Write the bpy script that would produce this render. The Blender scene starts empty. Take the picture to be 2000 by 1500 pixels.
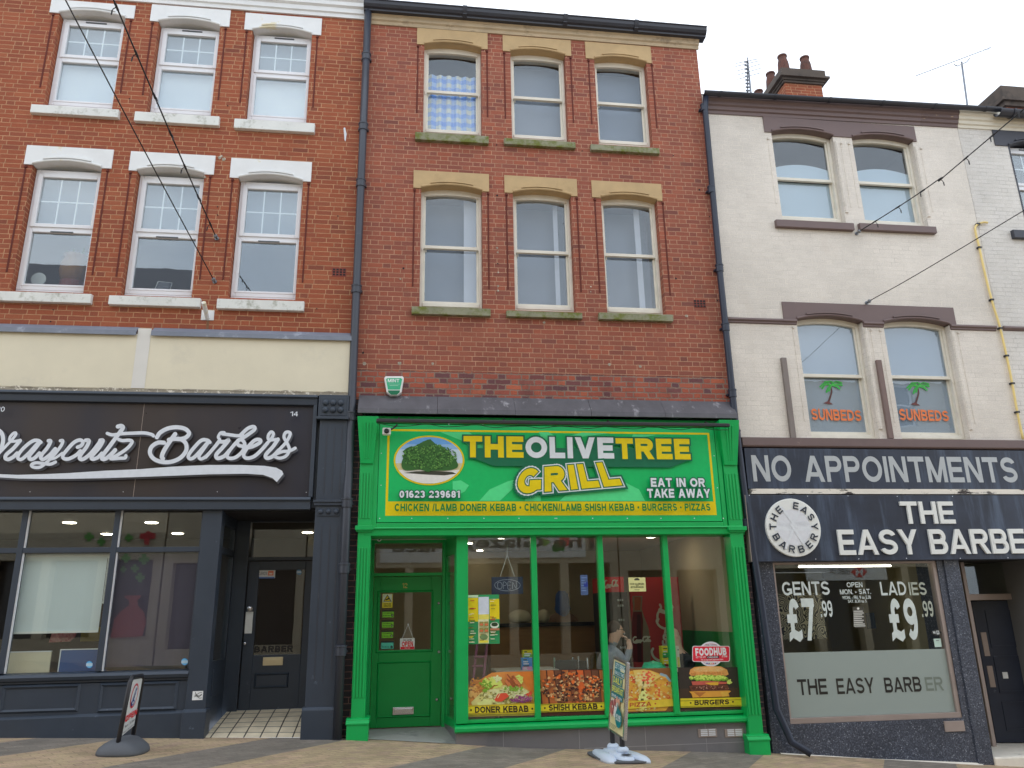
import bpy, bmesh, math, random
from mathutils import Vector, Matrix
random.seed(7)
SC = bpy.context.scene
COL = SC.collection
# ------------------------------------------------------------------ camera
F_PX, PITCH, YAW, ROLL = 1519.93, 0.290068, 0.135197, 0.0190367
CAM = Vector((0.0, -10.5, 1.573))
_cp, _sp, _cy, _sy = math.cos(PITCH), math.sin(PITCH), math.cos(YAW), math.sin(YAW)
_f = Vector((_sy*_cp, _cy*_cp, _sp)); _r0 = Vector((_cy, -_sy, 0)); _d0 = _f.cross(_r0)
_cr, _sr = math.cos(ROLL), math.sin(ROLL)
_r = _cr*_r0 + _sr*_d0; _d = -_sr*_r0 + _cr*_d0
cd = bpy.data.cameras.new('camera'); cam = bpy.data.objects.new('camera', cd); COL.objects.link(cam)
cd.sensor_width = 36; cd.lens = F_PX/2000*36; cd.clip_end = 600; cd.clip_start = .05
cam.matrix_world = Matrix(((_r.x, -_d.x, -_f.x, CAM.x), (_r.y, -_d.y, -_f.y, CAM.y), (_r.z, -_d.z, -_f.z, CAM.z), (0, 0, 0, 1)))
SC.camera = cam
# ------------------------------------------------------------------ world, sun, exposure
SUN_EL, SUN_AZ = math.radians(52), math.radians(35)
W = bpy.data.worlds.new("World"); SC.world = W; W.use_nodes = True
wn, wl = W.node_tree.nodes, W.node_tree.links
wn.clear()
out = wn.new('ShaderNodeOutputWorld'); bg = wn.new('ShaderNodeBackground')
sky = wn.new('ShaderNodeTexSky'); sky.sky_type = 'NISHITA'; sky.sun_disc = False
sky.sun_elevation = SUN_EL; sky.sun_rotation = SUN_AZ; sky.air_density = 1.2; sky.dust_density = 2
tc = wn.new('ShaderNodeTexCoord'); mp = wn.new('ShaderNodeMapping'); mp.inputs['Scale'].default_value = (1, 1, 2.2)
nz = wn.new('ShaderNodeTexNoise'); nz.inputs['Scale'].default_value = 2.6; nz.inputs['Detail'].default_value = 6; nz.inputs['Roughness'].default_value = .55
rp = wn.new('ShaderNodeValToRGB'); rp.color_ramp.elements[0].position = .32; rp.color_ramp.elements[0].color = (14.5, 16.4, 19.2, 1)
rp.color_ramp.elements[1].position = .66; rp.color_ramp.elements[1].color = (24, 25, 26.5, 1)
mx = wn.new('ShaderNodeMixRGB'); mx.inputs[0].default_value = .88
wl.new(tc.outputs['Generated'], mp.inputs[0]); wl.new(mp.outputs[0], nz.inputs['Vector']); wl.new(nz.outputs[0], rp.inputs[0])
wl.new(sky.outputs[0], mx.inputs[1]); wl.new(rp.outputs[0], mx.inputs[2]); wl.new(mx.outputs[0], bg.inputs[0])
bg.inputs[1].default_value = .1; wl.new(bg.outputs[0], out.inputs[0])
sl = bpy.data.lights.new('sun', 'SUN'); sl.energy = .9; sl.angle = math.radians(25); sl.color = (1, .96, .9)
so = bpy.data.objects.new('sun', sl); COL.objects.link(so)
# light arrives from the sky behind the terrace, towards the right
sd = Vector((math.sin(SUN_AZ)*math.cos(SUN_EL), math.cos(SUN_AZ)*math.cos(SUN_EL), math.sin(SUN_EL)))
so.rotation_euler = sd.to_track_quat('Z', 'Y').to_euler()
VS = SC.view_settings; VS.view_transform = 'Standard'; VS.look = 'None'; VS.gamma = 1; VS.use_curve_mapping = False; VS.exposure = -0.25
SC.cycles.max_bounces = 10; SC.cycles.transparent_max_bounces = 16

# ------------------------------------------------------------------ measuring helpers (pixel of the photo -> point at a real depth)
def ray(u, v):
    a, b = (u-1000)/F_PX, (v-750)/F_PX
    return _r*a + _d*b + _f
def at(u, v, Y=0.0):
    w = ray(u, v); t = (Y-CAM.y)/w.y
    return CAM.x+t*w.x, CAM.z+t*w.z
def at3(u, v, Y=0.0):
    x, z = at(u, v, Y); return Vector((x, Y, z))
def at_z(u, v, z):
    w = ray(u, v); t = (z-CAM.z)/w.z
    return Vector((CAM.x+t*w.x, CAM.y+t*w.y, z))
GP = [(-60, 3.6), (-12, .76), (-4.64, .338), (-.65, .19), (1.53, .0), (4.68, -.178), (7.5, -.42), (14, -.9), (60, -4)]
def gz(x, y=0):
    for (a, za), (b, zb) in zip(GP, GP[1:]):
        if x <= b: return za+(zb-za)*(x-a)/(b-a)
    return GP[-1][1]
def on_ground(u, v):
    z = 0.
    for _ in range(12):
        p = at_z(u, v, z); z = gz(p.x, p.y)
    return Vector((p.x, p.y, z))
# ------------------------------------------------------------------ colours and materials
def lin(c): c /= 255.; return c/12.92 if c <= .04045 else ((c+.055)/1.055)**2.4
def S(r, g, b, e=1.0):
    c = [lin(q)/e for q in (r, g, b)]; k = min(1., .86/max(c)); return tuple(q*k for q in c)
class NT:
    def __init__(s, name):
        s.m = bpy.data.materials.new(name); s.m.use_nodes = True; s.t = s.m.node_tree; s.n = s.t.nodes; s.l = s.t.links
        s.n.clear(); s.o = s.n.new('ShaderNodeOutputMaterial')
    def put(s, sock, v):
        if hasattr(v, 'is_linked') or isinstance(v, bpy.types.NodeSocket): s.l.new(v, sock)
        elif isinstance(v, (tuple, list)) and sock.type == 'RGBA' and len(v) == 3: sock.default_value = (*v, 1)
        else: sock.default_value = v
    def math(s, op, a, b=None, c=None):
        n = s.n.new('ShaderNodeMath'); n.operation = op
        for i, x in enumerate((a, b, c)):
            if x is not None: s.put(n.inputs[i], x)
        return n.outputs[0]
    def pos(s):
        g = s.n.new('ShaderNodeNewGeometry'); return g.outputs['Position']
    def sep(s, v):
        n = s.n.new('ShaderNodeSeparateXYZ'); s.l.new(v, n.inputs[0]); return n.outputs
    def comb(s, x, y, z):
        n = s.n.new('ShaderNodeCombineXYZ')
        for i, q in enumerate((x, y, z)): s.put(n.inputs[i], q)
        return n.outputs[0]
    def noise(s, vec, scale, detail=4, rough=.55, stretch=None):
        if stretch:
            m = s.n.new('ShaderNodeMapping'); m.inputs['Scale'].default_value = stretch; s.l.new(vec, m.inputs[0]); vec = m.outputs[0]
        n = s.n.new('ShaderNodeTexNoise'); s.l.new(vec, n.inputs['Vector']); n.inputs['Scale'].default_value = scale
        n.inputs['Detail'].default_value = detail; n.inputs['Roughness'].default_value = rough; return n.outputs[0]
    def white(s, vec):
        n = s.n.new('ShaderNodeTexWhiteNoise'); s.l.new(vec, n.inputs['Vector']); return n.outputs
    def ramp(s, fac, stops, const=False):
        n = s.n.new('ShaderNodeValToRGB'); s.l.new(fac, n.inputs[0]); e = n.color_ramp.elements
        if const: n.color_ramp.interpolation = 'CONSTANT'
        while len(e) < len(stops): e.new(.5)
        for i, (p, c) in enumerate(stops): e[i].position = p; e[i].color = (*c, 1) if len(c) == 3 else c
        return n.outputs[0]
    def mix(s, f, a, b, mode='MIX'):
        n = s.n.new('ShaderNodeMixRGB'); n.blend_type = mode
        s.put(n.inputs[0], f); s.put(n.inputs[1], a); s.put(n.inputs[2], b); return n.outputs[0]
    def bump(s, h, st=.3, dist=.01):
        n = s.n.new('ShaderNodeBump'); s.l.new(h, n.inputs['Height']); n.inputs['Strength'].default_value = st; n.inputs['Distance'].default_value = dist
        return n.outputs[0]
    def bsdf(s, col, rough=.6, metal=0, normal=None, spec=.5):
        n = s.n.new('ShaderNodeBsdfPrincipled'); s.put(n.inputs['Base Color'], col); s.put(n.inputs['Roughness'], rough)
        n.inputs['Metallic'].default_value = metal; n.inputs['Specular IOR Level'].default_value = spec
        if normal is not None: s.l.new(normal, n.inputs['Normal'])
        return n.outputs[0]
    def done(s, sh): s.l.new(sh, s.o.inputs[0]); return s.m
def g3(v): return (v, v, v)
def plain(name, c, rough=.6, var=.12, scale=6, bump=.12, bscale=60, metal=0, spec=.5, stretch=None, dirt=None, dthr=.6, dscale=3, dwidth=.15):
    """paint / plastic / stone: colour with slow variation, fine grain and optional stains of their own shape"""
    t = NT(name); p = t.pos()
    n = t.noise(p, scale, 5, .6, stretch)
    col = t.mix(1, c, t.ramp(n, [(.25, g3(1-var)), (.75, g3(1+var*.6))]), 'MULTIPLY')
    if dirt:
        n2 = t.noise(p, dscale, 8, .7, stretch)
        col = t.mix(t.ramp(n2, [(dthr, g3(0)), (dthr+dwidth, g3(1))]), col, dirt)
    nb = t.noise(p, bscale, 3)
    rr = t.math('MULTIPLY_ADD', n, .2, rough-.1)
    return t.done(t.bsdf(col, rr, metal, t.bump(nb, bump, .004) if bump else None, spec))
def brick(name, cols, mortar, h=.0735, bounds=(0, 2/3), P=.338, m=.011, wob=.004, dirt=None, bumpst=.5, mvar=.2, shift=.5, painted=False, patch=None):
    t = NT(name); p = t.pos(); x, y, z = t.sep(p)
    wv = t.noise(p, 9, 2); w2 = t.noise(p, 40, 2)
    wo = t.math('MULTIPLY_ADD', w2, wob*2, t.math('MULTIPLY_ADD', wv, wob*2, -wob*2))
    u = t.math('ADD', t.math('ADD', x, y), wo); zz = t.math('ADD', z, wo)
    zr = t.math('DIVIDE', t.math('ADD', zz, 20.), h); row = t.math('FLOOR', zr); zf = t.math('FRACT', zr)
    par = t.math('MODULO', row, 2.)
    jit = t.math('MULTIPLY', t.white(t.comb(row, 3., 1.))[0], .12*P)
    px = t.math('DIVIDE', t.math('ADD', t.math('MULTIPLY_ADD', par, P*shift, t.math('ADD', u, 50.)), jit), P)
    cell = t.math('FLOOR', px); fx = t.math('FRACT', px)
    d = None; idx = None
    for b in list(bounds)+[1.0]:
        q = t.math('ABSOLUTE', t.math('SUBTRACT', fx, b)); d = q if d is None else t.math('MINIMUM', d, q)
        if 0 < b < 1:
            s = t.math('GREATER_THAN', fx, b); idx = s if idx is None else t.math('ADD', idx, s)
    d = t.math('MULTIPLY', d, P)
    dz = t.math('MULTIPLY', t.math('MINIMUM', zf, t.math('SUBTRACT', 1., zf)), h)
    dd = t.math('MINIMUM', d, dz)
    mk = t.n.new('ShaderNodeMapRange'); mk.interpolation_type = 'SMOOTHSTEP'
    t.l.new(dd, mk.inputs[0]); mk.inputs[1].default_value = m*.36; mk.inputs[2].default_value = m*.62
    face = mk.outputs[0]
    idv = t.comb(t.math('MULTIPLY_ADD', cell, 7., idx if idx is not None else 0.), row, 0.)
    wn_ = t.white(idv)
    bc = t.ramp(wn_[0], cols)
    big = t.noise(p, .7, 5, .6); fine = t.noise(p, 55, 4, .7)
    bc = t.mix(1, bc, t.ramp(big, [(.3, g3(.86)), (.7, g3(1.12))]), 'MULTIPLY')
    bc = t.mix(1, bc, t.ramp(fine, [(.25, g3(.8)), (.75, g3(1.15))]), 'MULTIPLY')
    mc = t.mix(1, mortar, t.ramp(t.noise(p, 5, 4), [(.3, g3(1-mvar)), (.7, g3(1+mvar))]), 'MULTIPLY')
    # worn patches where the pointing is smeared over or lost
    gone = t.ramp(t.noise(p, 2.3, 6, .65), [(.52, g3(0)), (.66, g3(1))])
    mc = t.mix(t.math('MULTIPLY', gone, .55), mc, bc)
    col = t.mix(face, mc, bc)
    if dirt:
        dn = t.noise(p, 1.3, 8, .72, (1, 1, .45)); col = t.mix(t.ramp(dn, [(.56, g3(0)), (.78, g3(.75))]), col, dirt)
    hgt = t.math('ADD', face, t.math('MULTIPLY', fine, .35))
    return t.done(t.bsdf(col, .55 if painted else .85, 0, t.bump(hgt, bumpst, .012), .35))
def emit(name, c, st):
    t = NT(name); n = t.n.new('ShaderNodeEmission'); n.inputs[0].default_value = (*c, 1); n.inputs[1].default_value = st; return t.done(n.outputs[0])
def glass(name, tint=(1, 1, 1), f0=.045, rough=0.0, wave=.0):
    t = NT(name)
    lw = t.n.new('ShaderNodeLayerWeight'); f5 = t.math('POWER', lw.outputs['Facing'], 5.); fac = t.math('MULTIPLY_ADD', f5, 1-f0, f0)
    tr = t.n.new('ShaderNodeBsdfTransparent'); tr.inputs[0].default_value = (*tint, 1)
    gl = t.n.new('ShaderNodeBsdfGlossy'); gl.inputs[0].default_value = (.92, .97, 1, 1); gl.inputs[1].default_value = rough
    if wave:
        b = t.bump(t.noise(t.pos(), 1.7, 2), wave, .02); t.l.new(b, gl.inputs['Normal']); 
    ms = t.n.new('ShaderNodeMixShader'); t.l.new(fac, ms.inputs[0])
    t.l.new(tr.outputs[0], ms.inputs[1]); t.l.new(gl.outputs[0], ms.inputs[2]); return t.done(ms.outputs[0])
def film(name, c, alpha):
    t = NT(name); tr = t.n.new('ShaderNodeBsdfTransparent'); b = t.bsdf(c, .5, 0, None, .5)
    ms = t.n.new('ShaderNodeMixShader'); ms.inputs[0].default_value = alpha; t.l.new(tr.outputs[0], ms.inputs[1]); t.l.new(b, ms.inputs[2]); return t.done(ms.outputs[0])
def printed(name, rough=.35, grain=.1):
    t = NT(name); a = t.n.new('ShaderNodeAttribute'); a.attribute_name = 'Col'
    col = t.mix(1, a.outputs['Color'], t.ramp(t.noise(t.pos(), 14, 5), [(.3, g3(1-grain)), (.7, g3(1+grain*.5))]), 'MULTIPLY')
    return t.done(t.bsdf(col, rough, 0, None, .4))
# ------------------------------------------------------------------ object helpers
WLOC = {}
def _link(o, parent, loc):
    COL.objects.link(o); o.location = loc; WLOC[o] = Vector(loc)
    if parent is not None:
        o.parent = parent; o.matrix_parent_inverse = Matrix.Translation(-WLOC[parent])
def tag(o, label=None, cat=None, group=None, kind=None):
    if label: o['label'] = label
    if cat: o['category'] = cat
    if group: o['group'] = group
    if kind: o['kind'] = kind
    return o
def thing(name, label, cat, loc, group=None):
    o = bpy.data.objects.new(name, None); o.empty_display_size = .2; _link(o, None, loc); return tag(o, label, cat, group)
class MB:
    def __init__(s): s.v = []; s.f = []; s.mi = []; s.c = []; s.col = None
    def add(s, pts, mi=0):
        b = len(s.v); s.v += [tuple(p) for p in pts]; s.f.append(tuple(range(b, b+len(pts)))); s.mi.append(mi); s.c.append(s.col); return s
    def mesh(s, vs, fs, mi=0):
        b = len(s.v); s.v += [tuple(p) for p in vs]
        for f in fs: s.f.append(tuple(i+b for i in f)); s.mi.append(mi); s.c.append(s.col)
        return s
    def box(s, x0, x1, y0, y1, z0, z1, mi=0):
        if x0 > x1: x0, x1 = x1, x0
        if y0 > y1: y0, y1 = y1, y0
        if z0 > z1: z0, z1 = z1, z0
        vs = [(x, y, z) for z in (z0, z1) for y in (y0, y1) for x in (x0, x1)]
        return s.mesh(vs, [(0, 2, 3, 1), (4, 5, 7, 6), (0, 1, 5, 4), (2, 6, 7, 3), (0, 4, 6, 2), (1, 3, 7, 5)], mi)
    def pbox(s, u0, v0, u1, v1, y0, y1, mi=0):
        x0, z1 = at(u0, v0, y0); x1, z0 = at(u1, v1, y0); return s.box(x0, x1, y0, y1, z0, z1, mi)
    def prism(s, pts, y0, y1, mi=0):
        n = len(pts); vs = [(x, y0, z) for x, z in pts]+[(x, y1, z) for x, z in pts]
        return s.mesh(vs, [tuple(range(n)), tuple(range(2*n-1, n-1, -1))]+[(i, i+n, (i+1) % n+n, (i+1) % n) for i in range(n)], mi)
    def strip(s, prof, x0, x1, za=0., zb=0., mi=0):
        """profile [(y,z)...] run along X from x0 to x1 (ends lifted by za / zb)"""
        n = len(prof); vs = [(x0, y, z+za) for y, z in prof]+[(x1, y, z+zb) for y, z in prof]
        return s.mesh(vs, [tuple(range(n)), tuple(range(2*n-1, n-1, -1))]+[(i, i+n, (i+1) % n+n, (i+1) % n) for i in range(n)], mi)
    def tube(s, pts, r, n=10, mi=0, cap=True):
        pts = [Vector(p) for p in pts]; rings = []; N = len(pts)
        rr = r if isinstance(r, (list, tuple)) else [r]*N
        prev = None
        for i, p in enumerate(pts):
            d = (pts[min(i+1, N-1)]-pts[max(i-1, 0)]).normalized()
            a = prev if prev is not None else (Vector((0, 0, 1)) if abs(d.z) < .9 else Vector((1, 0, 0)))
            e1 = (a-d*a.dot(d)).normalized(); e2 = d.cross(e1); prev = e1
            rings.append([p+(e1*math.cos(q)+e2*math.sin(q))*rr[i] for q in [2*math.pi*k/n for k in range(n)]])
        vs = [q for R_ in rings for q in R_]; fs = []
        for i in range(N-1):
            for k in range(n): fs.append((i*n+k, i*n+(k+1) % n, (i+1)*n+(k+1) % n, (i+1)*n+k))
        if cap: fs += [tuple(range(n-1, -1, -1)), tuple(range((N-1)*n, N*n))]
        return s.mesh(vs, fs, mi)
    def lathe(s, prof, c, n=18, mi=0, axis='z', sq=1.0):
        vs = []; fs = []; N = len(prof)
        for r, h in prof:
            for k in range(n):
                a = 2*math.pi*k/n; p = (r*math.cos(a), r*math.sin(a)*sq, h)
                if axis == 'y': p = (p[0], p[2], p[1])
                if axis == 'x': p = (p[2], p[0], p[1])
                vs.append((c[0]+p[0], c[1]+p[1], c[2]+p[2]))
        for i in range(N-1):
            for k in range(n): fs.append((i*n+k, i*n+(k+1) % n, (i+1)*n+(k+1) % n, (i+1)*n+k))
        fs += [tuple(range(n-1, -1, -1)), tuple(range((N-1)*n, N*n))]
        return s.mesh(vs, fs, mi)
    def ball(s, c, r, n=14, mi=0):
        r = r if isinstance(r, (tuple, list)) else (r, r, r); m = n//2; vs = []; fs = []
        for i in range(m+1):
            t = math.pi*i/m
            for k in range(n):
                a = 2*math.pi*k/n; vs.append((c[0]+r[0]*math.sin(t)*math.cos(a), c[1]+r[1]*math.sin(t)*math.sin(a), c[2]+r[2]*math.cos(t)))
        for i in range(m):
            for k in range(n): fs.append((i*n+k, (i+1)*n+k, (i+1)*n+(k+1) % n, i*n+(k+1) % n))
        return s.mesh(vs, fs, mi)
    def build(s, name, mat, parent=None, smooth=False, bevel=0, label=None, cat=None, group=None, kind=None, fixn=True, mx=None):
        vs = [Vector(p) for p in s.v]
        if mx is not None: vs = [mx @ p for p in vs]
        xs, ys, zs = [p.x for p in vs], [p.y for p in vs], [p.z for p in vs]
        loc = Vector(((min(xs)+max(xs))/2, (min(ys)+max(ys))/2, min(zs)))
        me = bpy.data.meshes.new(name); me.from_pydata([p-loc for p in vs], [], s.f)
        mats = mat if isinstance(mat, (list, tuple)) else [mat]
        for m in mats: me.materials.append(m)
        for pl, i in zip(me.polygons, s.mi): pl.material_index = i
        if any(c is not None for c in s.c):
            ca = me.color_attributes.new('Col', 'FLOAT_COLOR', 'CORNER')
            for pl, c in zip(me.polygons, s.c):
                c = c or (.5, .5, .5)
                for li in pl.loop_indices: ca.data[li].color = (*c, 1)
        if fixn:
            bm = bmesh.new(); bm.from_mesh(me)
            if smooth: bmesh.ops.remove_doubles(bm, verts=bm.verts, dist=1e-5)
            bmesh.ops.recalc_face_normals(bm, faces=bm.faces); bm.to_mesh(me); bm.free()
        if smooth:
            for pl in me.polygons: pl.use_smooth = True
        o = bpy.data.objects.new(name, me); _link(o, parent, loc)
        if bevel:
            b = o.modifiers.new('bevel', 'BEVEL'); b.width = bevel; b.segments = 2; b.limit_method = 'ANGLE'; b.angle_limit = math.radians(40)
        return tag(o, label, cat, group, kind)
def spline(pts, k=6, closed=False):
    P_ = [Vector((*p, 0)) if len(p) == 2 else Vector(p) for p in pts]; n = len(P_); o = []
    for i in range(n if closed else n-1):
        if closed: p0, p1, p2, p3 = P_[(i-1) % n], P_[i], P_[(i+1) % n], P_[(i+2) % n]
        else: p0, p1, p2, p3 = P_[max(i-1, 0)], P_[i], P_[i+1], P_[min(i+2, n-1)]
        for j in range(k):
            t = j/k; o.append(.5*((2*p1)+(p2-p0)*t+(2*p0-5*p1+4*p2-p3)*t*t+(3*p1-p0-3*p2+p3)*t**3))
    if not closed: o.append(P_[-1])
    return o
_GC = {}
def glyphs(txt, off=0., sp=1., ext=0., res=3):
    key = (txt, off, sp, ext, res)
    if key not in _GC:
        c = bpy.data.curves.new('t', 'FONT'); c.body = txt; c.offset = off; c.space_character = sp; c.extrude = ext; c.resolution_u = res; c.size = 1
        o = bpy.data.objects.new('t', c); COL.objects.link(o); dg = bpy.context.evaluated_depsgraph_get(); dg.update()
        me = bpy.data.meshes.new_from_object(o.evaluated_get(dg))
        _GC[key] = ([v.co.copy() for v in me.vertices], [tuple(p.vertices) for p in me.polygons])
        bpy.data.objects.remove(o); bpy.data.curves.remove(c); bpy.data.meshes.remove(me)
    return _GC[key]
# ------------------------------------------------------------------ bold grotesque capitals drawn as strokes (cap height 1)
def _grow(P_, e):
    n = len(P_); A_ = sum(P_[i][0]*P_[(i+1) % n][1]-P_[(i+1) % n][0]*P_[i][1] for i in range(n))
    if A_ < 0: P_ = P_[::-1]
    L_ = []
    for i in range(n):
        (x0, y0), (x1, y1) = P_[i], P_[(i+1) % n]; dx, dy = x1-x0, y1-y0; l = math.hypot(dx, dy) or 1; nx, ny = dy/l, -dx/l
        L_.append((x0+nx*e, y0+ny*e, dx, dy))
    o = []
    for i in range(n):
        a, b = L_[i-1], L_[i]; d = a[2]*b[3]-a[3]*b[2]
        if abs(d) < 1e-9: o.append((b[0], b[1])); continue
        t = ((b[0]-a[0])*b[3]-(b[1]-a[1])*b[2])/d; o.append((a[0]+a[2]*t, a[1]+a[3]*t))
    return o
GW = dict(A=1.0, B=.86, C=.94, D=.9, E=.78, F=.72, G=.98, H=.86, J=.68, K=.92, L=.73, M=1.02, N=.88, O=1.02, P=.82, Q=1.02, R=.9, S=.84, T=.84, U=.86, V=.96, W=1.36, X=.94, Y=.94, Z=.82)
GW.update({c: .7 for c in '023456789'}); GW.update({'1': .46, '£': .74, '/': .42, '.': .0, '-': .4, '•': .34, "'": .0, '!': .0, ' ': .36, 'I': .0})
def _gl(ch, s):
    w = GW[ch]; P_ = []
    if ch in ".'!I": w = s
    V = lambda x, a=0, b=1: P_.append([(x, a), (x+s, a), (x+s, b), (x, b)])
    H = lambda y, a=0, b=None: P_.append([(a, y), (w if b is None else b, y), (w if b is None else b, y+s), (a, y+s)])
    def D(x0, y0, x1, y1, k=1.0):
        h = s*k*math.hypot(x1-x0, y1-y0)/abs(y1-y0)/2; P_.append([(x0-h, y0), (x0+h, y0), (x1+h, y1), (x1-h, y1)])
    def A(cx, cy, rx, ry, a0, a1, n=None):
        n = n or max(4, int(abs(a1-a0)/15)); p = [math.radians(a0+(a1-a0)*k/n) for k in range(n+1)]
        for q, r in zip(p, p[1:]): P_.append([(cx+rx*math.cos(q), cy+ry*math.sin(q)), (cx+rx*math.cos(r), cy+ry*math.sin(r)), (cx+(rx-s)*math.cos(r), cy+(ry-s)*math.sin(r)), (cx+(rx-s)*math.cos(q), cy+(ry-s)*math.sin(q))])
    def bowl(y0, y1, x1, bot=True, top=True):
        ry = (y1-y0)/2; rx = min(ry*1.05, x1*.6); cx = x1-rx
        A(cx, y0+ry, rx, ry, -90, 90)
        if bot: H(y0, s*.5, cx)
        if top: H(y1-s, s*.5, cx)
    k = s*.53
    if ch == 'A': D(k, 0, w/2-s*.02, 1); D(w-k, 0, w/2+s*.02, 1); P_.append([(w*.24, .2), (w*.76, .2), (w*.7, .2+s*.85), (w*.3, .2+s*.85)])
    elif ch == 'B': V(0); bowl(0, .5+s/2, w); bowl(.5-s/2, 1, w*.94)
    elif ch == 'C': A(w/2, .5, w/2, .5, 42, 318)
    elif ch == 'D': V(0); bowl(0, 1, w)
    elif ch == 'E': V(0); H(0, s); H(.5-s/2, s, w*.93); H(1-s, s)
    elif ch == 'F': V(0); H(.47-s/2, s, w*.9); H(1-s, s)
    elif ch == 'G': A(w/2, .5, w/2, .5, 42, 325); P_.append([(w-s, .12), (w, .12), (w, .5), (w-s, .5)]); H(.5-s*.95, w*.52, w-s*.5)
    elif ch == 'H': V(0); V(w-s); H(.5-s/2, s, w-s)
    elif ch == 'I': V(0)
    elif ch == 'J': V(w-s, .33); A(w/2, .36, w/2, .36, 180, 360)
    elif ch == 'K': V(0); D(s*.9, .36, w-k*1.1, 1); D(w-k*1.05, 0, w*.42, .62)
    elif ch == 'L': V(0); H(0, s)
    elif ch == 'M': V(0); V(w-s); D(w/2, 0, s*.56, 1, .95); D(w/2, 0, w-s*.56, 1, .95)
    elif ch == 'N': V(0); V(w-s); D(w-s*.6, 0, s*.6, 1, .98)
    elif ch in 'OQ0': A(w/2, .5, w/2, .5, 0, 360, 28)
    elif ch == 'P': V(0); bowl(.5-s*.62, 1, w)
    elif ch == 'R': V(0); bowl(.5-s*.5, 1, w*.96); D(w-k*1.1, 0, w*.5, .5)
    elif ch == 'S':
        ry = (1+s)/4; A(w/2, 1-ry, w*.48, ry, 18, 270); A(w/2, ry, w/2, ry, 90, -162)
    elif ch == 'T': V(w/2-s/2, 0, 1-s); H(1-s)
    elif ch == 'U': V(0, .36); V(w-s, .36); A(w/2, .38, w/2, .38, 180, 360)
    elif ch == 'V': D(w/2, 0, k, 1); D(w/2, 0, w-k, 1)
    elif ch == 'W': D(w*.26, 0, k, 1); D(w*.26, 0, w/2, 1); D(w*.74, 0, w/2, 1); D(w*.74, 0, w-k, 1)
    elif ch == 'X': D(k*1.1, 0, w-k*1.1, 1); D(w-k*1.1, 0, k*1.1, 1)
    elif ch == 'Y': D(w/2, .38, k*1.05, 1); D(w/2, .38, w-k*1.05, 1); V(w/2-s/2, 0, .42)
    elif ch == 'Z': H(0); H(1-s); D(k*1.2, s*.6, w-k*1.2, 1-s*.6)
    elif ch == '1': V(w-s); P_.append([(0, .7), (w-s, .86), (w-s, 1), (w-s*.9, 1), (0, .84)])
    elif ch == '2': A(w/2, .7, w/2, .3, 172, -38); H(0); P_.append([(0, s*.9), (s*1.15, s*.9), (w*.9, .62), (w*.66, .5)])
    elif ch == '3': A(w*.48, 1-(1+s)/4, w*.48, (1+s)/4, 160, -90); A(w*.5, (1+s)/4, w*.5, (1+s)/4, 90, -162)
    elif ch == '4': V(w*.62); H(.22); P_.append([(0, .22+s*.6), (0, .22+s), (w*.62, 1), (w*.74, .98), (s*.9, .22+s*.9)])
    elif ch == '5': H(1-s, .1, w*.96); P_.append([(.12, 1-s), (.05, .42), (.05+s*.95, .42), (.12+s*.85, 1-s)]); A(w/2, .325, w/2, .325, 140, -160)
    elif ch in '69':
        m0 = len(P_); A(w/2, .32, w/2, .32, 0, 360, 22); A(w/2, .5, w/2, .5, 48, 190)
        if ch == '9': P_[m0:] = [[(w-x, 1-y) for x, y in q] for q in P_[m0:]]
    elif ch == '7': H(1-s); D(w*.32, 0, w-k*1.1, 1-s*.5)
    elif ch == '8': A(w/2, 1-(1+s)/4, w*.46, (1+s)/4, 0, 360, 20); A(w/2, (1+s)/4, w/2, (1+s)/4, 0, 360, 20)
    elif ch == '£': A(w*.58, .7, w*.38, .3, 20, 180); P_.append([(w*.2, .2), (w*.2+s, .2), (w*.2+s, .72), (w*.2, .72)]); H(.42, 0, w*.72); P_.append([(0, -.02), (w*.3, .07), (w*.75, -.03), (w, .06), (w, .06+s), (w*.75, s), (w*.36, s*1.35), (.03, s*.85)])
    elif ch == '/': D(s*.4, 0, w-s*.4, 1, .8)
    elif ch == '.': H(0, 0, s)
    elif ch == '-': H(.32)
    elif ch == '•': P_.append([(w/2+w/2*math.cos(q), .47+w/2*math.sin(q)) for q in [t*math.pi/7 for t in range(14)]])
    elif ch == "'": P_.append([(0, 1), (s, 1), (s*.8, .66), (s*.2, .66)])
    elif ch == '!': V(0, .3); H(0, 0, s)
    return w, P_
def can(txt): return all(c in GW for c in txt)
def strokes(txt, s, sp=1.0, grow=0.):
    x = 0.; o = []
    for c in txt:
        w, P_ = _gl(c, s); o += [[(a+x, b) for a, b in (_grow(q, grow) if grow else q)] for q in P_]; x += w+.115*sp
    return o
def weight(off): return .125+2.7*off
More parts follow.
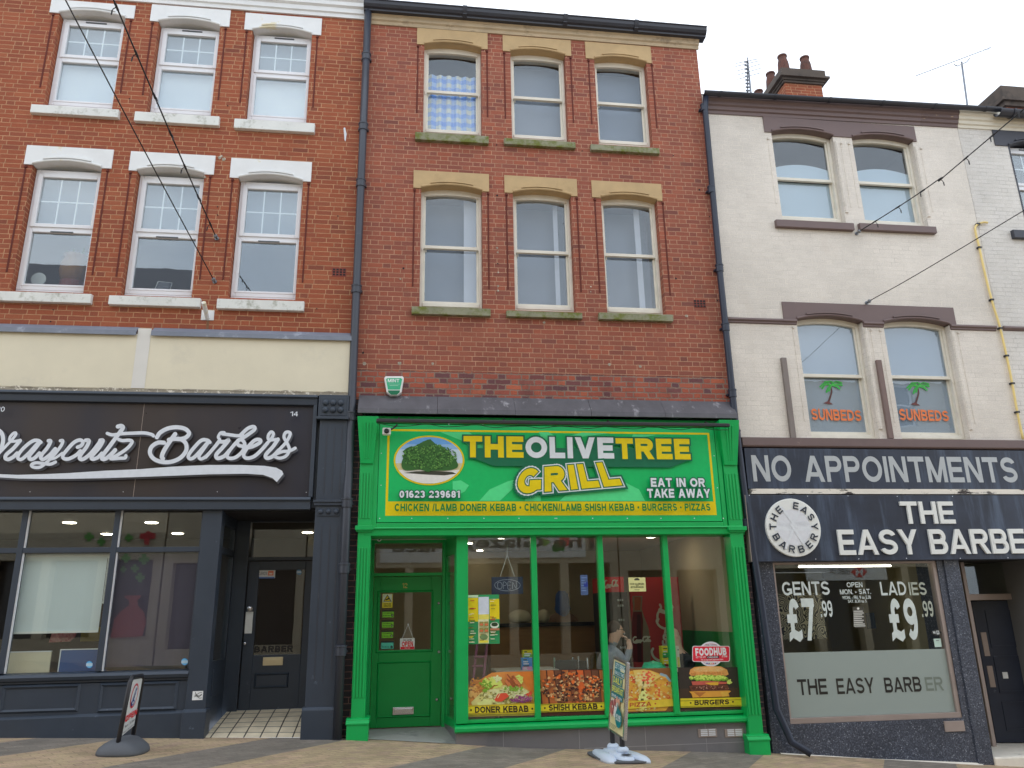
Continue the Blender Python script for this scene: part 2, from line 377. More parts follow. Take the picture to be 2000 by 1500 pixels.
class Art(MB):
    """flat printed artwork: every layer a hair in front of the one before, all colours in one mesh"""
    def __init__(s, Y, step=.0004, mapf=None):
        super().__init__(); s.y = Y; s.step = step; s.mapf = mapf
    def up(s, c): s.y -= s.step; s.col = c
    def P2(s, q, px):
        if s.mapf: x, z = s.mapf(q[0], q[1])
        elif px: x, z = at(q[0], q[1], s.Yr)
        else: x, z = q[0], q[1]
        return (x, s.y, z)
    Yr = 0.
    def poly(s, pts, c, px=True): s.up(c); s.add([s.P2(p, px) for p in pts]); return s
    def many(s, polys, c, px=True):
        s.up(c)
        for p in polys: s.y -= 2e-5; s.add([s.P2(q, px) for q in p])
        return s
    def rect(s, u0, v0, u1, v1, c, px=True):
        if px and not s.mapf:
            x0, z1 = at(u0, v0, s.Yr); x1, z0 = at(u1, v1, s.Yr); return s.poly([(x0, z0), (x1, z0), (x1, z1), (x0, z1)], c, False)
        return s.poly([(u0, v0), (u1, v0), (u1, v1), (u0, v1)], c, px)
    def ell(s, u, v, ru, rv, c, n=40, px=True, jit=0.):
        return s.poly([(u+ru*math.cos(a)*(1+random.uniform(-jit, jit)), v+rv*math.sin(a)*(1+random.uniform(-jit, jit))) for a in [2*math.pi*k/n for k in range(n)]], c, px)
    def text(s, txt, u0, v0, u1, v1, c, off=0., sp=1., px=True, base=None, quad=None, dx=0, dy=0, shear=0.):
        """ink box fitted to the rectangle; base = the (off, sp) whose ink box is fitted, for outlines"""
        if can(txt):
            b0 = base if base is not None else off; sw = weight(b0); Q = strokes(txt, sw, sp); al = [p for q in Q for p in q]
            if off != b0: Q = strokes(txt, sw, sp, (off-b0)*1.45)
            vs = []; fs = []
            for q in Q: fs.append(tuple(range(len(vs), len(vs)+len(q)))); vs += [Vector((p[0], p[1], 0)) for p in q]
            bv = [Vector((p[0], p[1], 0)) for p in al]
        else:
            vs, fs = glyphs(txt, off, sp); bv = vs
        x0, x1 = min(p.x for p in bv), max(p.x for p in bv); y0, y1 = min(p.y for p in bv), max(p.y for p in bv)
        s.up(c); pts = []
        if quad is None and px and not s.mapf:
            X0, Z1 = at(u0, v0, s.Yr); X1, Z0 = at(u1, v1, s.Yr)
        yo = [0.]*len(vs)
        if can(txt):
            for i, f_ in enumerate(fs):
                for q in f_: yo[q] = 2e-5*i
        for p in vs:
            a, b = (p.x-x0)/(x1-x0), (p.y-y0)/max(y1-y0, 1e-6); a += shear*(b-.5)
            if quad:
                (tl, tr, bl, br) = quad
                U = (bl[0]*(1-a)+br[0]*a)*(1-b)+(tl[0]*(1-a)+tr[0]*a)*b+dx; V_ = (bl[1]*(1-a)+br[1]*a)*(1-b)+(tl[1]*(1-a)+tr[1]*a)*b+dy
                pts.append(s.P2((U, V_), px))
            elif px and not s.mapf: pts.append((X0+(X1-X0)*a+dx, s.y, Z0+(Z1-Z0)*b+dy))
            else: pts.append(s.P2((u0+(u1-u0)*a+dx, v1+(v0-v1)*b+dy), px))
        s.mesh([(p[0], p[1]-yo[i], p[2]) for i, p in enumerate(pts)], fs); s.y -= max(yo); return s
    def ribbon(s, pts, w, c, px=True, k=6, dx=0, dy=0, taper=None):
        sp_ = spline(pts, k); s.up(c); L = []; R_ = []; n = len(sp_)
        for i, p in enumerate(sp_):
            d = sp_[min(i+1, n-1)]-sp_[max(i-1, 0)]
            if d.length < 1e-6: d = Vector((1, 0, 0))
            d.normalize(); nn = Vector((-d.y, d.x, 0)); t = i/(n-1)
            ww = (w if taper is None else taper[0]*(1-t)+taper[1]*t)/2
            L.append(p+nn*ww); R_.append(p-nn*ww)
        for i in range(n-1):
            s.y -= s.step/n; s.add([s.P2((q.x+dx, q.y+dy), px) for q in (L[i], L[i+1], R_[i+1], R_[i])])
        for p, ww in ((sp_[0], w if taper is None else taper[0]), (sp_[-1], w if taper is None else taper[1])):
            s.y -= s.step*.1; s.add([s.P2((p.x+ww/2*math.cos(a)+dx, p.y+ww/2*math.sin(a)+dy), px) for a in [2*math.pi*q/10 for q in range(10)]])
        return s
# ================================================================== MATERIALS
BR = lambda *a: S(*a, .82)
m_brickL = brick('red_brick', [(0, BR(137, 74, 52)), (.35, BR(146, 80, 55)), (.6, BR(131, 72, 53)), (.88, BR(151, 87, 60)), (1, BR(118, 66, 51))], BR(168, 127, 96), bounds=(0, .285, .571, .857), P=.79, shift=.5)
m_brickM = brick('flemish_brick', [(0, BR(136, 80, 64)), (.3, BR(145, 86, 68)), (.55, BR(127, 75, 63)), (.85, BR(149, 84, 64)), (1, BR(116, 71, 62))], BR(168, 130, 106), dirt=BR(112, 76, 64), m=.0095)
m_brickOld = brick('old_brick', [(0, BR(142, 78, 66)), (.3, BR(160, 84, 62)), (.55, BR(112, 66, 64)), (.75, BR(96, 66, 70)), (1, BR(168, 92, 68))], BR(128, 108, 96), m=.018, wob=.012, h=.078, dirt=BR(66, 56, 54))
m_brickW = brick('painted_brick', [(0, S(206, 199, 189, .84)), (1, S(211, 204, 194, .84))], S(204, 197, 186, .84), m=.008, wob=.007, bumpst=.42, painted=True, mvar=.2, dirt=S(198, 188, 175, .84))
m_brickW2 = brick('grey_painted_brick', [(0, S(200, 196, 189, .84)), (1, S(205, 201, 195, .84))], S(190, 186, 179, .84), m=.008, wob=.006, bumpst=.55, painted=True, mvar=.3, dirt=S(182, 176, 166, .84))
m_brickK = brick('black_brick', [(0, S(38, 36, 40, .6)), (1, S(52, 46, 48, .6))], S(96, 72, 68, .6))
m_jamb = plain('moulded_brick', BR(128, 62, 50), .8, .2, 8)
m_groove_shade = plain('groove_shade', BR(92, 42, 34), .9, .2, 8)  # darker brick colour stands in for shade in the jamb's cut line
m_wpaint = plain('white_paint', S(214, 216, 216, 0.844), .55, .08, 3, .12, 30, dirt=S(206, 198, 170, 0.844), dthr=.6, dscale=1.5, dwidth=.05)
m_wsill = plain('weathered_white_sill', S(208, 210, 206, 0.844), .6, .1, 4, .3, 40, dirt=S(126, 128, 108, 0.844), dthr=.54, dscale=6, dwidth=.22)
m_upvc = plain('white_frame_plastic', S(226, 228, 232, 0.763), .3, .03, 3, 0)
m_sash = plain('cream_sash_paint', S(214, 209, 196, 0.844), .5, .1, 6, .15, 40, dirt=S(164, 152, 130, 0.844), dthr=.66, dscale=9, dwidth=.1)
m_stone = plain('buff_stone', S(182, 156, 116, 0.866), .8, .16, 3, .25, 40, dirt=S(150, 128, 92, 0.844), dthr=.56, dscale=2.2, dwidth=.25)
m_cornice = plain('weathered_stone_cornice', S(178, 160, 132, 0.866), .8, .22, 3, .3, 40, dirt=S(86, 72, 60, 0.844), dthr=.55, dscale=2.5, dwidth=.2, stretch=(1, 1, 1.6))
m_cap = plain('sooty_stone', S(78, 69, 62, .74), .9, .25, 4, .5, 30, dirt=S(46, 42, 40, .74), dthr=.5, dscale=3, dwidth=.2)
m_pot = plain('clay_pot', BR(94, 60, 50), .85, .3, 6, .3, 40, dirt=BR(62, 48, 44), dthr=.46, dscale=5, dwidth=.2)
m_moss = plain('mossy_stone_sill', S(134, 134, 112, 0.844), .9, .2, 5, .4, 50, dirt=S(98, 104, 46, 0.844), dthr=.44, dscale=7, dwidth=.16)
m_brown = plain('brown_paint', S(96, 80, 78, .7), .5, .1, 3, .15, 40, dirt=S(128, 110, 100, .7), dthr=.66, dscale=5, dwidth=.08)
m_brownpeel = plain('peeling_brown_paint', S(92, 76, 74, .7), .6, .15, 3, .3, 40, dirt=S(186, 160, 122, .7), dthr=.63, dscale=4, dwidth=.04, stretch=(.5, 1, 2))
m_creamcorn = plain('cream_cornice_paint', S(206, 200, 184, 0.844), .6, .1, 3, .2, 40, dirt=S(110, 100, 90, 0.844), dthr=.62, dscale=4, dwidth=.12)
m_gutter = plain('black_gutter', S(40, 42, 50, .7), .35, .15, 4, .05)
m_pipe = plain('dark_pipe', S(50, 54, 63, .7), .38, .12, 3, .08, 30, dirt=S(86, 88, 94, .7), dthr=.64, dscale=5, dwidth=.1)
m_pipe2 = plain('navy_pipe', S(34, 41, 56, .7), .38, .15, 3, .08, 30, dirt=S(70, 76, 88, .7), dthr=.64, dscale=5, dwidth=.1)
m_slate = plain('roof_slate', S(92, 92, 98, .8), .8, .2, 5, .3, 20)
m_lead = plain('lead_flashing', S(104, 110, 122, .7), .5, .2, 4, .3, 25, dirt=S(150, 156, 168, .7), dthr=.58, dscale=4, dwidth=.15)
m_leadD = plain('stained_lead', S(70, 68, 72, .62), .55, .35, 4, .6, 18, dirt=S(150, 148, 152, .62), dthr=.57, dscale=5, dwidth=.2, stretch=(1, 1, .35))
m_render = plain('cream_render', S(210, 203, 181, 0.844), .8, .06, 2, .2, 60, dirt=S(196, 190, 172, 0.844), dthr=.55, dscale=1.2, dwidth=.2)
m_renderW = plain('pale_render', S(206, 204, 198, 0.844), .8, .06, 2, .2, 60)
m_chip = plain('chipped_timber', S(140, 132, 118, .7), .9, .3, 20, .4, 40, dirt=S(196, 190, 176, .7), dthr=.55, dscale=18, dwidth=.04)
m_navy = plain('slate_blue_paint', S(45, 53, 64, .66), .42, .1, 4, .12, 40, dirt=S(80, 90, 104, .52), dthr=.66, dscale=6, dwidth=.1)
m_green = plain('green_paint', S(4, 142, 70, .62), .36, .07, 4, .08, 30)
m_greenD = plain('green_door_paint', S(2, 122, 54, .62), .42, .08, 4, .08, 30)
m_tile = plain('grey_riser_tile', S(92, 90, 92, .52), .4, .1, 2, .08, 30, dirt=S(78, 77, 80, .52), dthr=.55, dscale=1.4, dwidth=.2)
m_grout = plain('grout', S(126, 124, 124, .55), .9)
m_conc = plain('concrete', S(118, 118, 114, .55), .85, .15, 4, .3, 40, dirt=S(84, 86, 86, .55), dthr=.55, dscale=3, dwidth=.2)
m_kerb = plain('pale_concrete_step', S(190, 184, 172, .62), .85, .12, 6, .3, 40, dirt=S(120, 116, 108, .62), dthr=.6, dscale=5, dwidth=.15)
m_alu = plain('brushed_frame', S(134, 122, 116, .6), .4, .12, 3, .05, metal=.3)
m_steel = plain('bright_steel', (.62, .62, .64), .25, .05, 3, 0, metal=.9)
m_brass = plain('brass', S(196, 186, 156, .8), .35, .1, 5, 0, metal=.7)
m_plastw = plain('white_plastic', S(214, 216, 214, .72), .4, .05, 4, 0)
m_black = plain('black_plastic', S(34, 34, 38, .7), .4, .1, 4, .03)
m_rubber = plain('dark_rubber', S(74, 77, 82, .6), .7, .12, 6, .2, 60)
m_pale = plain('pale_grey_plastic', S(176, 186, 200, .62), .35, .06, 3, .05)
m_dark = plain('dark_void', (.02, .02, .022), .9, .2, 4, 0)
m_inwall = plain('inner_wall', S(178, 164, 138, .8), .8, .08, 2, .05)
m_inwallG = plain('grey_inner_wall', (.2, .2, .2), .9, .08, 2, 0)
m_inceil = plain('inner_ceiling', S(214, 210, 202, .9), .8, .05, 2, 0)
m_infloor = plain('inner_floor', S(96, 84, 74, .8), .5, .1, 2, 0)
m_wood = plain('counter_wood', S(150, 112, 72, .8), .5, .15, 3, .05, stretch=(1, 1, 6))
m_darkwood = plain('dark_wood', S(64, 50, 44, .8), .5, .15, 3, .05, stretch=(6, 1, 1))
m_glass = glass('window_glass', (.92, .95, .95), .16, 0, .02)
m_glassO = glass('old_window_glass', (.9, .92, .94), .075, 0, .05)
m_shopglass = glass('shop_glass', (.93, .95, .93), .055, 0, .008)
m_blind = plain('pale_blind', S(196, 200, 206, .75), .8, .05, 3, .05)
m_backingG = plain('grey_backing', S(122, 130, 140, .72), .8, .06, 2, .03)  # for sheets added behind upper panes to set the glass tone
m_print = printed('printed_sheet')
m_printW = printed('printed_board', .3, .06)
m_lamp = emit('lamp_glow', (1, .88, .68), 45.)
m_tube = emit('tube_glow', (1, .93, .78), 9.)
# granite
t = NT('speckled_granite'); p = t.pos(); vo = t.n.new('ShaderNodeTexVoronoi'); vo.inputs['Scale'].default_value = 85; t.l.new(p, vo.inputs['Vector'])
c_ = t.ramp(t.sep(vo.outputs['Color'])[0], [(0, S(38, 43, 52, .58)), (.5, S(54, 58, 68, .58)), (.85, S(66, 70, 81, .58)), (.96, S(84, 88, 98, .58)), (1, S(120, 124, 132, .58))])
c_ = t.mix(1, c_, t.ramp(t.noise(p, 1.5, 4), [(.3, g3(.8)), (.7, g3(1.15))]), 'MULTIPLY')
m_granite = t.done(t.bsdf(c_, .28, 0, t.bump(t.noise(p, 90, 2), .05, .003)))
# pavers: blocks with open joints, buff and pink, darker grey bands crossing the street
t = NT('block_paving'); p = t.pos(); x, y, z = t.sep(p)
ca, sa = math.cos(.62), math.sin(.62)
uu = t.math('ADD', t.math('MULTIPLY', x, ca), t.math('MULTIPLY', y, sa)); vv = t.math('SUBTRACT', t.math('MULTIPLY', y, ca), t.math('MULTIPLY', x, sa))
bt = t.n.new('ShaderNodeTexBrick'); t.l.new(t.comb(uu, vv, 0.), bt.inputs['Vector'])
bt.inputs['Scale'].default_value = 1; bt.inputs['Brick Width'].default_value = .2; bt.inputs['Row Height'].default_value = .1; bt.inputs['Mortar Size'].default_value = .0045
bt.inputs['Mortar Smooth'].default_value = .3; bt.inputs['Bias'].default_value = 0
bt.inputs['Color1'].default_value = (0, 0, 0, 1); bt.inputs['Color2'].default_value = (1, 1, 1, 1); bt.inputs['Mortar'].default_value = (.5, .5, .5, 1)
f1 = t.sep(bt.outputs['Color'])[0]
buff = t.ramp(f1, [(0, S(136, 120, 96, .63)), (.4, S(150, 132, 104, .63)), (.7, S(154, 132, 108, .63)), (1, S(138, 118, 100, .63))])
grey = t.ramp(f1, [(0, S(104, 98, 90, .7)), (1, S(120, 112, 103, .7))])
bandc = t.math('ADD', t.math('MULTIPLY', x, .841), t.math('MULTIPLY', y, -.541))
band = t.math('LESS_THAN', t.math('FRACT', t.math('DIVIDE', t.math('ADD', bandc, -.883+22), 2.2)), .38)
col = t.mix(band, buff, grey)
col = t.mix(1, col, t.ramp(t.noise(p, 2.2, 6, .65), [(.3, g3(.78)), (.7, g3(1.14))]), 'MULTIPLY')
col = t.mix(1, col, t.ramp(t.noise(p, 45, 4, .7), [(.3, g3(.82)), (.7, g3(1.12))]), 'MULTIPLY')
lost = t.ramp(t.noise(p, 3.1, 4), [(.4, g3(.25)), (.6, g3(1))])
col = t.mix(t.math('MULTIPLY', bt.outputs['Fac'], lost), col, S(88, 76, 64, .6))
spk = t.ramp(t.noise(p, 23, 1), [(.77, g3(0)), (.8, g3(1))]); col = t.mix(t.math('MULTIPLY', spk, .5), col, S(190, 184, 172, .6))
m_pave = t.done(t.bsdf(col, .82, 0, t.bump(t.math('SUBTRACT', t.noise(p, 30, 3), t.math('MULTIPLY', bt.outputs['Fac'], 1.5)), .5, .006)))
# cream floor tiles
t = NT('cream_floor_tile'); p = t.pos(); x, y, z = t.sep(p)
bt = t.n.new('ShaderNodeTexBrick'); bt.offset = 0; t.l.new(t.comb(x, t.math('ADD', y, 0.05), 0.), bt.inputs['Vector']); bt.inputs['Scale'].default_value = 1
bt.inputs['Brick Width'].default_value = .19; bt.inputs['Row Height'].default_value = .19; bt.inputs['Mortar Size'].default_value = .008
bt.inputs['Color1'].default_value = (*S(196, 184, 160, .62), 1); bt.inputs['Color2'].default_value = (*S(204, 192, 168, .62), 1); bt.inputs['Mortar'].default_value = (.03, .027, .025, 1)
m_floortile = t.done(t.bsdf(t.mix(1, bt.outputs['Color'], t.ramp(t.noise(p, 6, 5), [(.3, g3(.82)), (.7, g3(1.08))]), 'MULTIPLY'), .45))

# ================================================================== GROUND
g = MB(); ys = [-60, -30, -12, -6, -3, -1.4, 0]
xs = [-60, -30, -12, -8, -4.64, -2.5, -.65, .5, 1.53, 3, 4.68, 6, 7.5, 10, 14, 30, 60]
for a, b in zip(xs, xs[1:]):
    for c, d in zip(ys, ys[1:]): g.add([(a, c, gz(a)), (b, c, gz(b)), (b, d, gz(b)), (a, d, gz(a))])
g.build('pavement', m_pave, kind='structure', fixn=False)

# ================================================================== BUILDING HELPERS
def wall(mb, x0, x1, z0, z1, holes, y=0., th=.28, za=0., zb=0.):
    """wall with real openings; holes = (x0,x1,z0,z1); reveals go the full thickness"""
    xs = sorted({x0, x1, *[h[0] for h in holes], *[h[1] for h in holes]}); zs = sorted({z0, z1, *[h[2] for h in holes], *[h[3] for h in holes]})
    for a, b in zip(xs, xs[1:]):
        for c, d in zip(zs, zs[1:]):
            mx_, mz_ = (a+b)/2, (c+d)/2
            if any(h[0] < mx_ < h[1] and h[2] < mz_ < h[3] for h in holes): continue
            mb.add([(a, y, c), (b, y, c), (b, y, d), (a, y, d)]); mb.add([(a, y+th, d), (b, y+th, d), (b, y+th, c), (a, y+th, c)])
    for h in holes:
        a, b, c, d = h
        mb.add([(a, y, c), (a, y, d), (a, y+th, d), (a, y+th, c)]); mb.add([(b, y, d), (b, y, c), (b, y+th, c), (b, y+th, d)])
        mb.add([(a, y, d), (b, y, d), (b, y+th, d), (a, y+th, d)]); mb.add([(b, y, c), (a, y, c), (a, y+th, c), (b, y+th, c)])
    mb.add([(x0, y, z0), (x0, y, z1), (x0, y+th, z1), (x0, y+th, z0)]); mb.add([(x1, y, z1), (x1, y, z0), (x1, y+th, z0), (x1, y+th, z1)])
    mb.add([(x0, y, z1), (x1, y, z1), (x1, y+th, z1), (x0, y+th, z1)]); mb.add([(x1, y, z0), (x0, y, z0), (x0, y+th, z0), (x1, y+th, z0)])
def arc(x0, x1, zs, zc, n=14):
    """flat segmental arch from (x0,zs) over the crown zc to (x1,zs)"""
    return [(x0+(x1-x0)*k/n, zs+(zc-zs)*(1-(2*k/n-1)**2)) for k in range(n+1)]
def lintel(b, X0, X1, Z0, Z1, arches, mat, y0=-.018, y1=.26, name='lintel'):
    """stone block with arched soffits and the hood groove cut above each"""
    pts = [(X0, Z1), (X0, Z0)]
    for (a0, a1, zs, zc) in arches:
        pts += [(a0, Z0)]+arc(a0, a1, zs, zc)+[(a1, Z0)]
    pts += [(X1, Z0), (X1, Z1)]
    q = [pts[0]]
    for p_ in pts[1:]:
        if (abs(p_[0]-q[-1][0])+abs(p_[1]-q[-1][1])) > 1e-5: q.append(p_)
    m = MB(); m.prism(q, y0, y1); o = m.build(name, mat, b)
    for (a0, a1, zs, zc) in arches:
        w = a1-a0; h = MB()
        e0, e1 = a0+.15*w, a1-.15*w; zq = zs+(zc-zs)*.51; up = arc(e0, e1, zq+.058, zc+.058); lo = arc(e0, e1, zq+.034, zc+.034)
        h.prism(up+lo[::-1], y0-.03, y0+.004); h.tube([(x_, y0-.004, z_+.012) for x_, z_ in arc(a0, a1, zs, zc, 18)], .02, 8); h.build('hood_moulding', mat, o)
    return o
def sill(par, u0, v0, u1, v1, mat, y0=-.07, y1=.12, name='sill'):
    m = MB(); x0, z1 = at(u0, v0, y0); x1, z0 = at(u1, v1, y0)
    m.mesh([(x0, y0, z0), (x1, y0, z0), (x1, y0, z1), (x0, y0, z1), (x0, y1, z0), (x1, y1, z0), (x1, y1, z1+.025), (x0, y1, z1+.025)],
           [(0, 1, 2, 3), (3, 2, 6, 7), (0, 4, 5, 1), (1, 5, 6, 2), (0, 3, 7, 4), (4, 7, 6, 5)])
    return m.build(name, mat, par, bevel=.006)
def bead(par, x, z0, z1, mat):
    m = MB(); m.box(x-.011, x+.011, -.006, .002, z0, z1); m.tube([(x, -.004, z1-.02), (x, -.004, z1+.012)], .02, 8)
    return m.build('jamb_strip', mat, par)  # raised strip drawn where the jamb is cut back
def upvc(b, X0, X1, Z0, Z1, zt, Y, vent_low=False, blind=None, curtain=None):
    """white casement: fixed lower light, six-square top light, trickle vent"""
    w = .062; f = MB()
    f.box(X0, X0+w, Y, Y+.07, Z0, Z1); f.box(X1-w, X1, Y, Y+.07, Z0, Z1); f.box(X0, X1, Y+.001, Y+.069, Z0-.16, Z0); f.box(X0+w, X1-w, Y, Y+.07, Z0, Z0+w*1.1); f.box(X0+w, X1-w, Y, Y+.07, Z1-w*1.25, Z1); f.box(X0+w, X1-w, Y, Y+.07, zt-.03, zt+.03)
    win = f.build('window', m_upvc, b, bevel=.008)
    a = .045; s = MB()      # opening top light frame, then bead round the lower light
    for (z0, z1, dy) in ((zt+.032, Z1-w*1.25, -.018), (Z0+w*1.1, zt-.032, -.006)):
        x0, x1 = X0+w, X1-w; k = a if dy < -.01 else .022
        s.box(x0-.02, x0+k, Y+dy, Y+.05, z0-.01, z1+.01); s.box(x1-k, x1+.02, Y+dy, Y+.05, z0-.01, z1+.01); s.box(x0+k, x1-k, Y+dy, Y+.05, z0-.01, z0+k); s.box(x0+k, x1-k, Y+dy, Y+.05, z1-k, z1+.01)
    s.build('sash', m_upvc, win, bevel=.006)
    x0, x1, z0, z1 = X0+w+a, X1-w-a, zt+.032+a, Z1-w*1.25-a
    gb = MB()
    for k in (1, 2): xx = x0+(x1-x0)*k/3; gb.box(xx-.009, xx+.009, Y+.026, Y+.034, z0, z1)
    zz = (z0+z1)/2
    for k in range(3): xa = x0+(x1-x0)*k/3+(.009 if k else 0); xb = x0+(x1-x0)*(k+1)/3-(.009 if k < 2 else 0); gb.box(xa, xb, Y+.026, Y+.034, zz-.009, zz+.009)
    gb.build('glazing_bars', m_upvc, win)
    pm = MB(); pm.box(x0, x1, Y+.018, Y+.024, z0, z1); pm.box(X0+w+.02, X1-w-.02, Y+.03, Y+.036, Z0+w*1.1+.02, zt-.054); pm.build('pane', m_glass, win)
    zv = (zt-.045) if vent_low else (Z1-w*.62)
    v = MB(); xc = (X0+X1)/2; v.box(xc-.15, xc+.15, Y-.012, Y+.002, zv-.008, zv+.010); v.build('trickle_vent', m_rubber, win)
    if blind:
        bl = MB(); bl.box(X0+.03, X1-.03, Y+.12, Y+.125, Z0+.02, zt-.02); bl.build('blind', blind, win)
    if curtain:
        bl = MB(); bl.box(X0+.03, X1-.03, Y+.16, Y+.165, zt-.02 if not blind else zt-.02, Z1-.02); bl.build('glass_backing', curtain, win)  # pale sheet added behind the top light to brighten its glass
    return win
def sash(b, X0, X1, Z0, zs, zc, zr, Y, paint=None, blind=None, blind_top=None, glassm=None, blindy=.16):
    """arched-head sliding sash window"""
    paint = paint or m_sash; f = MB(); w = .045
    f.box(X0, X0+w, Y, Y+.12, Z0, zc); f.box(X1-w, X1, Y, Y+.12, Z0, zc); f.box(X0+w, X1-w, Y-.01, Y+.12, Z0, Z0+.055); f.box(X0, X1, Y+.001, Y+.119, Z0-.14, Z0)
    ia = arc(X0+w, X1-w, zs-.075, zc-.062); f.prism([(X0+w, zc+.03)]+ia+[(X1-w, zc+.03)], Y, Y+.12)
    win = f.build('window', paint, b, bevel=.005)
    s = MB(); k = .03; x0, x1 = X0+w, X1-w
    s.box(x0, x0+k, Y+.03, Y+.065, zr+.024, zs-.06); s.box(x1-k, x1, Y+.03, Y+.065, zr+.024, zs-.06); s.box(x0, x1, Y+.018, Y+.07, zr-.026, zr+.024)
    s.build('upper_sash', paint, win, bevel=.004)
    s = MB(); s.box(x0, x0+k, Y+.072, Y+.105, Z0+.055, zr-.03); s.box(x1-k, x1, Y+.072, Y+.105, Z0+.055, zr-.03); s.box(x0+k, x1-k, Y+.072, Y+.105, Z0+.055, Z0+.115)
    s.tube([(x0+.05*(x1-x0), Y+.06, zr-.03), (x0+.05*(x1-x0), Y+.06, zr-.075)], .008, 6)
    s.build('lower_sash', paint, win, bevel=.004)
    h = MB()
    for xx in (x0-.012, x1+.012): h.prism([(xx-.018, zr-.03), (xx+.018, zr-.03), (xx+.012, zr-.075), (xx, zr-.1), (xx-.012, zr-.075)], Y-.012, Y+.002)
    h.build('sash_horn', paint, win)
    p1 = MB(); p1.box(x0+.002, x1-.002, Y+.045, Y+.049, zr+.024, zc-.05); p1.build('upper_pane', glassm or m_glassO, win)
    p2 = MB(); p2.box(x0+k, x1-k, Y+.088, Y+.092, Z0+.115, zr-.03); p2.build('lower_pane', glassm or m_glassO, win)
    if blind:
        q = MB(); q.box(X0+.01, X1-.01, Y+blindy, Y+blindy+.004, Z0+.03, blind_top if blind_top else zc); q.build('blind', blind, win)
    return win
def fr(u0, v0, u1, v1, Y):      # frame rectangle seen at depth Y: x0, x1, z0, z1 from TL and BR pixels
    x0, z1 = at(u0, v0, Y); x1, z0 = at(u1, v1, Y); return x0, x1, z0, z1
def roof(b, x0, x1, z, yd=8., rise=2.6, y0=.05):
    m = MB(); m.mesh([(x0, y0, z), (x1, y0, z), (x1, yd/2, z+rise), (x0, yd/2, z+rise), (x0, yd, z), (x1, yd, z)], [(0, 1, 2, 3), (3, 2, 5, 4), (0, 3, 4), (1, 5, 2), (0, 4, 5, 1)])
    return m.build('roof', m_slate, b)
def shell(b, x0, x1, z0, z1, floors, mats=(m_inwallG, m_inceil, m_infloor), yb=8.):
    """side and back walls plus the floors between the storeys"""
    m = MB(); m.box(x0, x0+.12, .28, yb, z0, z1); m.box(x1-.12, x1, .28, yb, z0, z1); m.box(x0+.12, x1-.12, yb-.2, yb, z0, z1); m.build('party_wall', mats[0], b)
    for z in floors:
        q = MB(); q.box(x0+.12, x1-.12, .285, yb-.2, z-.1, z+.1); q.build('floor_slab', m_inceil, b)
def gutter(b, P0, P1, r=.055, mat=None, br=.9):
    """half-round gutter between two points with brackets"""
    mat = mat or m_gutter; m = MB(); n = 10
    prof = [(-r*math.cos(math.pi*k/n), -r*math.sin(math.pi*k/n)) for k in range(n+1)]; ins = [(y*.86, z*.86) for y, z in prof[::-1]]
    pr = [(P0.y+y, z) for y, z in prof+ins]
    m.strip(pr, P0.x, P1.x, P0.z, P1.z); o = m.build('gutter', mat, b)
    L = P1.x-P0.x; c = max(1, int(L/br))
    for i in range(c+1):
        t_ = (i+.3)/(c+.6); x = P0.x+L*t_; z = P0.z+(P1.z-P0.z)*t_
        k = MB(); k.strip([(P0.y+y*1.13, zz*1.13-.001) for y, zz in prof]+[(P0.y+y*1.0, zz*1.0) for y, zz in prof[::-1]], x-.02, x+.02, z, z); k.build('gutter_bracket', mat, o)
    return o
def pipe(name, path, r, mat, label, collars, cat='drainpipe'):
    o = thing(name, label, cat, Vector((path[-1][0], path[-1][1], path[-1][2])))
    m = MB(); m.tube(path, r, 14); m.build('pipe', mat, o, smooth=True)
    for (x, y, z) in collars:
        c = MB(); c.lathe([(r*1.02, -.055), (r*1.22, -.05), (r*1.22, .045), (r*1.34, .05), (r*1.34, .07), (r*1.02, .075)], (x, y, z), 14); c.box(x-r*1.4, x+r*1.4, y+r*.6, y+r*1.9, z-.012, z+.014); c.build('collar', mat, o)
    return o
# ================================================================== 1. LEFT RED BRICK BUILDING
XL0, XLS = -9.6, -.765
bl = thing('brick_building', 'red brick terrace with white six-square windows above a slate blue barber shopfront', 'building', (-4.5, 0, gz(-4.5)))
RL = .12
upW = [((124, 36), (243, 47), (218, 212)), ((315, 54), (428, 61), (411.5, 226)), ((497, 68.4), (608, 76), (597.6, 240))]
loW = [((72, 331), (198, 338), (161, 569.5)), ((274, 342), (398, 350), (373.6, 578)), ((470.6, 354), (590, 361), (577, 583))]
lintU = [(101, -2, 261, 36), (297, 8, 447.5, 52), (480, 24.5, 627, 68.4)]
lintD = [(53, 283, 217, 329), (256, 295, 417, 341), (452, 308, 607, 354.6)]
sillU = [(61, 203, 230, 229), (263.5, 217, 426.6, 245), (458, 231, 613.8, 258.5)]
sillD = [(-9, 568, 176, 592), (213, 576.5, 390, 599.5), (424, 583, 593, 607)]
holes = []; specs = []
for row, (wins, lints, sills) in enumerate(((upW, lintU, sillU), (loW, lintD, sillD))):
    for i in range(3):
        tl, tr, br = wins[i]
        X0 = at(*tl, RL)[0]; X1 = at((tr[0]+br[0])/2, (tr[1]+br[1])/2, 0)[0]; Z1 = at((tl[0]+tr[0])/2, (tl[1]+tr[1])/2, RL)[1]; Z0 = at(*br, RL)[1]
        lu = lints[i]; lx0, lz1 = at(lu[0], lu[1], -.018); lx1, lz0 = at(lu[2], lu[3], -.018)
        o0, o1 = X0-.005, X1+.005; zc = lz0+.08; zh = at(*br, 0)[1]-.02
        holes.append((o0, o1, zh, zc)); specs.append((row, i, X0, X1+.03, Z0, Z1, lx0, lx1, lz0, lz1, o0, o1, zc))
zb = at(400, 655)[1]; zt = at(480, 27)[1]+.1
w = MB(); wall(w, XL0, XLS, zb, zt, holes); w.build('wall', m_brickL, bl, fixn=False)
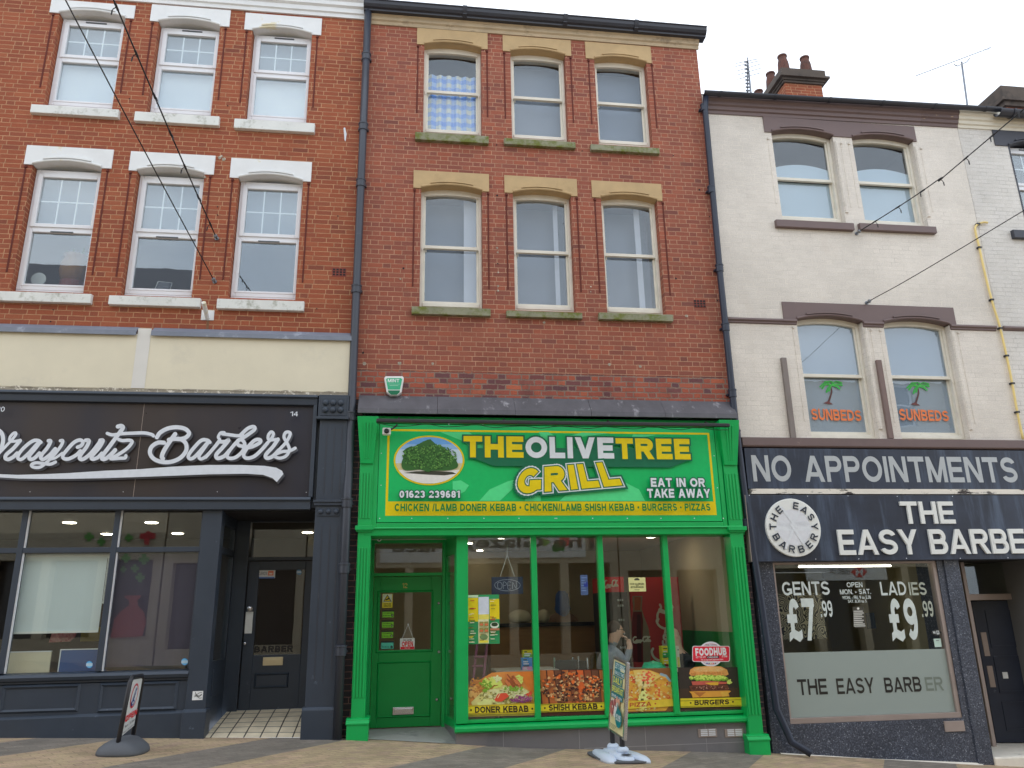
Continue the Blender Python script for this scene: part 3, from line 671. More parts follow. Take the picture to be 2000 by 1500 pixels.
for (row, i, X0, X1, Z0, Z1, lx0, lx1, lz0, lz1, o0, o1, zc) in specs:
    zt_ = Z0+(Z1-Z0)*(.53 if row == 0 else .5)
    wn_ = upvc(bl, X0, X1, Z0, Z1, zt_, RL, vent_low=(row == 1), blind=m_blind if row == 0 else None, curtain=m_backingG)
    wn_['label'] = ['upper white window at the far left of the row', 'upper white window in the middle of the row', 'upper white window nearest the drainpipe'][i] if row == 0 else ['lower white window with basket and white disc', 'lower white window with small dark notice', 'lower white window nearest the drainpipe, empty'][i]
    lintel(bl, lx0, lx1, lz0, lz1, [(o0, o1, lz0+.01, zc)], m_wpaint)
    sl_ = (sillU if row == 0 else sillD)[i]; sill(wn_, *sl_, m_wsill)
    for xx in (o0-.085, o1+.085): bead(wn_, xx, Z0+.2, lz0-.03, m_groove_shade)
# cornice, gutter
z0a = at(712, 40, 0)[1]; m = MB()
prof = [(0, 0), (-.03, 0), (-.035, .06), (-.06, .075), (-.065, .15), (-.1, .175), (-.105, .24), (-.14, .27), (-.14, .42), (0, .42)]
m.strip([(y, z+z0a) for y, z in prof], XL0, XLS-.002); m.build('cornice', m_wpaint, bl)
m = MB(); m.strip([(y-.15, z+z0a+.50) for y, z in [(0, -.06), (-.05, -.055), (-.08, -.02), (-.1, .05), (-.085, .05), (-.06, -.01), (0, .05)]], XL0, XLS-.002); m.build('gutter', m_wpaint, bl)
roof(bl, XL0, XLS-.01, zt+.1)
shell(bl, XL0, XLS-.01, gz(-9)-.6, zt, [5.0, at(300, 300)[1]-.25])
# wall details
k = MB(); k.prism([at(*p) for p in ((648, 523), (676, 524), (676.5, 541), (648.5, 540))], -.004, .01, 0)
x0, z1 = at(649.5, 524); x1, z0 = at(675.5, 539.5)
for a in range(4):
    for b_ in range(3): k.box(x0+(x1-x0)*(a+.16)/4, x0+(x1-x0)*(a+.84)/4, -.0055, 0, z0+(z1-z0)*(b_+.16)/3, z0+(z1-z0)*(b_+.84)/3, 1)
k.build('air_brick', [m_jamb, m_dark], bl)
for u, v, s in ((429, 308, 5), (437, 311, 5), (433, 305, 3), (400, 346, 3), (425, 404, 1.6), (425, 420, 1.6), (253, 193, 1.6), (445, 207, 1.6), (660, 422, 1.6), (104, 605, 1.6), (99, 628, 1.6), (619, 603, 1.6)):
    k = MB(); x, z = at(u, v); r = s*.006; k.prism([(x+r*math.cos(a)*random.uniform(.7, 1.2), z+r*math.sin(a)*random.uniform(.7, 1.2)) for a in [q*math.pi/4 for q in range(8)]], -.006, .0); k.build('wall_fixing', m_dark if s < 2.5 else m_chip, bl)
k = MB(); k.prism([at(*p) for p in ((671, 250), (674, 249), (677, 262), (675, 276), (673, 274))], -.003, .0); k.build('paint_scuff', m_blind, bl)
# cream fascia band with lead flashing
xc = XLS-.04
m = MB(); zc0 = at(400, 762, -.09)[1]; zc1 = at(400, 655, -.09)[1]; m.box(XL0, xc, -.09, .1, zc0, zc1); ob = m.build('fascia_band', m_render, bl, bevel=.01)
sx0 = at(263, 700, -.094)[0]; sx1 = at(289, 700, -.094)[0]
m = MB(); m.box(sx0, sx1, -.096, -.08, zc0+.01, zc1+.075); m.build('cover_strip', m_renderW, ob)
for a, b_ in ((XL0, sx0-.012), (sx1+.012, xc)):
    m = MB(); m.strip([(.0, zc1+.11), (-.02, zc1+.115), (-.13, zc1+.03), (-.135, zc1-.035), (-.12, zc1-.035), (-.115, zc1+.02), (0, zc1+.06)], a, b_); m.build('lead_flashing', m_lead, bl)
m = MB(); random.seed(3); x = XL0
while x < xc-.3:
    d = random.uniform(.15, .5); h = random.uniform(.003, .009); m.add([(x, -.093, zc0-.006), (x+d, -.093, zc0-.006), (x+d*.8, -.093, zc0+h), (x+d*.3, -.093, zc0+h*2.2), (x+d*.1, -.093, zc0+h)]); x += d*1.5
m.box(XL0, xc, -.088, 0, zc0-.045, zc0-.002); m.build('timber_edge', m_chip, bl)
# ---- shopfront
xs0 = XL0
zf1 = zc0-.05
m = MB(); m.box(xs0, xc+.0, -.02, .28, at(300, 993)[1], zf1); m.build('bressummer', m_navy, bl)
sx_r = at(608, 880, -.1)[0]; sz1 = at(300, 787, -.1)[1]; sz0 = at(300, 971, -.1)[1]
m = MB()
m.strip([(-.02, zf1-.005), (-.15, zf1-.005), (-.16, zf1-.04), (-.13, zf1-.06), (-.12, sz1+.0), (-.02, sz1)], xs0, sx_r+.05)
m.strip([(-.02, sz0), (-.13, sz0), (-.15, sz0-.03), (-.15, sz0-.045), (-.125, sz0-.055), (-.125, sz0-.16), (-.02, sz0-.16)], xs0, sx_r+.03)
m.box(sx_r, sx_r+.05, -.125, -.02, sz0, sz1); m.build('fascia_frame', m_navy, bl, bevel=.006)
zg1 = at(200, 994, .02)[1]                                  # top of glass
# right pilaster
def pil_left(b):
    ga = lambda u0, v0, u1, v1, y: fr(u0, v0, u1, v1, y)
    a0, a1 = at(622, 880, -.13)[0], at(676, 880, -.13)[0]; zl1 = at(650, 820, -.13)[1]; zl2 = at(645, 980, -.13)[1]; zb_ = at(617, 1381, -.13)[1]; zt_ = zf1
    m = MB(); m.box(a0, a1, -.13, .28, zb_-.02, zl1); o = m.build('pilaster', m_navy, b, bevel=.006)
    m = MB(); m.box(a0-.03, a1+.01, -.15, -.02, zl1+.03, zt_)
    cx = (a0+a1)/2; zc_ = at(652, 794, -.15)[1]
    m.box(a0+.0, a1-.02, -.158, -.15, zc_-.13, zc_+.13)
    for i in range(3):
        for j in range(2): m.lathe([(.042, 0), (.042, -.012), (.03, -.03), (.01, -.036)], (cx-.015+(i-1)*.1, -.158, zc_+(j-.5)*.1), 12, 0, 'y')
    m.box(a0-.05, a1+.02, -.185, -.02, zl1-.0, zl1+.035); m.build('capital', m_navy, o, bevel=.004)
    m = MB(); m.box(a0-.03, a1+.015, -.175, -.128, zl2-.01, zl2+.02); m.box(a0-.015, a1+.005, -.16, -.128, zl2-.05, zl2-.01)
    zs_ = zl2-.13; m.box(a0+.03, a1-.05, -.142, -.128, zs_-.055, zs_+.055)
    for i in range(3): m.lathe([(.035, 0), (.035, -.01), (.02, -.024), (.008, -.028)], (cx-.01+(i-1)*.1, -.142, zs_), 12, 0, 'y')
    m.build('cap_moulding', m_navy, o, bevel=.004)
    m = MB()
    for i in range(3): xx = a0+.09+i*.1; m.box(xx, xx+.012, -.134, -.129, zl2+.12, zl1-.12); m.box(xx, xx+.012, -.134, -.129, zb_+.3, zl2-.32)
    m.build('fluting', m_pipe, o)
    m = MB(); m.box(a0-.03, a1+.03, -.17, -.0, gz(a0)-.05, zb_-.03); m.strip([(-.0, zb_-.03), (-.17, zb_-.03), (-.135, zb_), (0, zb_)], a0-.03, a1+.03); m.build('base', m_navy, o, bevel=.006)
    return a0, a1
pa0, pa1 = pil_left(bl)
# post between window and recess
px0, px1 = at(369, 1300, -.06)[0], at(417, 1200, -.06)[0]
m = MB(); m.box(px0, px1, -.06, .12, gz(px0)+.3, sz0-.16); o = m.build('post', m_navy, bl, bevel=.005)
zb_ = at(377, 1391, -.1)[1]
m = MB(); m.box(px0-.02, px1+.02, -.1, .14, gz(px0)-.05, zb_); m.strip([(-.06, zb_+.03), (-.1, zb_), (.1, zb_), (.1, zb_+.03)], px0-.02, px1+.02); m.build('base', m_navy, o, bevel=.005)
# windows: transom, mullions, panes, sill
zs1 = at(200, 1311, -.0)[1]; zt0, zt1 = at(190, 1079, 0)[1], at(190, 1069, 0)[1]
mu = [at(52, 996, 0)[0]-1.24, at(52, 996, 0)[0], at(232, 996, 0)[0]]; mu.insert(0, mu[0]-1.24); mu.insert(0, mu[0]-1.24)
m = MB(); 
for x in mu: m.box(x-.033, x+.033, -.02, .09, zs1, zg1+.03)
m.box(xs0, px0, -.012, .085, zt0, zt1); m.box(xs0, px0, -.01, .09, zg1, zg1+.12); m.box(px0-.03, px0, -.0, .08, zs1, zg1); m.build('window_frame', m_navy, bl, bevel=.004)
edges = [xs0]+mu+[px0]
for a, b_ in zip(edges, edges[1:]):
    if b_-a < .1: continue
    p_ = MB(); p_.box(a+.03, b_-.03, .03, .038, zs1, zt0); p_.box(a+.03, b_-.03, .03, .038, zt1, zg1); o = p_.build('pane', m_shopglass, bl)
    for q0, q1 in ((zs1, zt0), (zt1, zg1)): st = MB(); st.box(a+.034, a+.048, .0, .03, q0, q1); st.build('glazing_strip', m_upvc, o)
m = MB(); m.strip([(.09, zs1), (-.05, zs1-.02), (-.075, zs1-.05), (-.06, zs1-.085), (-.02, zs1-.1), (-.02, zs1-.13), (.09, zs1-.13)], xs0, px0); m.build('window_sill', m_navy, bl)
zpl = [at(100, 1401, -.05)[1], at(355, 1391, -.05)[1]]
m = MB(); m.box(xs0, px0, -.02, .09, gz(xs0)-.4, zs1-.12)
sl0 = (zpl[1]-zpl[0])/(at(355, 1391, -.05)[0]-at(100, 1401, -.05)[0]); za = zpl[0]+(xs0-at(100, 1401, -.05)[0])*sl0
m.strip([(-.02, .02), (-.055, -.01), (-.055, -2.0), (-.02, -2.0)], xs0, px0, za, zpl[1]+.0)
ob = m.build('stall_riser', m_navy, bl)
def panel(par, x0, x1, z0, z1, y, mat, r=.045, d=.022):
    m = MB()
    def ringq(i0, i1):
        pass
    A = [(x0, z0), (x1, z0), (x1, z1), (x0, z1)]; B = [(x0+r, z0+r), (x1-r, z0+r), (x1-r, z1-r), (x0+r, z1-r)]; Cc = [(x0+r*.5, z0+r*.5), (x1-r*.5, z0+r*.5), (x1-r*.5, z1-r*.5), (x0+r*.5, z1-r*.5)]
    for P_, Q_, ya, yb in ((A, Cc, y, y-d), (Cc, B, y-d, y-.002)):
        for i in range(4):
            j = (i+1) % 4; m.add([(P_[i][0], ya, P_[i][1]), (P_[j][0], ya, P_[j][1]), (Q_[j][0], yb, Q_[j][1]), (Q_[i][0], yb, Q_[i][1])])
    return m.build('panel_moulding', mat, par, fixn=True)
pn = []
for (u0, v0, u1, v1) in ((5, 1339, 152, 1390), (196, 1334, 345, 1387)):
    X0, Z1 = at(u0, v0, -.02); X1, Z0 = at(u1, v1, -.02); pn.append(X0); panel(ob, X0, X1, Z0, Z1, -.021, m_navy)
for k in (2, 3, 4): q = (pn[0]-pn[1])*k; panel(ob, X0+q, X1+q, Z0+.04*k, Z1+.04*k, -.021, m_navy)
# recess: side return, door, soffit, tiled floor
YD = 1.05
dx0 = at(474, 1200, YD)[0]; dx1 = pa1-.02
fz0 = gz(-1.7)+.0
fl = MB(); zfb = at(520, 1386, YD)[1]
fl.add([(px1, -.03, gz(px1)+.004), (pa0+.05, -.03, gz(pa0)+.004), (dx1, YD, zfb), (dx0-.1, YD, zfb)]); fl.build('tiled_floor', m_floortile, bl)
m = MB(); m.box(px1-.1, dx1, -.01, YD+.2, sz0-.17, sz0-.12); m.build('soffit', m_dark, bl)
# return (side) window
m = MB(); rx = px1-.03
def rbox(y0, y1, z0, z1, t=.06): m.box(rx-t+(dx0-px1)*y0*.0, rx, y0, y1, z0, z1)
zr = at(440, 1290, .4)[1]
rbox(.12, YD, gz(-2.3)-.1, zr); rbox(.12, .2, zr, sz0-.16); rbox(YD-.1, YD, zr, sz0-.16); rbox(.2, YD-.1, zt0, zt1+.02); rbox(.2, YD-.1, sz0-.3, sz0-.16)
o = m.build('side_window_frame', m_navy, bl, bevel=.004)
m = MB(); m.box(rx-.034, rx-.028, .2, YD-.1, zr, zt0); m.box(rx-.034, rx-.028, .2, YD-.1, zt1+.02, sz0-.3); m.build('side_pane', m_shopglass, o)
m = MB(); m.box(rx, rx+.012, .3, YD-.2, zr-.42, zr-.1); m.build('panel_moulding', m_navy, o, bevel=.01)
# barber door
D0, D1 = at(479, 1200, YD)[0], dx1; dz0 = zfb; dz1 = at(540, 1096, YD)[1]; tz1 = at(540, 1020, YD)[1]
m = MB(); m.box(rx-.08, D0-.012, YD-.04, YD+.1, dz0-.1, sz0-.13); m.box(D0-.012, D1, YD-.03, YD+.09, dz1+.01, dz1+.055); m.box(D0-.012, D1, YD-.03, YD+.09, tz1, sz0-.13); m.build('door_frame', m_navy, bl, bevel=.004)
m = MB(); m.box(D0, D1, YD+.02, YD+.026, dz1+.055, tz1); m.build('transom_pane', m_shopglass, bl)
gx0, gx1 = at(500, 1200, YD)[0], at(592, 1200, YD)[0]; gz1_ = at(540, 1113, YD)[1]; gz0_ = at(530, 1279, YD)[1]
m = MB(); m.box(D0, gx0, YD, YD+.05, dz0, dz1); m.box(gx1, D1, YD, YD+.05, dz0, dz1); m.box(gx0, gx1, YD, YD+.05, dz0, gz0_); m.box(gx0, gx1, YD, YD+.05, gz1_, dz1)
door = m.build('door', m_navy, bl, bevel=.005)
m = MB(); m.box(gx0, gx1, YD+.02, YD+.026, gz0_, gz1_); m.build('door_pane', m_shopglass, door)
X0, X1, Z0, Z1 = fr(497, 1315, 563, 1343, YD); panel(door, X0, X1, Z0, Z1, YD-.001, m_navy, .03, .018)
m = MB(); m.pbox(514, 1284, 552, 1299, YD-.012, YD+.002); m.pbox(518, 1288, 548, 1295, YD-.016, YD-.01); m.build('letterbox', m_brass, door, bevel=.002)
m = MB(); c = at3(487, 1189, YD-.05); m.lathe([(.03, .05), (.032, .044), (.014, .04), (.014, .02), (.03, .012), (.034, 0), (.028, -.014), (.012, -.02)], c, 14, 0, 'y'); c = at3(478, 1257, YD); m.lathe([(.018, .0), (.018, -.012), (.008, -.016)], c, 10, 0, 'y'); m.build('handle', m_steel, door, smooth=False)
m = MB(); m.pbox(480.5, 1195, 491.5, 1237, YD-.006, YD+.001); m.build('push_plate', m_plastw, door)

# ================================================================== 2. MIDDLE BRICK BUILDING (No 12)
X20, X21 = -.757, 4.695
bm_ = thing('narrow_brick_building', 'narrow three storey brick building with buff stone lintels and a bright green takeaway front', 'building', (2, 0, gz(2)))
RM = .13
Wm = [  # TL, TR, BL/BR mid-height columns, crown v, rail v
    dict(l=(829, 110, 826.5, 250), r=(938.5, 115, 939, 250), bot=(883, 261), spr=(938, 106), crown=(884, 96.5), rail=(884, 179.5), lint=(815, 54, 952.5, 96), sill=(811, 257, 954.7, 280)),
    dict(l=(995.5, 130, 998.3, 260), r=(1101, 130, 1105.5, 262), bot=(1050, 272), spr=(1101, 119), crown=(1048, 110.5), rail=(1048, 191), lint=(981.7, 68.4, 1116, 109), sill=(985, 269, 1124.6, 289)),
    dict(l=(1160, 140, 1164, 270), r=(1258.5, 140, 1268, 275), bot=(1214, 282), spr=(1258, 131), crown=(1209, 122), rail=(1212, 202), lint=(1142.6, 81, 1273, 123), sill=(1154, 281, 1289, 300)),
    dict(l=(823, 376, 819.4, 597), r=(940, 380, 940.6, 601), bot=(880, 600), spr=(940, 382), crown=(880, 371), rail=(880, 482.5), lint=(808, 332, 955.4, 374), sill=(804, 598, 958.4, 617)),
    dict(l=(1000.6, 390, 1003.6, 602), r=(1113, 390, 1118.6, 606), bot=(1060, 605), spr=(1113, 391), crown=(1056, 380), rail=(1058, 491), lint=(985, 342, 1128, 383), sill=(989.4, 606, 1138, 622)),
    dict(l=(1171, 400, 1181.6, 604), r=(1279, 398, 1292.6, 612), bot=(1237, 611), spr=(1279, 399), crown=(1225, 389), rail=(1228, 497.5), lint=(1155, 352, 1294, 392), sill=(1170, 610, 1315.4, 627.4))]
def win_from(d, Y):
    l, r = d['l'], d['r']
    X0 = (at(l[0], l[1], Y)[0]+at(l[2], l[3], Y)[0])/2; X1 = (at(r[0], r[1], Y)[0]+at(r[2], r[3], Y)[0])/2
    return X0, X1, at(*d['bot'], Y)[1], at(*d['spr'], Y)[1], at(*d['crown'], Y)[1], at(*d['rail'], Y)[1]
holes = []; L = []
for d in Wm:
    X0, X1, Z0, zs, zc, zr_ = win_from(d, RM)
    lx0, lz1 = at(*d['lint'][:2], -.018); lx1, lz0 = at(*d['lint'][2:], -.018)
    zc_o = lz0+.075
    holes.append((X0-.004, X1+.004, at(*d['bot'], 0)[1]-.02, zc_o)); L.append((d, X0, X1, Z0, zs, zc_o-.03, zr_, lx0, lx1, lz0, lz1, zc_o))
z_join = at(1000, 728)[1]; z_top = at(1100, 60)[1]
w = MB(); wall(w, X20, X21, z_join, z_top, holes); w.build('wall', m_brickM, bm_, fixn=False)
zl_ = at(1060, 800, 0)[1]
w = MB(); wall(w, X20, X21, zl_, z_join, [], .002); w.build('lower_wall_band', m_brickOld, bm_, fixn=False)
nm = ['upper left sash window with checked curtain', 'upper middle sash window', 'upper right sash window', 'lower left sash window', 'lower middle sash window', 'lower right sash window']
for i, (d, X0, X1, Z0, zs, zc, zr_, lx0, lx1, lz0, lz1, zco) in enumerate(L):
    wn_ = sash(bm_, X0-.004, X1+.004, Z0, lz0+.03, zc, zr_, RM, blind=m_backingG if i in (1, 2) else None, blindy=.3); wn_['label'] = nm[i]
    lintel(bm_, lx0, lx1, lz0, lz1, [(X0-.004, X1+.004, lz0+.012, zco)], m_stone)
    sill(wn_, *d['sill'], m_moss)
    for xx in (X0-.105, X1+.095): bead(wn_, xx, Z0+.25, lz0-.03, m_groove_shade)
# checked curtain (upper left) and pale curtain edges (lower row)
d, X0, X1, Z0, zs, zc, zr_ = L[0][:7]
t = NT('checked_cloth'); p = t.pos(); x, y, z = t.sep(p)
sx = t.math('GREATER_THAN', t.math('FRACT', t.math('MULTIPLY', x, 6.2)), .5); sz = t.math('GREATER_THAN', t.math('FRACT', t.math('MULTIPLY', z, 6.2)), .5)
ck = t.ramp(t.math('MULTIPLY', t.math('ADD', sx, sz), .5), [(0, S(214, 214, 196, .6)), (.5, S(150, 176, 210, .6)), (1, S(92, 130, 188, .6))])
m_check = t.done(t.bsdf(ck, .9))
m = MB(); n = 26; zt_ = zr_+.42
for k in range(n):
    xa, xb = X0+.03+(X1-X0-.06)*k/n, X0+.03+(X1-X0-.06)*(k+1)/n; ya, yb = [RM+.16+.02*math.sin(q*1.5) for q in (k, k+1)]
    m.add([(xa, ya, Z0+.05), (xb, yb, Z0+.05), (xb, yb, zt_), (xa, ya, zt_)])
m.build('curtain', m_check, bm_, fixn=False)
for i in (3, 4, 5):
    d, X0, X1, Z0, zs, zc, zr_ = L[i][:7]; m = MB(); wd = [.19, .07, .09][i-3]; xo = [.0, .09, .13][i-3]
    m.box(X1-.06-wd-xo, X1-.06-xo, RM+.22, RM+.23, Z0, zc); m.build('curtain_edge', m_blind, bm_)
for i in (3, 4, 5):
    d, X0, X1, Z0, zs, zc, zr_ = L[i][:7]; m = MB(); m.box(X0+.01, X1-.01, RM+.42, RM+.425, Z0, zc); m.build('pane_backing', m_backingG, bm_)  # grey back plane added to give the panes their sky-lit tone
# cornice + gutter + roof
p0, p1 = at(734, 45, -.02), at(1377, 99, -.02); 
zc0_ = (p0[1]+p1[1])/2
prof = [(0.0, 0), (-.02, 0), (-.03, .05), (-.055, .07), (-.06, .12), (-.09, .15), (-.095, .2), (-.13, .235), (-.14, .33), (0, .33)]
m = MB(); m.strip([(y, z+zc0_) for y, z in prof], X20+.01, X21+.03); m.build('cornice', m_cornice, bm_)
zgt = at(1060, 25, -.25)[1]
m = MB(); m.strip([(y, z+zgt) for y, z in [(0, -.13), (-.15, -.13), (-.155, -.105), (-.19, -.09), (-.215, -.05), (-.225, .0), (-.24, .005), (-.24, .02), (-.2, .02), (-.2, -.03), (0, -.03)]], X20-.1, X21+.12); go = m.build('gutter', m_gutter, bm_)
m = MB()
for x in (.75, 2.4, 3.6): m.strip([(y, z+zgt) for y, z in [(-.14, -.137), (-.158, -.11), (-.195, -.095), (-.222, -.052), (-.246, .0), (-.248, .026), (-.2, .022), (-.2, -.1)]], x-.035, x+.035)
m.build('gutter_joint', m_gutter, go)
roof(bm_, X20+.005, X21-.005, z_top+.12)
shell(bm_, X20+.003, X21-.003, gz(5)-.6, z_top, [4.15, at(1000, 310)[1]-.3])
k = MB(); x0, z1 = at(1354, 585.5); x1, z0 = at(1379, 601); k.box(x0, x1, -.005, .02, z0, z1)
for a in range(4):
    for b_ in range(3): k.box(x0+(x1-x0)*(a+.14)/4, x0+(x1-x0)*(a+.86)/4, -.0065, 0, z0+(z1-z0)*(b_+.14)/3, z0+(z1-z0)*(b_+.86)/3, 1)
k.build('air_brick', [m_jamb, m_dark], bm_)
for u, v, s, mi in ((971, 484, 3.2, 1), (972, 493, 2.6, 1), (972, 515, 2, 0), (973, 532, 2.4, 1), (973, 559, 3, 1), (973, 568, 3, 1), (788, 524, 3, 0), (782, 545, 2.6, 1), (1063, 630, 4, 1), (1341, 617, 4.4, 1), (1154, 560, 2, 1), (1154, 570, 2, 1), (971, 382, 3, 0), (1320, 544, 3, 0), (1386, 423, 2, 0), (1401, 587, 2, 0), (1366, 371, 3, 0), (1100, 437, 1.5, 0), (780, 710, 5, 1), (712, 710, 5, 1), (709, 689, 3, 0), (845, 710, 4, 1), (1190, 712, 4, 1), (1250, 716, 4.5, 1), (792, 270, 2, 0), (970, 283, 2, 0), (1137, 295, 2, 0), (1315, 304, 2, 0)):
    k = MB(); x, z = at(u, v); r = s*.0055; k.prism([(x+r*math.cos(a)*random.uniform(.7, 1.2), z+r*math.sin(a)*random.uniform(.7, 1.2)) for a in [q*math.pi/4 for q in range(8)]], -.004, .0); k.build('filler_patch', [m_dark, m_chip][mi], bm_)
# lead flashing over the green front
m = MB(); zl1 = at(1060, 779, -.02)[1]; zl0 = at(1060, 811, -.22)[1]
seg = 5
for i in range(seg):
    a, b_ = X20+.06+(X21-X20-.1)*i/seg, X20+.06+(X21-X20-.1)*(i+1)/seg-.004; dy = .004*(i % 2)
    m.strip([(.01, zl1), (-.02-dy, zl1+.005), (-.20-dy, zl0+.07), (-.215-dy, zl0), (-.2-dy, zl0-.004), (-.18, zl0+.05), (.01, zl1-.06)], a, b_)
m.build('lead_flashing', m_leadD, bm_)
# ---- green shopfront
GY = -.1
fx0, fx1 = at(736, 930, GY)[0], at(1412, 930, GY)[0]; fz1 = zl0+.0; fz0 = at(1060, 1029, GY)[1]
bz0 = at(1060, 1046, GY)[1]
m = MB(); m.box(X20+.12, X21-.06, GY+.02, .28, bz0, zl0-.01); m.build('fascia_backing', m_green, bm_)
sgn = [at(742, 828, -.13), at(1392, 836, -.13), at(736, 1020, -.13), at(1414, 1018, -.13)]
SX0, SX1 = (sgn[0][0]+sgn[2][0])/2, (sgn[1][0]+sgn[3][0])/2; SZ1 = (sgn[0][1]+sgn[1][1])/2; SZ0 = (sgn[2][1]+sgn[3][1])/2
m = MB(); m.box(SX0-.07, SX0-.006, GY-.03, GY+.03, SZ0-.08, SZ1+.05); m.box(SX1+.006, SX1+.07, GY-.03, GY+.03, SZ0-.08, SZ1+.05); m.box(SX0-.006, SX1+.006, GY-.03, GY+.03, SZ0-.08, SZ0-.012); m.box(SX0-.006, SX1+.006, GY-.03, GY+.03, SZ1+.01, SZ1+.05)
m.strip([(GY+.02, fz0), (GY-.06, fz0), (GY-.075, fz0-.02), (GY-.045, fz0-.035), (GY-.04, bz0+.005), (GY+.02, bz0+.005)], X20+.2, X21-.12); m.build('fascia_frame', m_green, bm_, bevel=.006)
def pil_green(x0, x1, zcap1, zcap0, zledge, gl, right=False):
    Yp = -.15; m = MB(); m.box(x0, x1, Yp, .1, zledge-.03, zcap1); o = m.build('pilaster', m_green, bm_, bevel=.006)
    cx = (x0+x1)/2; hw = (x1-x0)/2
    m = MB(); m.mesh([(cx-hw-.05, Yp-.12, zcap1), (cx+hw+.05, Yp-.12, zcap1), (cx+hw-.005, Yp-.03, zcap0), (cx-hw+.005, Yp-.03, zcap0), (cx-hw-.05, Yp+.06, zcap1), (cx+hw+.05, Yp+.06, zcap1), (cx+hw-.005, Yp+.06, zcap0), (cx-hw+.005, Yp+.06, zcap0)], [(0, 1, 2, 3), (4, 7, 6, 5), (0, 4, 5, 1), (3, 2, 6, 7), (0, 3, 7, 4), (1, 5, 6, 2)])
    for i in (-1, 0, 1):
        a = cx+i*hw*.45; m.mesh([(a-.014, Yp-.124, zcap1-.08), (a+.014, Yp-.124, zcap1-.08), (cx+(a-cx)*.6+.01, Yp-.043, zcap0+.06), (cx+(a-cx)*.6-.01, Yp-.043, zcap0+.06), (a-.014, Yp-.1, zcap1-.08), (a+.014, Yp-.1, zcap1-.08), (cx+(a-cx)*.6+.01, Yp-.02, zcap0+.06), (cx+(a-cx)*.6-.01, Yp-.02, zcap0+.06)], [(0, 1, 2, 3), (0, 4, 5, 1), (3, 2, 6, 7), (0, 3, 7, 4), (1, 5, 6, 2)])
    m.build('bracket_capital', m_green, o, bevel=.003)
    m = MB(); m.box(x0-.03, x1+.03, Yp-.045, .1, zledge-.03, zledge+.025); m.box(x0-.015, x1+.015, Yp-.025, .1, zledge-.05, zledge-.03); m.build('ledge', m_green, o, bevel=.004)
    m = MB(); zb = gl+.22; m.box(x0+.005, x1-.005, Yp+.012, .1, gl-.05, zledge-.05)
    for i in range(4): a = x0+.02+(x1-x0-.065)*i/3; m.box(a, a+.022, Yp-.002, Yp+.014, zb+.25, zledge-.25); m.box(a, a+.022, Yp-.014, Yp+.004, zledge+.12, zcap0-.12)
    m.build('fluted_shaft', m_green, o, bevel=.003)
    m = MB(); m.box(x0-.04, x1+.04, Yp-.05, .1, gl-.06, zb-.05); m.strip([(.1, zb-.05), (Yp-.06, zb-.05), (Yp-.06, zb-.03), (Yp-.03, zb-.005), (Yp-.03, zb+.01), (Yp, zb+.02), (.1, zb+.02)], x0-.05, x1+.05); m.build('base', m_green, o, bevel=.004)
pgx0, pgx1 = at(692, 1200, -.15)[0], at(720, 1200, -.15)[0]
pil_green(pgx0, pgx1, at(720, 813, -.27)[1], at(720, 905, -.18)[1], at(713, 1031, -.15)[1], gz(-.6))
qgx0, qgx1 = at(1441, 1200, -.15)[0], at(1469, 1200, -.15)[0]
pil_green(qgx0, qgx1, at(1416, 820, -.27)[1], at(1426, 908, -.18)[1], at(1438, 1032, -.15)[1], gz(4.6))
m = MB(); m.box(X20+.008, pgx0-.0, -.01, .25, gz(-.7)-.1, zl1-.05); m.build('black_brick_pier', m_brickK, bm_)
m = MB(); m.box(qgx1-.05, X21-.004, -.012, .25, gz(4.7)-.1, zl1-.08); m.build('dark_brick_pier', m_brickK, bm_)
# shop window
wx0 = at(891, 1200, 0)[0]; wx0b = at(914, 1200, 0)[0]; wx1 = at(1433, 1200, .0)[0]
wz1 = at(1150, 1046, .02)[1]; wz0 = at(1150, 1401, .0)[1]
mul = [at(1041.5, 1046, 0)[0], at(1170.5, 1046, 0)[0], at(1297, 1046, 0)[0]]
m = MB(); m.box(wx0, wx0b, -.03, .1, wz0-.02, wz1+.06); 
for x in mul: m.box(x-.038, x+.038, -.02, .09, wz0, wz1)
m.box(wx1, wx1+.06, -.02, .09, wz0, wz1+.02); m.box(wx0b, wx1+.06, -.015, .09, wz1, wz1+.1); m.box(wx0b, wx1, -.01, .09, wz0-.02, wz0+.02); m.build('window_frame', m_green, bm_, bevel=.005)
ed = [wx0b]+mul+[wx1]
for i, (a, b_) in enumerate(zip(ed, ed[1:])):
    p_ = MB(); p_.box(a+(.038 if i else 0), b_-(.038 if i < 3 else 0), .04, .048, wz0+.02, wz1); p_.build('pane', m_shopglass, bm_)
m = MB(); m.strip([(.1, wz0-.02), (-.09, wz0-.045), (-.115, wz0-.065), (-.115, wz0-.1), (-.08, wz0-.12), (.1, wz0-.12)], wx0-.02, qgx0+.02); m.build('window_sill', m_green, bm_, bevel=.003)
m = MB(); m.box(wx0-.005, qgx0+.01, -.045, .3, gz(5)-.2, wz0-.12); ob = m.build('stall_riser', m_tile, bm_)
m = MB()
for u in (983, 1131, 1260, 1378): x = at(u, 1430, -.045)[0]; m.box(x-.003, x+.003, -.047, -.04, gz(x)-.05, wz0-.13)
zz = at(1380, 1452, -.045)[1]; m.box(at(1140, 1440, -.045)[0], qgx0, -.047, -.04, zz-.003, zz+.003); m.build('grout_line', m_grout, ob)
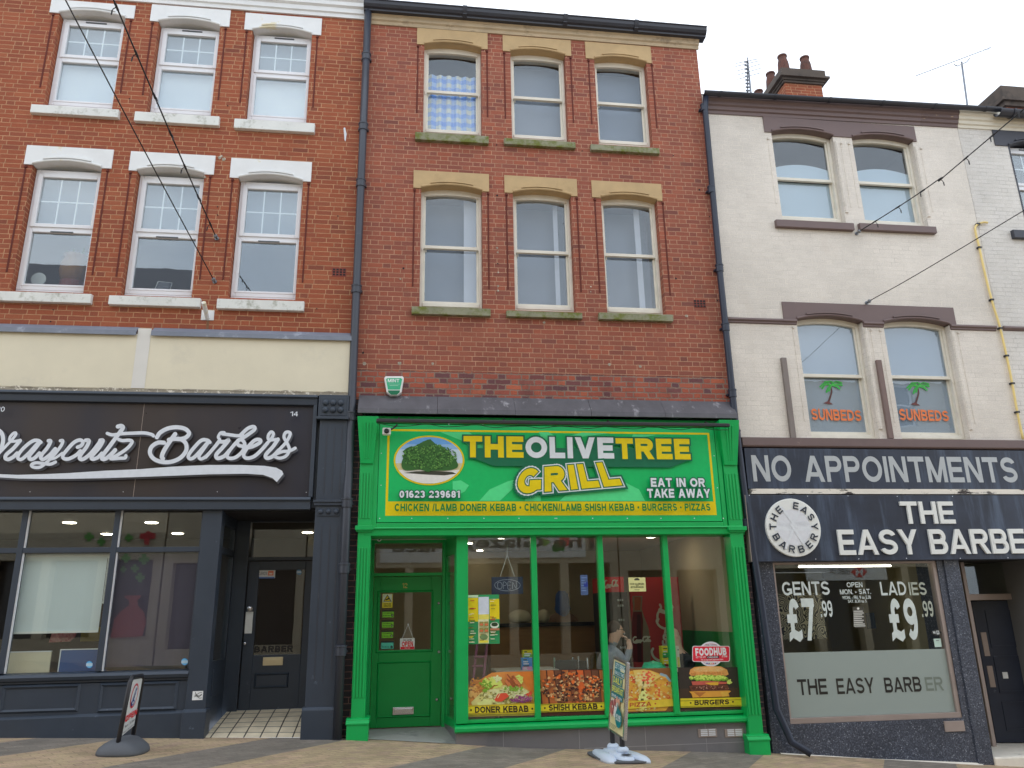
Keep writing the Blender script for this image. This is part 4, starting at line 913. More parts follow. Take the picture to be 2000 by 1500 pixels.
for u in (1362.5, 1414.5):
    x0, z1 = at(u, 1424, -.045); x1, z0 = at(u+38, 1439, -.045); k = MB(); k.box(x0, x1, -.055, -.04, z0, z1); o = k.build('air_vent', m_alu, ob, bevel=.003)
    k = MB()
    for a in range(2):
        for b_ in range(4): xa = x0+.035+a*.105; zz = z0+.018+b_*.021; k.box(xa, xa+.09, -.06, -.053, zz, zz+.014)
    k.build('louvre', m_upvc, o)
# doorway: soffit, splayed return, door
YG = .85
gd0, gd1 = at(727, 1250, YG)[0], at(862, 1250, YG)[0]
m = MB(); zso = at(800, 1043, 0)[1]; m.box(pgx1-.05, wx0b, -.0, YG+.2, zso, zso+.06); m.build('soffit', m_inceil, bm_)
rt0, rt1 = wx0+.01, gd1+.04
def rq(mb, ya, yb, za, zb, t=.05):
    xa = rt0+(rt1-rt0)*ya/YG; xb = rt0+(rt1-rt0)*yb/YG
    mb.mesh([(xa, ya, za), (xb, yb, za), (xb+t, yb, za), (xa+t, ya, za), (xa, ya, zb), (xb, yb, zb), (xb+t, yb, zb), (xa+t, ya, zb)], [(0, 1, 2, 3), (4, 7, 6, 5), (0, 4, 5, 1), (1, 5, 6, 2), (2, 6, 7, 3), (3, 7, 4, 0)])
m = MB(); rq(m, .1, YG, wz0-.1, wz0); rq(m, .1, YG, zso-.25, zso); rq(m, .1, .18, wz0, zso-.25); rq(m, YG-.14, YG, wz0, zso-.25); o = m.build('side_window_frame', m_green, bm_, bevel=.004)
m = MB(); rq(m, .18, YG-.14, wz0, zso-.25, .008); m.build('side_pane', m_shopglass, o)
m = MB(); rq(m, .0, YG, gz(1)-.1, wz0-.1); m.build('side_riser', m_tile, o)
fb = at(790, 1420, YG)[1]
m = MB(); m.add([(pgx1, -.06, gz(pgx1)+.006), (wx0, -.06, gz(wx0)+.006), (gd1+.1, YG, fb-.01), (gd0-.1, YG, fb-.01)]); m.build('doorway_ramp', m_conc, bm_)
dz1 = at(790, 1126, YG)[1]
m = MB(); m.box(gd0-.14, gd0-.005, YG-.05, YG+.1, fb-.05, zso); m.box(gd1+.005, gd1+.09, YG-.05, YG+.1, fb-.05, zso); m.box(gd0-.005, gd1+.005, YG-.04, YG+.09, dz1+.005, at(790, 1119, YG)[1]); tz = at(790, 1061, YG)[1]; m.box(gd0-.005, gd1+.005, YG-.04, YG+.09, tz, zso); m.build('door_frame', m_green, bm_, bevel=.004)
m = MB(); m.box(gd0, gd1, YG+.02, YG+.028, at(790, 1119, YG)[1], tz); m.build('transom_pane', m_shopglass, bm_)
gx0, gx1, gz0_, gz1_ = fr(743, 1158, 841, 1268, YG)
m = MB(); m.box(gd0, gx0, YG, YG+.05, fb, dz1); m.box(gx1, gd1, YG, YG+.05, fb, dz1); m.box(gx0, gx1, YG, YG+.05, fb, gz0_); m.box(gx0, gx1, YG, YG+.05, gz1_, dz1); door = m.build('door', m_greenD, bm_, bevel=.004)
m = MB(); m.box(gx0, gx1, YG+.02, YG+.026, gz0_, gz1_); m.build('door_pane', m_shopglass, door)
panel(door, gx0-.04, gx1+.03, gz0_-.035, gz1_+.03, YG-.001, m_greenD, .022, .012)
X0, X1, Z0, Z1 = fr(737, 1293, 841, 1399, YG); panel(door, X0, X1, Z0, Z1, YG-.001, m_greenD, .022, .014)
m = MB(); m.pbox(767, 1382, 808, 1395, YG-.02, YG+.002); m.pbox(770, 1384.5, 805, 1393, YG-.024, YG-.018); m.build('letterbox', m_steel, door, bevel=.003)
a = Art(YG-.002); a.Yr = YG; a.text('12', 786, 1139, 795.5, 1148.5, S(200, 170, 90, .8), .02); a.build('door_number', m_printW, door, fixn=False)
m = MB()
for u, v in ((857, 1178), (857, 1273), (853, 1366)): m.lathe([(.02, .0), (.02, -.012), (.01, -.02)], at3(u, v, YG), 10, 0, 'y')
m.build('lock', m_steel, door)

# ================================================================== 3. WHITE PAINTED BRICK BUILDING
X30, X31 = 4.705, 9.27
bw = thing('painted_brick_building', 'off-white painted brick building with brown lintels above a dark granite barber front', 'building', (7, 0, gz(7)))
RW = .11
Ww = [dict(l=(1508, 271, 1528, 426), r=(1621, 285, 1642, 431), bot=(1585, 432), spr=(1619, 277), crown=(1557, 264), rail=(1578, 350)),
      dict(l=(1665, 278, 1690, 433), r=(1775, 290, 1802, 438), bot=(1746, 440), spr=(1774, 285), crown=(1716, 272), rail=(1735, 358)),
      dict(l=(1557.6, 640, 1584.6, 852), r=(1679, 650, 1706, 855), bot=(1645, 856), spr=(1677, 641), crown=(1613, 626), rail=(1628, 733)),
      dict(l=(1728, 645, 1760, 852), r=(1850, 655, 1880, 857), bot=(1818, 857), spr=(1848, 646), crown=(1785, 631), rail=(1798, 736))]
holes = []; L = []
for d in Ww:
    X0, X1, Z0, zs, zc, zr_ = win_from(d, RW); l = d['l']
    X0 = (at(l[0], l[1], 0)[0]+at(l[2], l[3], 0)[0])/2       # left edge is cut by the wall's own corner
    holes.append([X0, X1+.01, at(*d['bot'], 0)[1]-.02, zc+.05]); L.append((d, X0, X1, Z0, zs, zc, zr_))
lzA = [at(1494, 257, -.018)[1], at(1490, 227, -.018)[1]]; lzB = [at(1532, 624, -.018)[1], at(1527, 589, -.018)[1]]
for i in range(4): holes[i][3] = (lzA if i < 2 else lzB)[0]+.085
zb_ = at(1720, 876, 0)[1]; zt_ = at(1600, 215, 0)[1]+.15
w = MB(); wall(w, X30, X31, zb_, zt_, [tuple(h) for h in holes]); w.build('wall', m_brickW, bw, fixn=False)
nmw = ['upper left window with frosted film', 'upper right window with frosted film', 'lower left window with palm tree film', 'lower right window with palm tree film']
m_frost = film('frosted_film', S(180, 196, 202, .8), .9); m_frost2 = film('grey_film', S(150, 162, 172, .72), .96)
for i, (d, X0, X1, Z0, zs, zc, zr_) in enumerate(L):
    lz = (lzA if i < 2 else lzB)[0]
    wn_ = sash(bw, X0-.03, X1+.008, Z0, lz+.03, lz+.07, zr_, RW); wn_['label'] = nmw[i]
    q = MB(); zfr = zr_+(.27 if i < 2 else 9)
    if i < 2:
        q.prism([(X0+.01, zr_)]+[(X1-.01, zr_)]+arc(X0+.01, X1-.01, zr_+.2, zr_+.3)[::-1], RW+.058, RW+.06); q.box(X0+.04, X1-.06, RW+.1, RW+.102, Z0+.08, zr_-.02)
        q.build('frosted_film', m_frost, wn_)
    else:
        q.box(X0+.0, X1-.04, RW+.058, RW+.06, zr_+.02, lz+.05); q.box(X0, X1-.06, RW+.1, RW+.102, Z0+.08, zr_-.02); q.build('grey_film', m_frost2, wn_)
    for xx in ((X0-.07), X1+.14): bead(wn_, xx, Z0+.22, lz-.12, m_brickW)
    rv = MB(); rv.tube([(X1+.045, -.0, Z0+.12), (X1+.045, -.0, lz-.1)], .03, 8); rv.build('jamb_roll', m_brickW, wn_)
def dbl(i0, TL, BR, lz):
    x0, z1 = at(*TL, -.018); x1, _ = at(*BR, -.018)
    ar = [(L[i][1], L[i][2]+.01, lz+.012, lz+.085) for i in (i0, i0+1)]
    lintel(bw, x0, x1, lz, z1, ar, m_brown)
dbl(0, (1490, 227), (1790, 272), lzA[0]); dbl(2, (1527, 589), (1868, 633), lzB[0])
for i, s_ in enumerate(((1516, 428, 1670, 449), (1679, 435, 1831, 455))): sill(bw, *s_, m_brown)
# string course
zs_ = lzB[0]
for a, b_ in ((X30+.03, L[2][1]-.01), (L[2][2]+.02, L[3][1]-.01), (L[3][2]+.02, at(1947, 640, -.04)[0])):
    m = MB(); m.strip([(0, zs_+.015), (-.045, zs_+.0), (-.05, zs_-.03), (-.025, zs_-.05), (-.025, zs_-.07), (0, zs_-.08)], a, b_); m.build('string_course', m_brown, bw)
m = MB(); z1 = at(1720, 857, -.06)[1]; z0 = at(1720, 875, -.06)[1]; m.strip([(0, z1+.01), (-.07, z1), (-.07, z0+.02), (-.05, z0), (0, z0)], X30+.04, 10.8); m.build('sill_band', m_brown, bw, bevel=.005)
# cornice, gutter, roof, chimney
pA, pB = at(1383, 221, -.02), at(1858, 248, -.02); dz = pB[1]-pA[1]
prof = [(0, 0), (-.02, 0), (-.025, .05), (-.05, .065), (-.055, .12), (-.085, .14), (-.09, .19), (-.125, .215), (-.13, .36), (0, .36)]
xe = at(1800, 240, -.05)[0]
m = MB(); m.strip([(y, z+pA[1]) for y, z in prof], X30+.02, xe, 0, dz*(xe-X30)/(X31-X30)); m.build('cornice', m_brown, bw)
m = MB(); m.strip([(y, z+pA[1]) for y, z in prof], xe+.003, X31-.002, dz*(xe-X30)/(X31-X30), dz); m.build('cornice_end', m_brownpeel, bw)
g0, g1 = at3(1383, 186, -.2), at3(1955, 217, -.2)
gutter(bw, Vector((X30-.06, -.2, g0.z+.055)), Vector((g1.x, -.2, g1.z+.045)), .055)
roof(bw, X30, X31, zt_+.05, 8, 2.2)
shell(bw, X30, X31-.005, gz(9)-.6, zt_, [at(1700, 880)[1]+.05, at(1700, 520)[1]])
m = MB(); c0 = at3(1536, 188, 3.2); c1 = at3(1608, 188, 3.2); zc1 = at(1575, 165, 3.2)[1]; D_ = 2.6
m.box(c0.x, c1.x, 3.2, 3.2+D_, zt_, zc1); ch = m.build('chimney', m_brickL, bw)
m = MB(); 
for k_, (o_, h0, h1) in enumerate(((.04, 0, .05), (.07, .05, .1), (.14, .1, .15), (.08, .15, .34))): m.box(c0.x-o_, c1.x+o_, 3.2-o_, 3.2+D_+o_, zc1+h0, zc1+h1)
m.build('chimney_cap', m_cap, ch)
zp = zc1+.34
for (fx, fy) in ((.2, .25), (.82, .25), (.2, .85), (.82, .85), (.2, 1.5), (.82, 1.5), (.2, 2.15), (.82, 2.15)):
    m = MB(); m.lathe([(r_*.72, h_*.86) for r_, h_ in [(.15, 0), (.17, .04), (.185, .2), (.165, .45), (.125, .6), (.13, .63), (.15, .64), (.15, .68), (.11, .69), (.1, .6)]], (c0.x+(c1.x-c0.x)*fx, 3.2+fy, zp), 14)
    m.build('chimney_pot', m_pot, ch, smooth=False)
# ---- granite shopfront
gy = -.03
wwx0, wwx1 = at(1527, 1260, gy)[0], at(1850, 1220, gy)[0]; wwz1 = at(1660, 1097, gy)[1]; wwz0 = at(1700, 1409, gy)[1]
dox = at(1888, 1200, gy)[0]; rx1 = at(2075, 1200, gy)[0]
zsg = at(1720, 1094, 0)[1]
m = MB(); wall(m, X30+.03, dox, gz(8)-.4, zsg+.1, [(wwx0, wwx1, wwz0, wwz1)], gy, .25); m.build('granite_cladding', m_granite, bw, fixn=False)
m = MB(); m.box(at(1861, 1200, -.05)[0], dox+.0, -.055, .6, gz(8)-.4, zsg+.05); m.build('granite_pillar', m_granite, bw, bevel=.004)
m = MB(); m.box(wwx0, wwx1, -.015, .1, wwz0, wwz0+.07); m.box(wwx1-.06, wwx1, -.012, .1, wwz0+.07, wwz1); m.box(wwx0, wwx0+.03, -.012, .1, wwz0+.07, wwz1); m.box(wwx0+.03, wwx1-.06, -.012, .1, wwz1-.03, wwz1); wf = m.build('window_frame', m_alu, bw, bevel=.004)
m = MB(); m.box(wwx0+.03, wwx1-.06, .03, .038, wwz0+.07, wwz1-.03); m.build('pane', m_shopglass, wf)
m = MB(); zf = at(1690, 1271, .03)[1]; m.box(wwx0+.032, wwx1-.062, .022, .024, wwz0+.072, zf); m.build('frosted_film', film('shop_frosting', S(140, 150, 145, .62), .72), wf)
m = MB(); m.pbox(1844, 1409, 1886, 1428, gy-.02, gy+.002); m.build('hinge_plate', m_alu, bw, bevel=.004)
# pale concrete step in front
kx = [(1468, 1466), (1600, 1484), (1750, 1489), (1945, 1497)]
m = MB(); zk = [(at(u, v, -.12)) for u, v in ((1530, 1474), (1720, 1486), (1925, 1494))]
for (xa, za), (xb, zb2) in zip(zk, zk[1:]): m.mesh([(xa, -.12, za-.02), (xb, -.12, zb2-.02), (xb, -.12, gz(xb)-.3), (xa, -.12, gz(xa)-.3), (xa, .0, za+.02), (xb, .0, zb2+.02)], [(0, 1, 2, 3), (0, 4, 5, 1)])
m.build('plinth_kerb', m_kerb, bw)
# doorway on the right
YW = .75
st1 = at(1960, 1478, -.05)[1]
m = MB(); m.box(dox, rx1, -.08, YW+.3, gz(9)-.5, st1); m.build('doorstep', m_kerb, bw, bevel=.02)
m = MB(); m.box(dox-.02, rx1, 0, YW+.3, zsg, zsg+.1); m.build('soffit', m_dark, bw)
m = MB(); m.box(rx1, rx1+.5, -.03, YW+.3, gz(10)-.5, zsg+.1); m.build('granite_pier', m_granite, bw)
ztr = at(1925, 1164, YW)[1]; da = at(1890, 1165, YW)[0]; db = at(1990, 1165, YW)[0]
m = MB(); m.box(da-.06, da, YW-.05, YW+.08, st1, zsg); m.box(db, db+.07, YW-.05, YW+.08, st1, zsg); m.box(da, db, YW-.045, YW+.08, ztr-.06, ztr+.03); m.build('door_frame', m_alu, bw, bevel=.004)
m = MB(); m.box(da, db, YW+.02, YW+.026, ztr+.03, zsg); m.build('transom_pane', m_shopglass, bw)
# the leaf stands a little ajar, hinged on the right
ang = math.radians(14); hx, hy = db, YW+.02
def dr(s_, d, z): return (hx-s_*math.cos(ang)+d*math.sin(ang)*-1, hy+s_*math.sin(ang)+d*math.cos(ang), z)
DW = (db-da)*.8
def dbox(mb, s0, s1, d0, d1, z0, z1, mi=0):
    vs = [dr(s_, d, z) for z in (z0, z1) for d in (d0, d1) for s_ in (s0, s1)]; mb.mesh(vs, [(0, 2, 3, 1), (4, 5, 7, 6), (0, 1, 5, 4), (2, 6, 7, 3), (0, 4, 6, 2), (1, 3, 7, 5)], mi)
H0, H1 = st1+.01, ztr-.07
m = MB(); dbox(m, 0, DW, 0, .05, H0, H1); door = m.build('door', m_pipe2, bw, bevel=.004)
m = MB()
for z0, z1 in ((.08, .28), (.34, .6), (.66, .93)):
    a0, a1 = H0+(H1-H0)*z0, H0+(H1-H0)*z1
    dbox(m, .14, DW-.16, -.012, .0, a0, a0+.03); dbox(m, .14, DW-.16, -.012, .0, a1-.03, a1); dbox(m, .14, .17, -.012, .0, a0+.03, a1-.03); dbox(m, DW-.19, DW-.16, -.012, .0, a0+.03, a1-.03)
m.build('panel_moulding', m_pipe2, door)
m = MB(); dbox(m, DW-.12, DW-.045, -.008, .001, H0+(H1-H0)*.6, H0+(H1-H0)*.77); dbox(m, DW-.12, DW-.045, -.008, .001, H0+(H1-H0)*.38, H0+(H1-H0)*.53); m.build('push_plate', m_alu, door)
m = MB(); dbox(m, DW-.32, DW-.25, -.006, .001, H0+(H1-H0)*.44, H0+(H1-H0)*.485); m.build('notice', m_plastw, door)

# ================================================================== 4. NEIGHBOUR AT THE RIGHT EDGE
X40, X41 = 9.276, 14.
bn = thing('grey_painted_building', 'pale grey painted building at the right edge with a black lintel and blue-tinted window', 'building', (11.5, 0, gz(11.5)))
hx0 = at(1957, 300, .15)[0]; hz1 = at(1975, 290, .15)[1]; hz0 = at(1990, 446, .15)[1]
w = MB(); wall(w, X40, X41, zb_-.8, zt_+.05, [(hx0, hx0+.92, hz0, hz1+.05)]); w.build('wall', m_brickW2, bn, fixn=False)
wn_ = upvc(bn, hx0+.03, hx0+.92, hz0, hz1, hz0+(hz1-hz0)*.5, .13)
m_charc = plain('charcoal_paint', S(52, 54, 62, .7), .5, .12, 4, .1)
lx0, lz1_ = at(1938, 253, -.018); _, lz0_ = at(1942, 283, -.018)
lintel(bn, lx0, lx0+1.35, lz0_, lz1_, [(hx0, hx0+.92, lz0_+.01, lz0_+.12)], m_charc)
sill(wn_, 1979, 448, 2120, 470, m_charc)
m = MB(); m.box(hx0-.0, hx0+.03, -.004, .13, hz0, hz1); m.build('black_reveal', m_charc, wn_)
prof2 = [(y, z+pB[1]+.0) for y, z in prof]
m = MB(); m.strip(prof2, X40, X41, 0, .04); m.build('cornice', m_creamcorn, bn)
gutter(bn, Vector((at(1948, 218, -.22)[0], -.22, at(1948, 217, -.22)[1])), Vector((X41, -.22, at(1948, 217, -.22)[1])), .1)
m = MB(); zs2 = at(1980, 641, -.03)[1]; m.strip([(0, zs2+.04), (-.04, zs2+.03), (-.045, zs2), (-.02, zs2-.03), (0, zs2-.04)], at(1962, 640, -.04)[0], X41); m.build('string_course', m_brown, bn)
roof(bn, X40, X41, zt_+.1, 8, 2.2); shell(bn, X40, X41, gz(12)-.6, zt_, [at(1700, 880)[1]+.05, at(1700, 520)[1]])
m = MB(); c = at3(1955, 205, 2.6); m.box(c.x+.1, c.x+1.0, 2.6, 6.5, zt_, c.z-.05); ch = m.build('chimney', m_brickL, bn)
m = MB(); m.box(c.x+.03, c.x+1.07, 2.53, 6.57, c.z-.05, c.z+.06); m.box(c.x-.03, c.x+1.13, 2.47, 6.63, c.z+.06, c.z+.14); m.box(c.x+.02, c.x+1.08, 2.52, 6.6, c.z+.14, c.z+.45); m.build('chimney_cap', m_cap, ch)
m = MB(); m.box(X40+.8, X41, -.03, .25, gz(12)-.6, zb_-.75); m.build('shopfront', m_granite, bn)

# ================================================================== DRAINPIPES
zz = [at(715, v, -.09)[1] for v in (113, 250, 360, 567)]+[at(685, 815, -.09)[1], at(680, 985, -.09)[1], at(672, 1112, -.09)[1], at(662, 1272, -.09)[1]]
pipe('drainpipe', [(-.79, -.1, at(722, 12, -.1)[1]), (-.79, -.09, 8), (-.79, -.09, 3.4), (-.79, -.16, 3.2), (-.79, -.16, gz(-.79)-.02)], .056, m_pipe, 'dark grey drainpipe between the red brick building and the narrow brick one', [(-.79, -.09 if z > 3.3 else -.16, z) for z in zz])
zz = [at(1380, v, -.08)[1] for v in (213, 372, 525, 640)]+[at(1425, 770, -.08)[1], at(1440, 850, -.08)[1], at(1458, 1024, -.1)[1]]
pe = on_ground(1556, 1487)
xr = 4.66; xk = at(1507, 1385, -.14)[0]; zk_ = at(1507, 1385, -.14)[1]
pipe('drainpipe', [(4.70, -.16, at(1374, 186, -.16)[1]), (4.69, -.1, at(1376, 215, -.1)[1]), (xr, -.09, 6.5), (xr, -.09, 4.2), (xr+.02, -.1, 3.2), (4.745, -.14, 1.6), (4.79, -.15, zk_), (4.93, -.18, at(1525, 1450, -.18)[1]), (5.12, -.3, gz(5.1)+.05)], .047, m_pipe2, 'navy drainpipe kicking out at its foot between the green shopfront and white building', [(4.68 if z > 8 else xr, -.09, z) for z in zz])
# ================================================================== SIGN BOARDS
WHT = S(222, 228, 236, .72); GRY = S(92, 94, 100, .7)
# ---- black barber sign, script lettering traced as brush strokes
sg = thing('shop_sign', 'black fascia sign with white brush script lettering above the barber windows', 'sign', (-3, -.1, sz0))
t = NT('black_sign_face'); p = t.pos(); n_ = t.noise(p, .8, 3, .5, (1, 1, .15))
m_signK = t.done(t.bsdf(t.ramp(n_, [(.35, S(32, 34, 46, .62)), (.65, S(48, 42, 42, .62))]), t.math('MULTIPLY_ADD', t.noise(p, 3, 4), .2, .22)))
SY = -.06
jx = at(271, 880, SY)[0]
m = MB(); m.box(xs0, jx-.003, SY, -.02, sz0+.002, sz1-.002); m.box(jx+.003, sx_r-.002, SY, -.02, sz0+.002, sz1-.002); m.build('sign_panel', m_signK, sg)
m = MB(); m.box(jx-.0028, jx+.0028, SY-.001, -.03, sz0+.004, sz1-.004); m.build('joint_strip', m_alu, sg)
z1_ = lambda L_: [(x*.14, 800+y*.14) for x, y in L_]
z2_ = lambda L_: [(200+x*.14, 800+y*.14) for x, y in L_]
z3_ = lambda L_: [(340+x*.18, 790+y*.18) for x, y in L_]
ST = [(z1_([(-230, 690), (-120, 560), (-40, 400), (10, 300)]), 8), (z1_([(-260, 300), (-130, 275), (-20, 290), (50, 340), (72, 440), (40, 560), (-40, 670), (-140, 715)]), 8),
 (z1_([(0, 640), (90, 545), (190, 440), (245, 370), (248, 338), (215, 345), (170, 395), (165, 450), (230, 455), (315, 440)]), 5.4), (z1_([(310, 445), (220, 550), (120, 640), (105, 690), (150, 705), (220, 670), (270, 620)]), 7.4),
 (z1_([(600, 470), (560, 445), (490, 450), (390, 520), (300, 620), (280, 690), (330, 705), (410, 640), (500, 545), (560, 480)]), 6.8), (z1_([(580, 480), (510, 570), (440, 660), (450, 705), (510, 690), (580, 620)]), 7.2),
 (z1_([(705, 450), (735, 455), (695, 540), (615, 640), (600, 690), (640, 705), (730, 640), (800, 560)]), 7.2), (z1_([(870, 450), (905, 450), (880, 520), (780, 650), (680, 750), (590, 815), (500, 815), (470, 785), (530, 755), (640, 765), (730, 775), (805, 745)]), 6.2), (z1_([(720, 710), (800, 690), (900, 620)]), 5),
 (z1_([(1110, 540), (1165, 515), (1185, 465), (1140, 440), (1060, 475), (970, 570), (910, 650), (920, 695), (990, 700), (1090, 650), (1150, 590)]), 7),
 (z1_([(1225, 445), (1270, 450), (1240, 530), (1160, 640), (1140, 695), (1190, 705), (1280, 640), (1390, 510), (1430, 445)]), 7.4), (z1_([(1425, 445), (1465, 450), (1410, 550), (1310, 670), (1320, 705), (1390, 685), (1450, 625)]), 7.2),
 (z1_([(1670, 255), (1720, 245), (1740, 275), (1680, 360), (1570, 510), (1460, 660), (1460, 705), (1520, 690), (1600, 620), (1635, 580)]), 8), (z1_([(1525, 350), (1600, 370), (1720, 355), (1850, 348), (2030, 343), (2140, 365), (2165, 385)]), 6.4),
 (z1_([(1685, 435), (1740, 450), (1830, 445), (1870, 470), (1800, 560), (1660, 655), (1570, 700), (1700, 695), (1770, 690), (1785, 660)]), 6.6),
 (z2_([(785, 405), (830, 340), (930, 285), (1050, 265), (1170, 285), (1230, 345), (1190, 405), (1100, 430), (1010, 425), (950, 440)]), 8), (z2_([(1010, 430), (1110, 430), (1185, 490), (1190, 590), (1110, 690), (980, 745), (850, 745), (740, 700), (690, 620), (715, 535), (800, 480), (885, 480)]), 8), (z2_([(1040, 360), (960, 470), (885, 590), (855, 670), (870, 700)]), 8.4),
 (z2_([(1520, 475), (1480, 445), (1400, 450), (1300, 550), (1225, 655), (1240, 700), (1300, 685), (1400, 580), (1490, 480)]), 7), (z2_([(1490, 490), (1420, 590), (1370, 670), (1395, 705), (1460, 675), (1560, 570), (1650, 455)]), 6.4),
 (z3_([(360, 590), (440, 500), (510, 410), (495, 370), (520, 325), (560, 320)]), 5.6), (z3_([(540, 335), (620, 345), (700, 355), (760, 350)]), 6.4), (z3_([(520, 420), (570, 420), (610, 400), (545, 480), (475, 560), (490, 598), (560, 575), (620, 510)]), 7.6),
 (z3_([(730, 355), (810, 280), (875, 258), (885, 290), (800, 355), (690, 430), (600, 545), (605, 595), (680, 590), (760, 520), (780, 440), (740, 395), (700, 420), (720, 460), (790, 470)]), 7), 
 (z3_([(770, 490), (860, 475), (945, 430), (945, 400), (890, 405), (815, 480), (770, 560), (800, 597), (880, 580), (960, 510), (1030, 430)]), 7),
 (z3_([(1010, 450), (1070, 385), (1090, 335), (1065, 315), (1035, 355), (1045, 400), (1135, 395)]), 6), (z3_([(1140, 395), (1085, 475), (1010, 560), (1020, 597), (1080, 580), (1150, 510)]), 7.4),
 (z3_([(1130, 530), (1225, 430), (1270, 345), (1258, 318), (1220, 325), (1205, 375), (1240, 440), (1262, 510), (1225, 575), (1155, 598), (1100, 570), (1180, 530), (1265, 520), (1325, 490)]), 6.2)]
SWT = z1_([(-400, 900), (0, 918), (300, 930), (700, 918), (1000, 905), (1500, 872), (2000, 850)])+z3_([(0, 690), (400, 672), (750, 672), (1000, 682), (1120, 700), (1185, 735), (1198, 770)])
SWB = z3_([(1128, 855), (1080, 812), (980, 778), (800, 766), (400, 772), (0, 788)])+z1_([(2000, 958), (1500, 975), (1000, 985), (600, 985), (300, 980), (0, 962), (-400, 930)])
a = Art(SY-.001, .0008); a.Yr = SY
for pts, w_ in ST: a.ribbon(pts, w_, GRY, dx=1.6, dy=2.2, k=7)
a.poly([(u+1.5, v+2.5) for u, v in SWT+SWB], GRY)
for pts, w_ in ST: a.ribbon(pts, w_, WHT, k=7)
a.poly(SWT+SWB, WHT)
a.text('14', 569.5, 807.5, 583.5, 816.5, WHT, .012); a.text('20', 1.5, 798, 16, 808, WHT, .012)
for u, v in ((246, 963), (66, 963), (428, 963), (600, 964)): a.ell(u, v, .9, .9, S(170, 172, 176, .7), 8)
a.build('script_lettering', m_printW, sg, fixn=False)

# ---- green takeaway sign
sg = thing('shop_sign', 'green fascia sign with yellow border, tree picture and THE OLIVE TREE GRILL lettering', 'sign', ((SX0+SX1)/2, -.13, SZ0))
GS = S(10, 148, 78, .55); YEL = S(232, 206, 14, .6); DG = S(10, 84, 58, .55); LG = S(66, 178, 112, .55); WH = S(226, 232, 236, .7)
SGY = GY-.02
m = MB(); m.box(SX0, SX1, SGY, GY+.02, SZ0, SZ1); m.build('sign_panel', plain('sign_green', GS, .35, .05, 1.5, .02), sg, bevel=.003)
a = Art(SGY-.0008, .0007); a.Yr = SGY
a.rect(757, 838, 1400, 1006, YEL); a.rect(761.5, 841.8, 1393.2, 979.5, GS)
Z = lambda L_: [(660+x*.4, 700+y*.4) for x, y in L_]
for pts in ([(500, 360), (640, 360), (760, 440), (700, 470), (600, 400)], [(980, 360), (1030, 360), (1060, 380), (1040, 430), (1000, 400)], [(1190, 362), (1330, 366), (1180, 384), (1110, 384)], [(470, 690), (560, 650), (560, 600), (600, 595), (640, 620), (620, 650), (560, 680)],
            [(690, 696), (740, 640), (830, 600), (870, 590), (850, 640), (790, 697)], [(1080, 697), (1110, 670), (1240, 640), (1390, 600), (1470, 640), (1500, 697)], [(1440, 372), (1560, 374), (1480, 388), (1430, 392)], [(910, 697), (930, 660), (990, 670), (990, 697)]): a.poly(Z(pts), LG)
# tree picture
a.ell(838, 899.5, 69, 48.5, YEL, 60); a.ell(838, 899.5, 65.5, 45.5, S(96, 150, 206, .62), 60)
def ellband(v0, v1, c, n=22):
    P_ = []
    for k in range(n+1):
        v = v0+(v1-v0)*k/n; h = max(0, 1-((v-899.5)/45.5)**2)**.5*65.3; P_.append((838-h, v))
    for k in range(n, -1, -1):
        v = v0+(v1-v0)*k/n; h = max(0, 1-((v-899.5)/45.5)**2)**.5*65.3; P_.append((838+h, v))
    a.poly(P_, c)
ellband(868, 884, S(140, 180, 220, .62)); ellband(878, 905, S(190, 208, 222, .65)); ellband(905, 920, S(176, 168, 128, .62)); ellband(918, 944.5, S(222, 220, 214, .7))
a.poly(Z([(320, 560), (380, 552), (470, 550), (560, 556), (578, 564), (520, 572), (430, 568)]), S(52, 54, 44, .6))
random.seed(11)
for q in range(11): u = random.uniform(-1, 1); a.ell(838+u*42, 893-22*(1-abs(u)**1.6)*random.uniform(.3, 1), random.uniform(12, 22), random.uniform(9, 15), S(44, 84, 40, .55), 14, jit=.2)
a.poly([(p_.x, p_.y) for p_ in spline(Z([(310, 520), (330, 470), (385, 430), (450, 424), (515, 434), (570, 490), (585, 530), (540, 548), (460, 550), (440, 556), (400, 545), (330, 548)]), 5, True)], S(42, 82, 38, .55))
leaf = []
for q in range(420):
    r = random.random()**.5; an = random.uniform(0, 6.28); u = 839+r*53*math.cos(an); v = 893+r*25*math.sin(an)
    if v > 916: continue
    leaf.append((u, v))
for c, k in ((S(26, 58, 26, .55), 0), (S(84, 128, 62, .55), 1), (S(60, 104, 48, .55), 2)):
    a.many([[(u+random.uniform(-1.9, 1.9), v-1.6), (u+1.7, v+random.uniform(-1, 1)), (u+random.uniform(-1, 1), v+1.7), (u-1.8, v+random.uniform(-1, 1))] for u, v in leaf[k::3]], c)
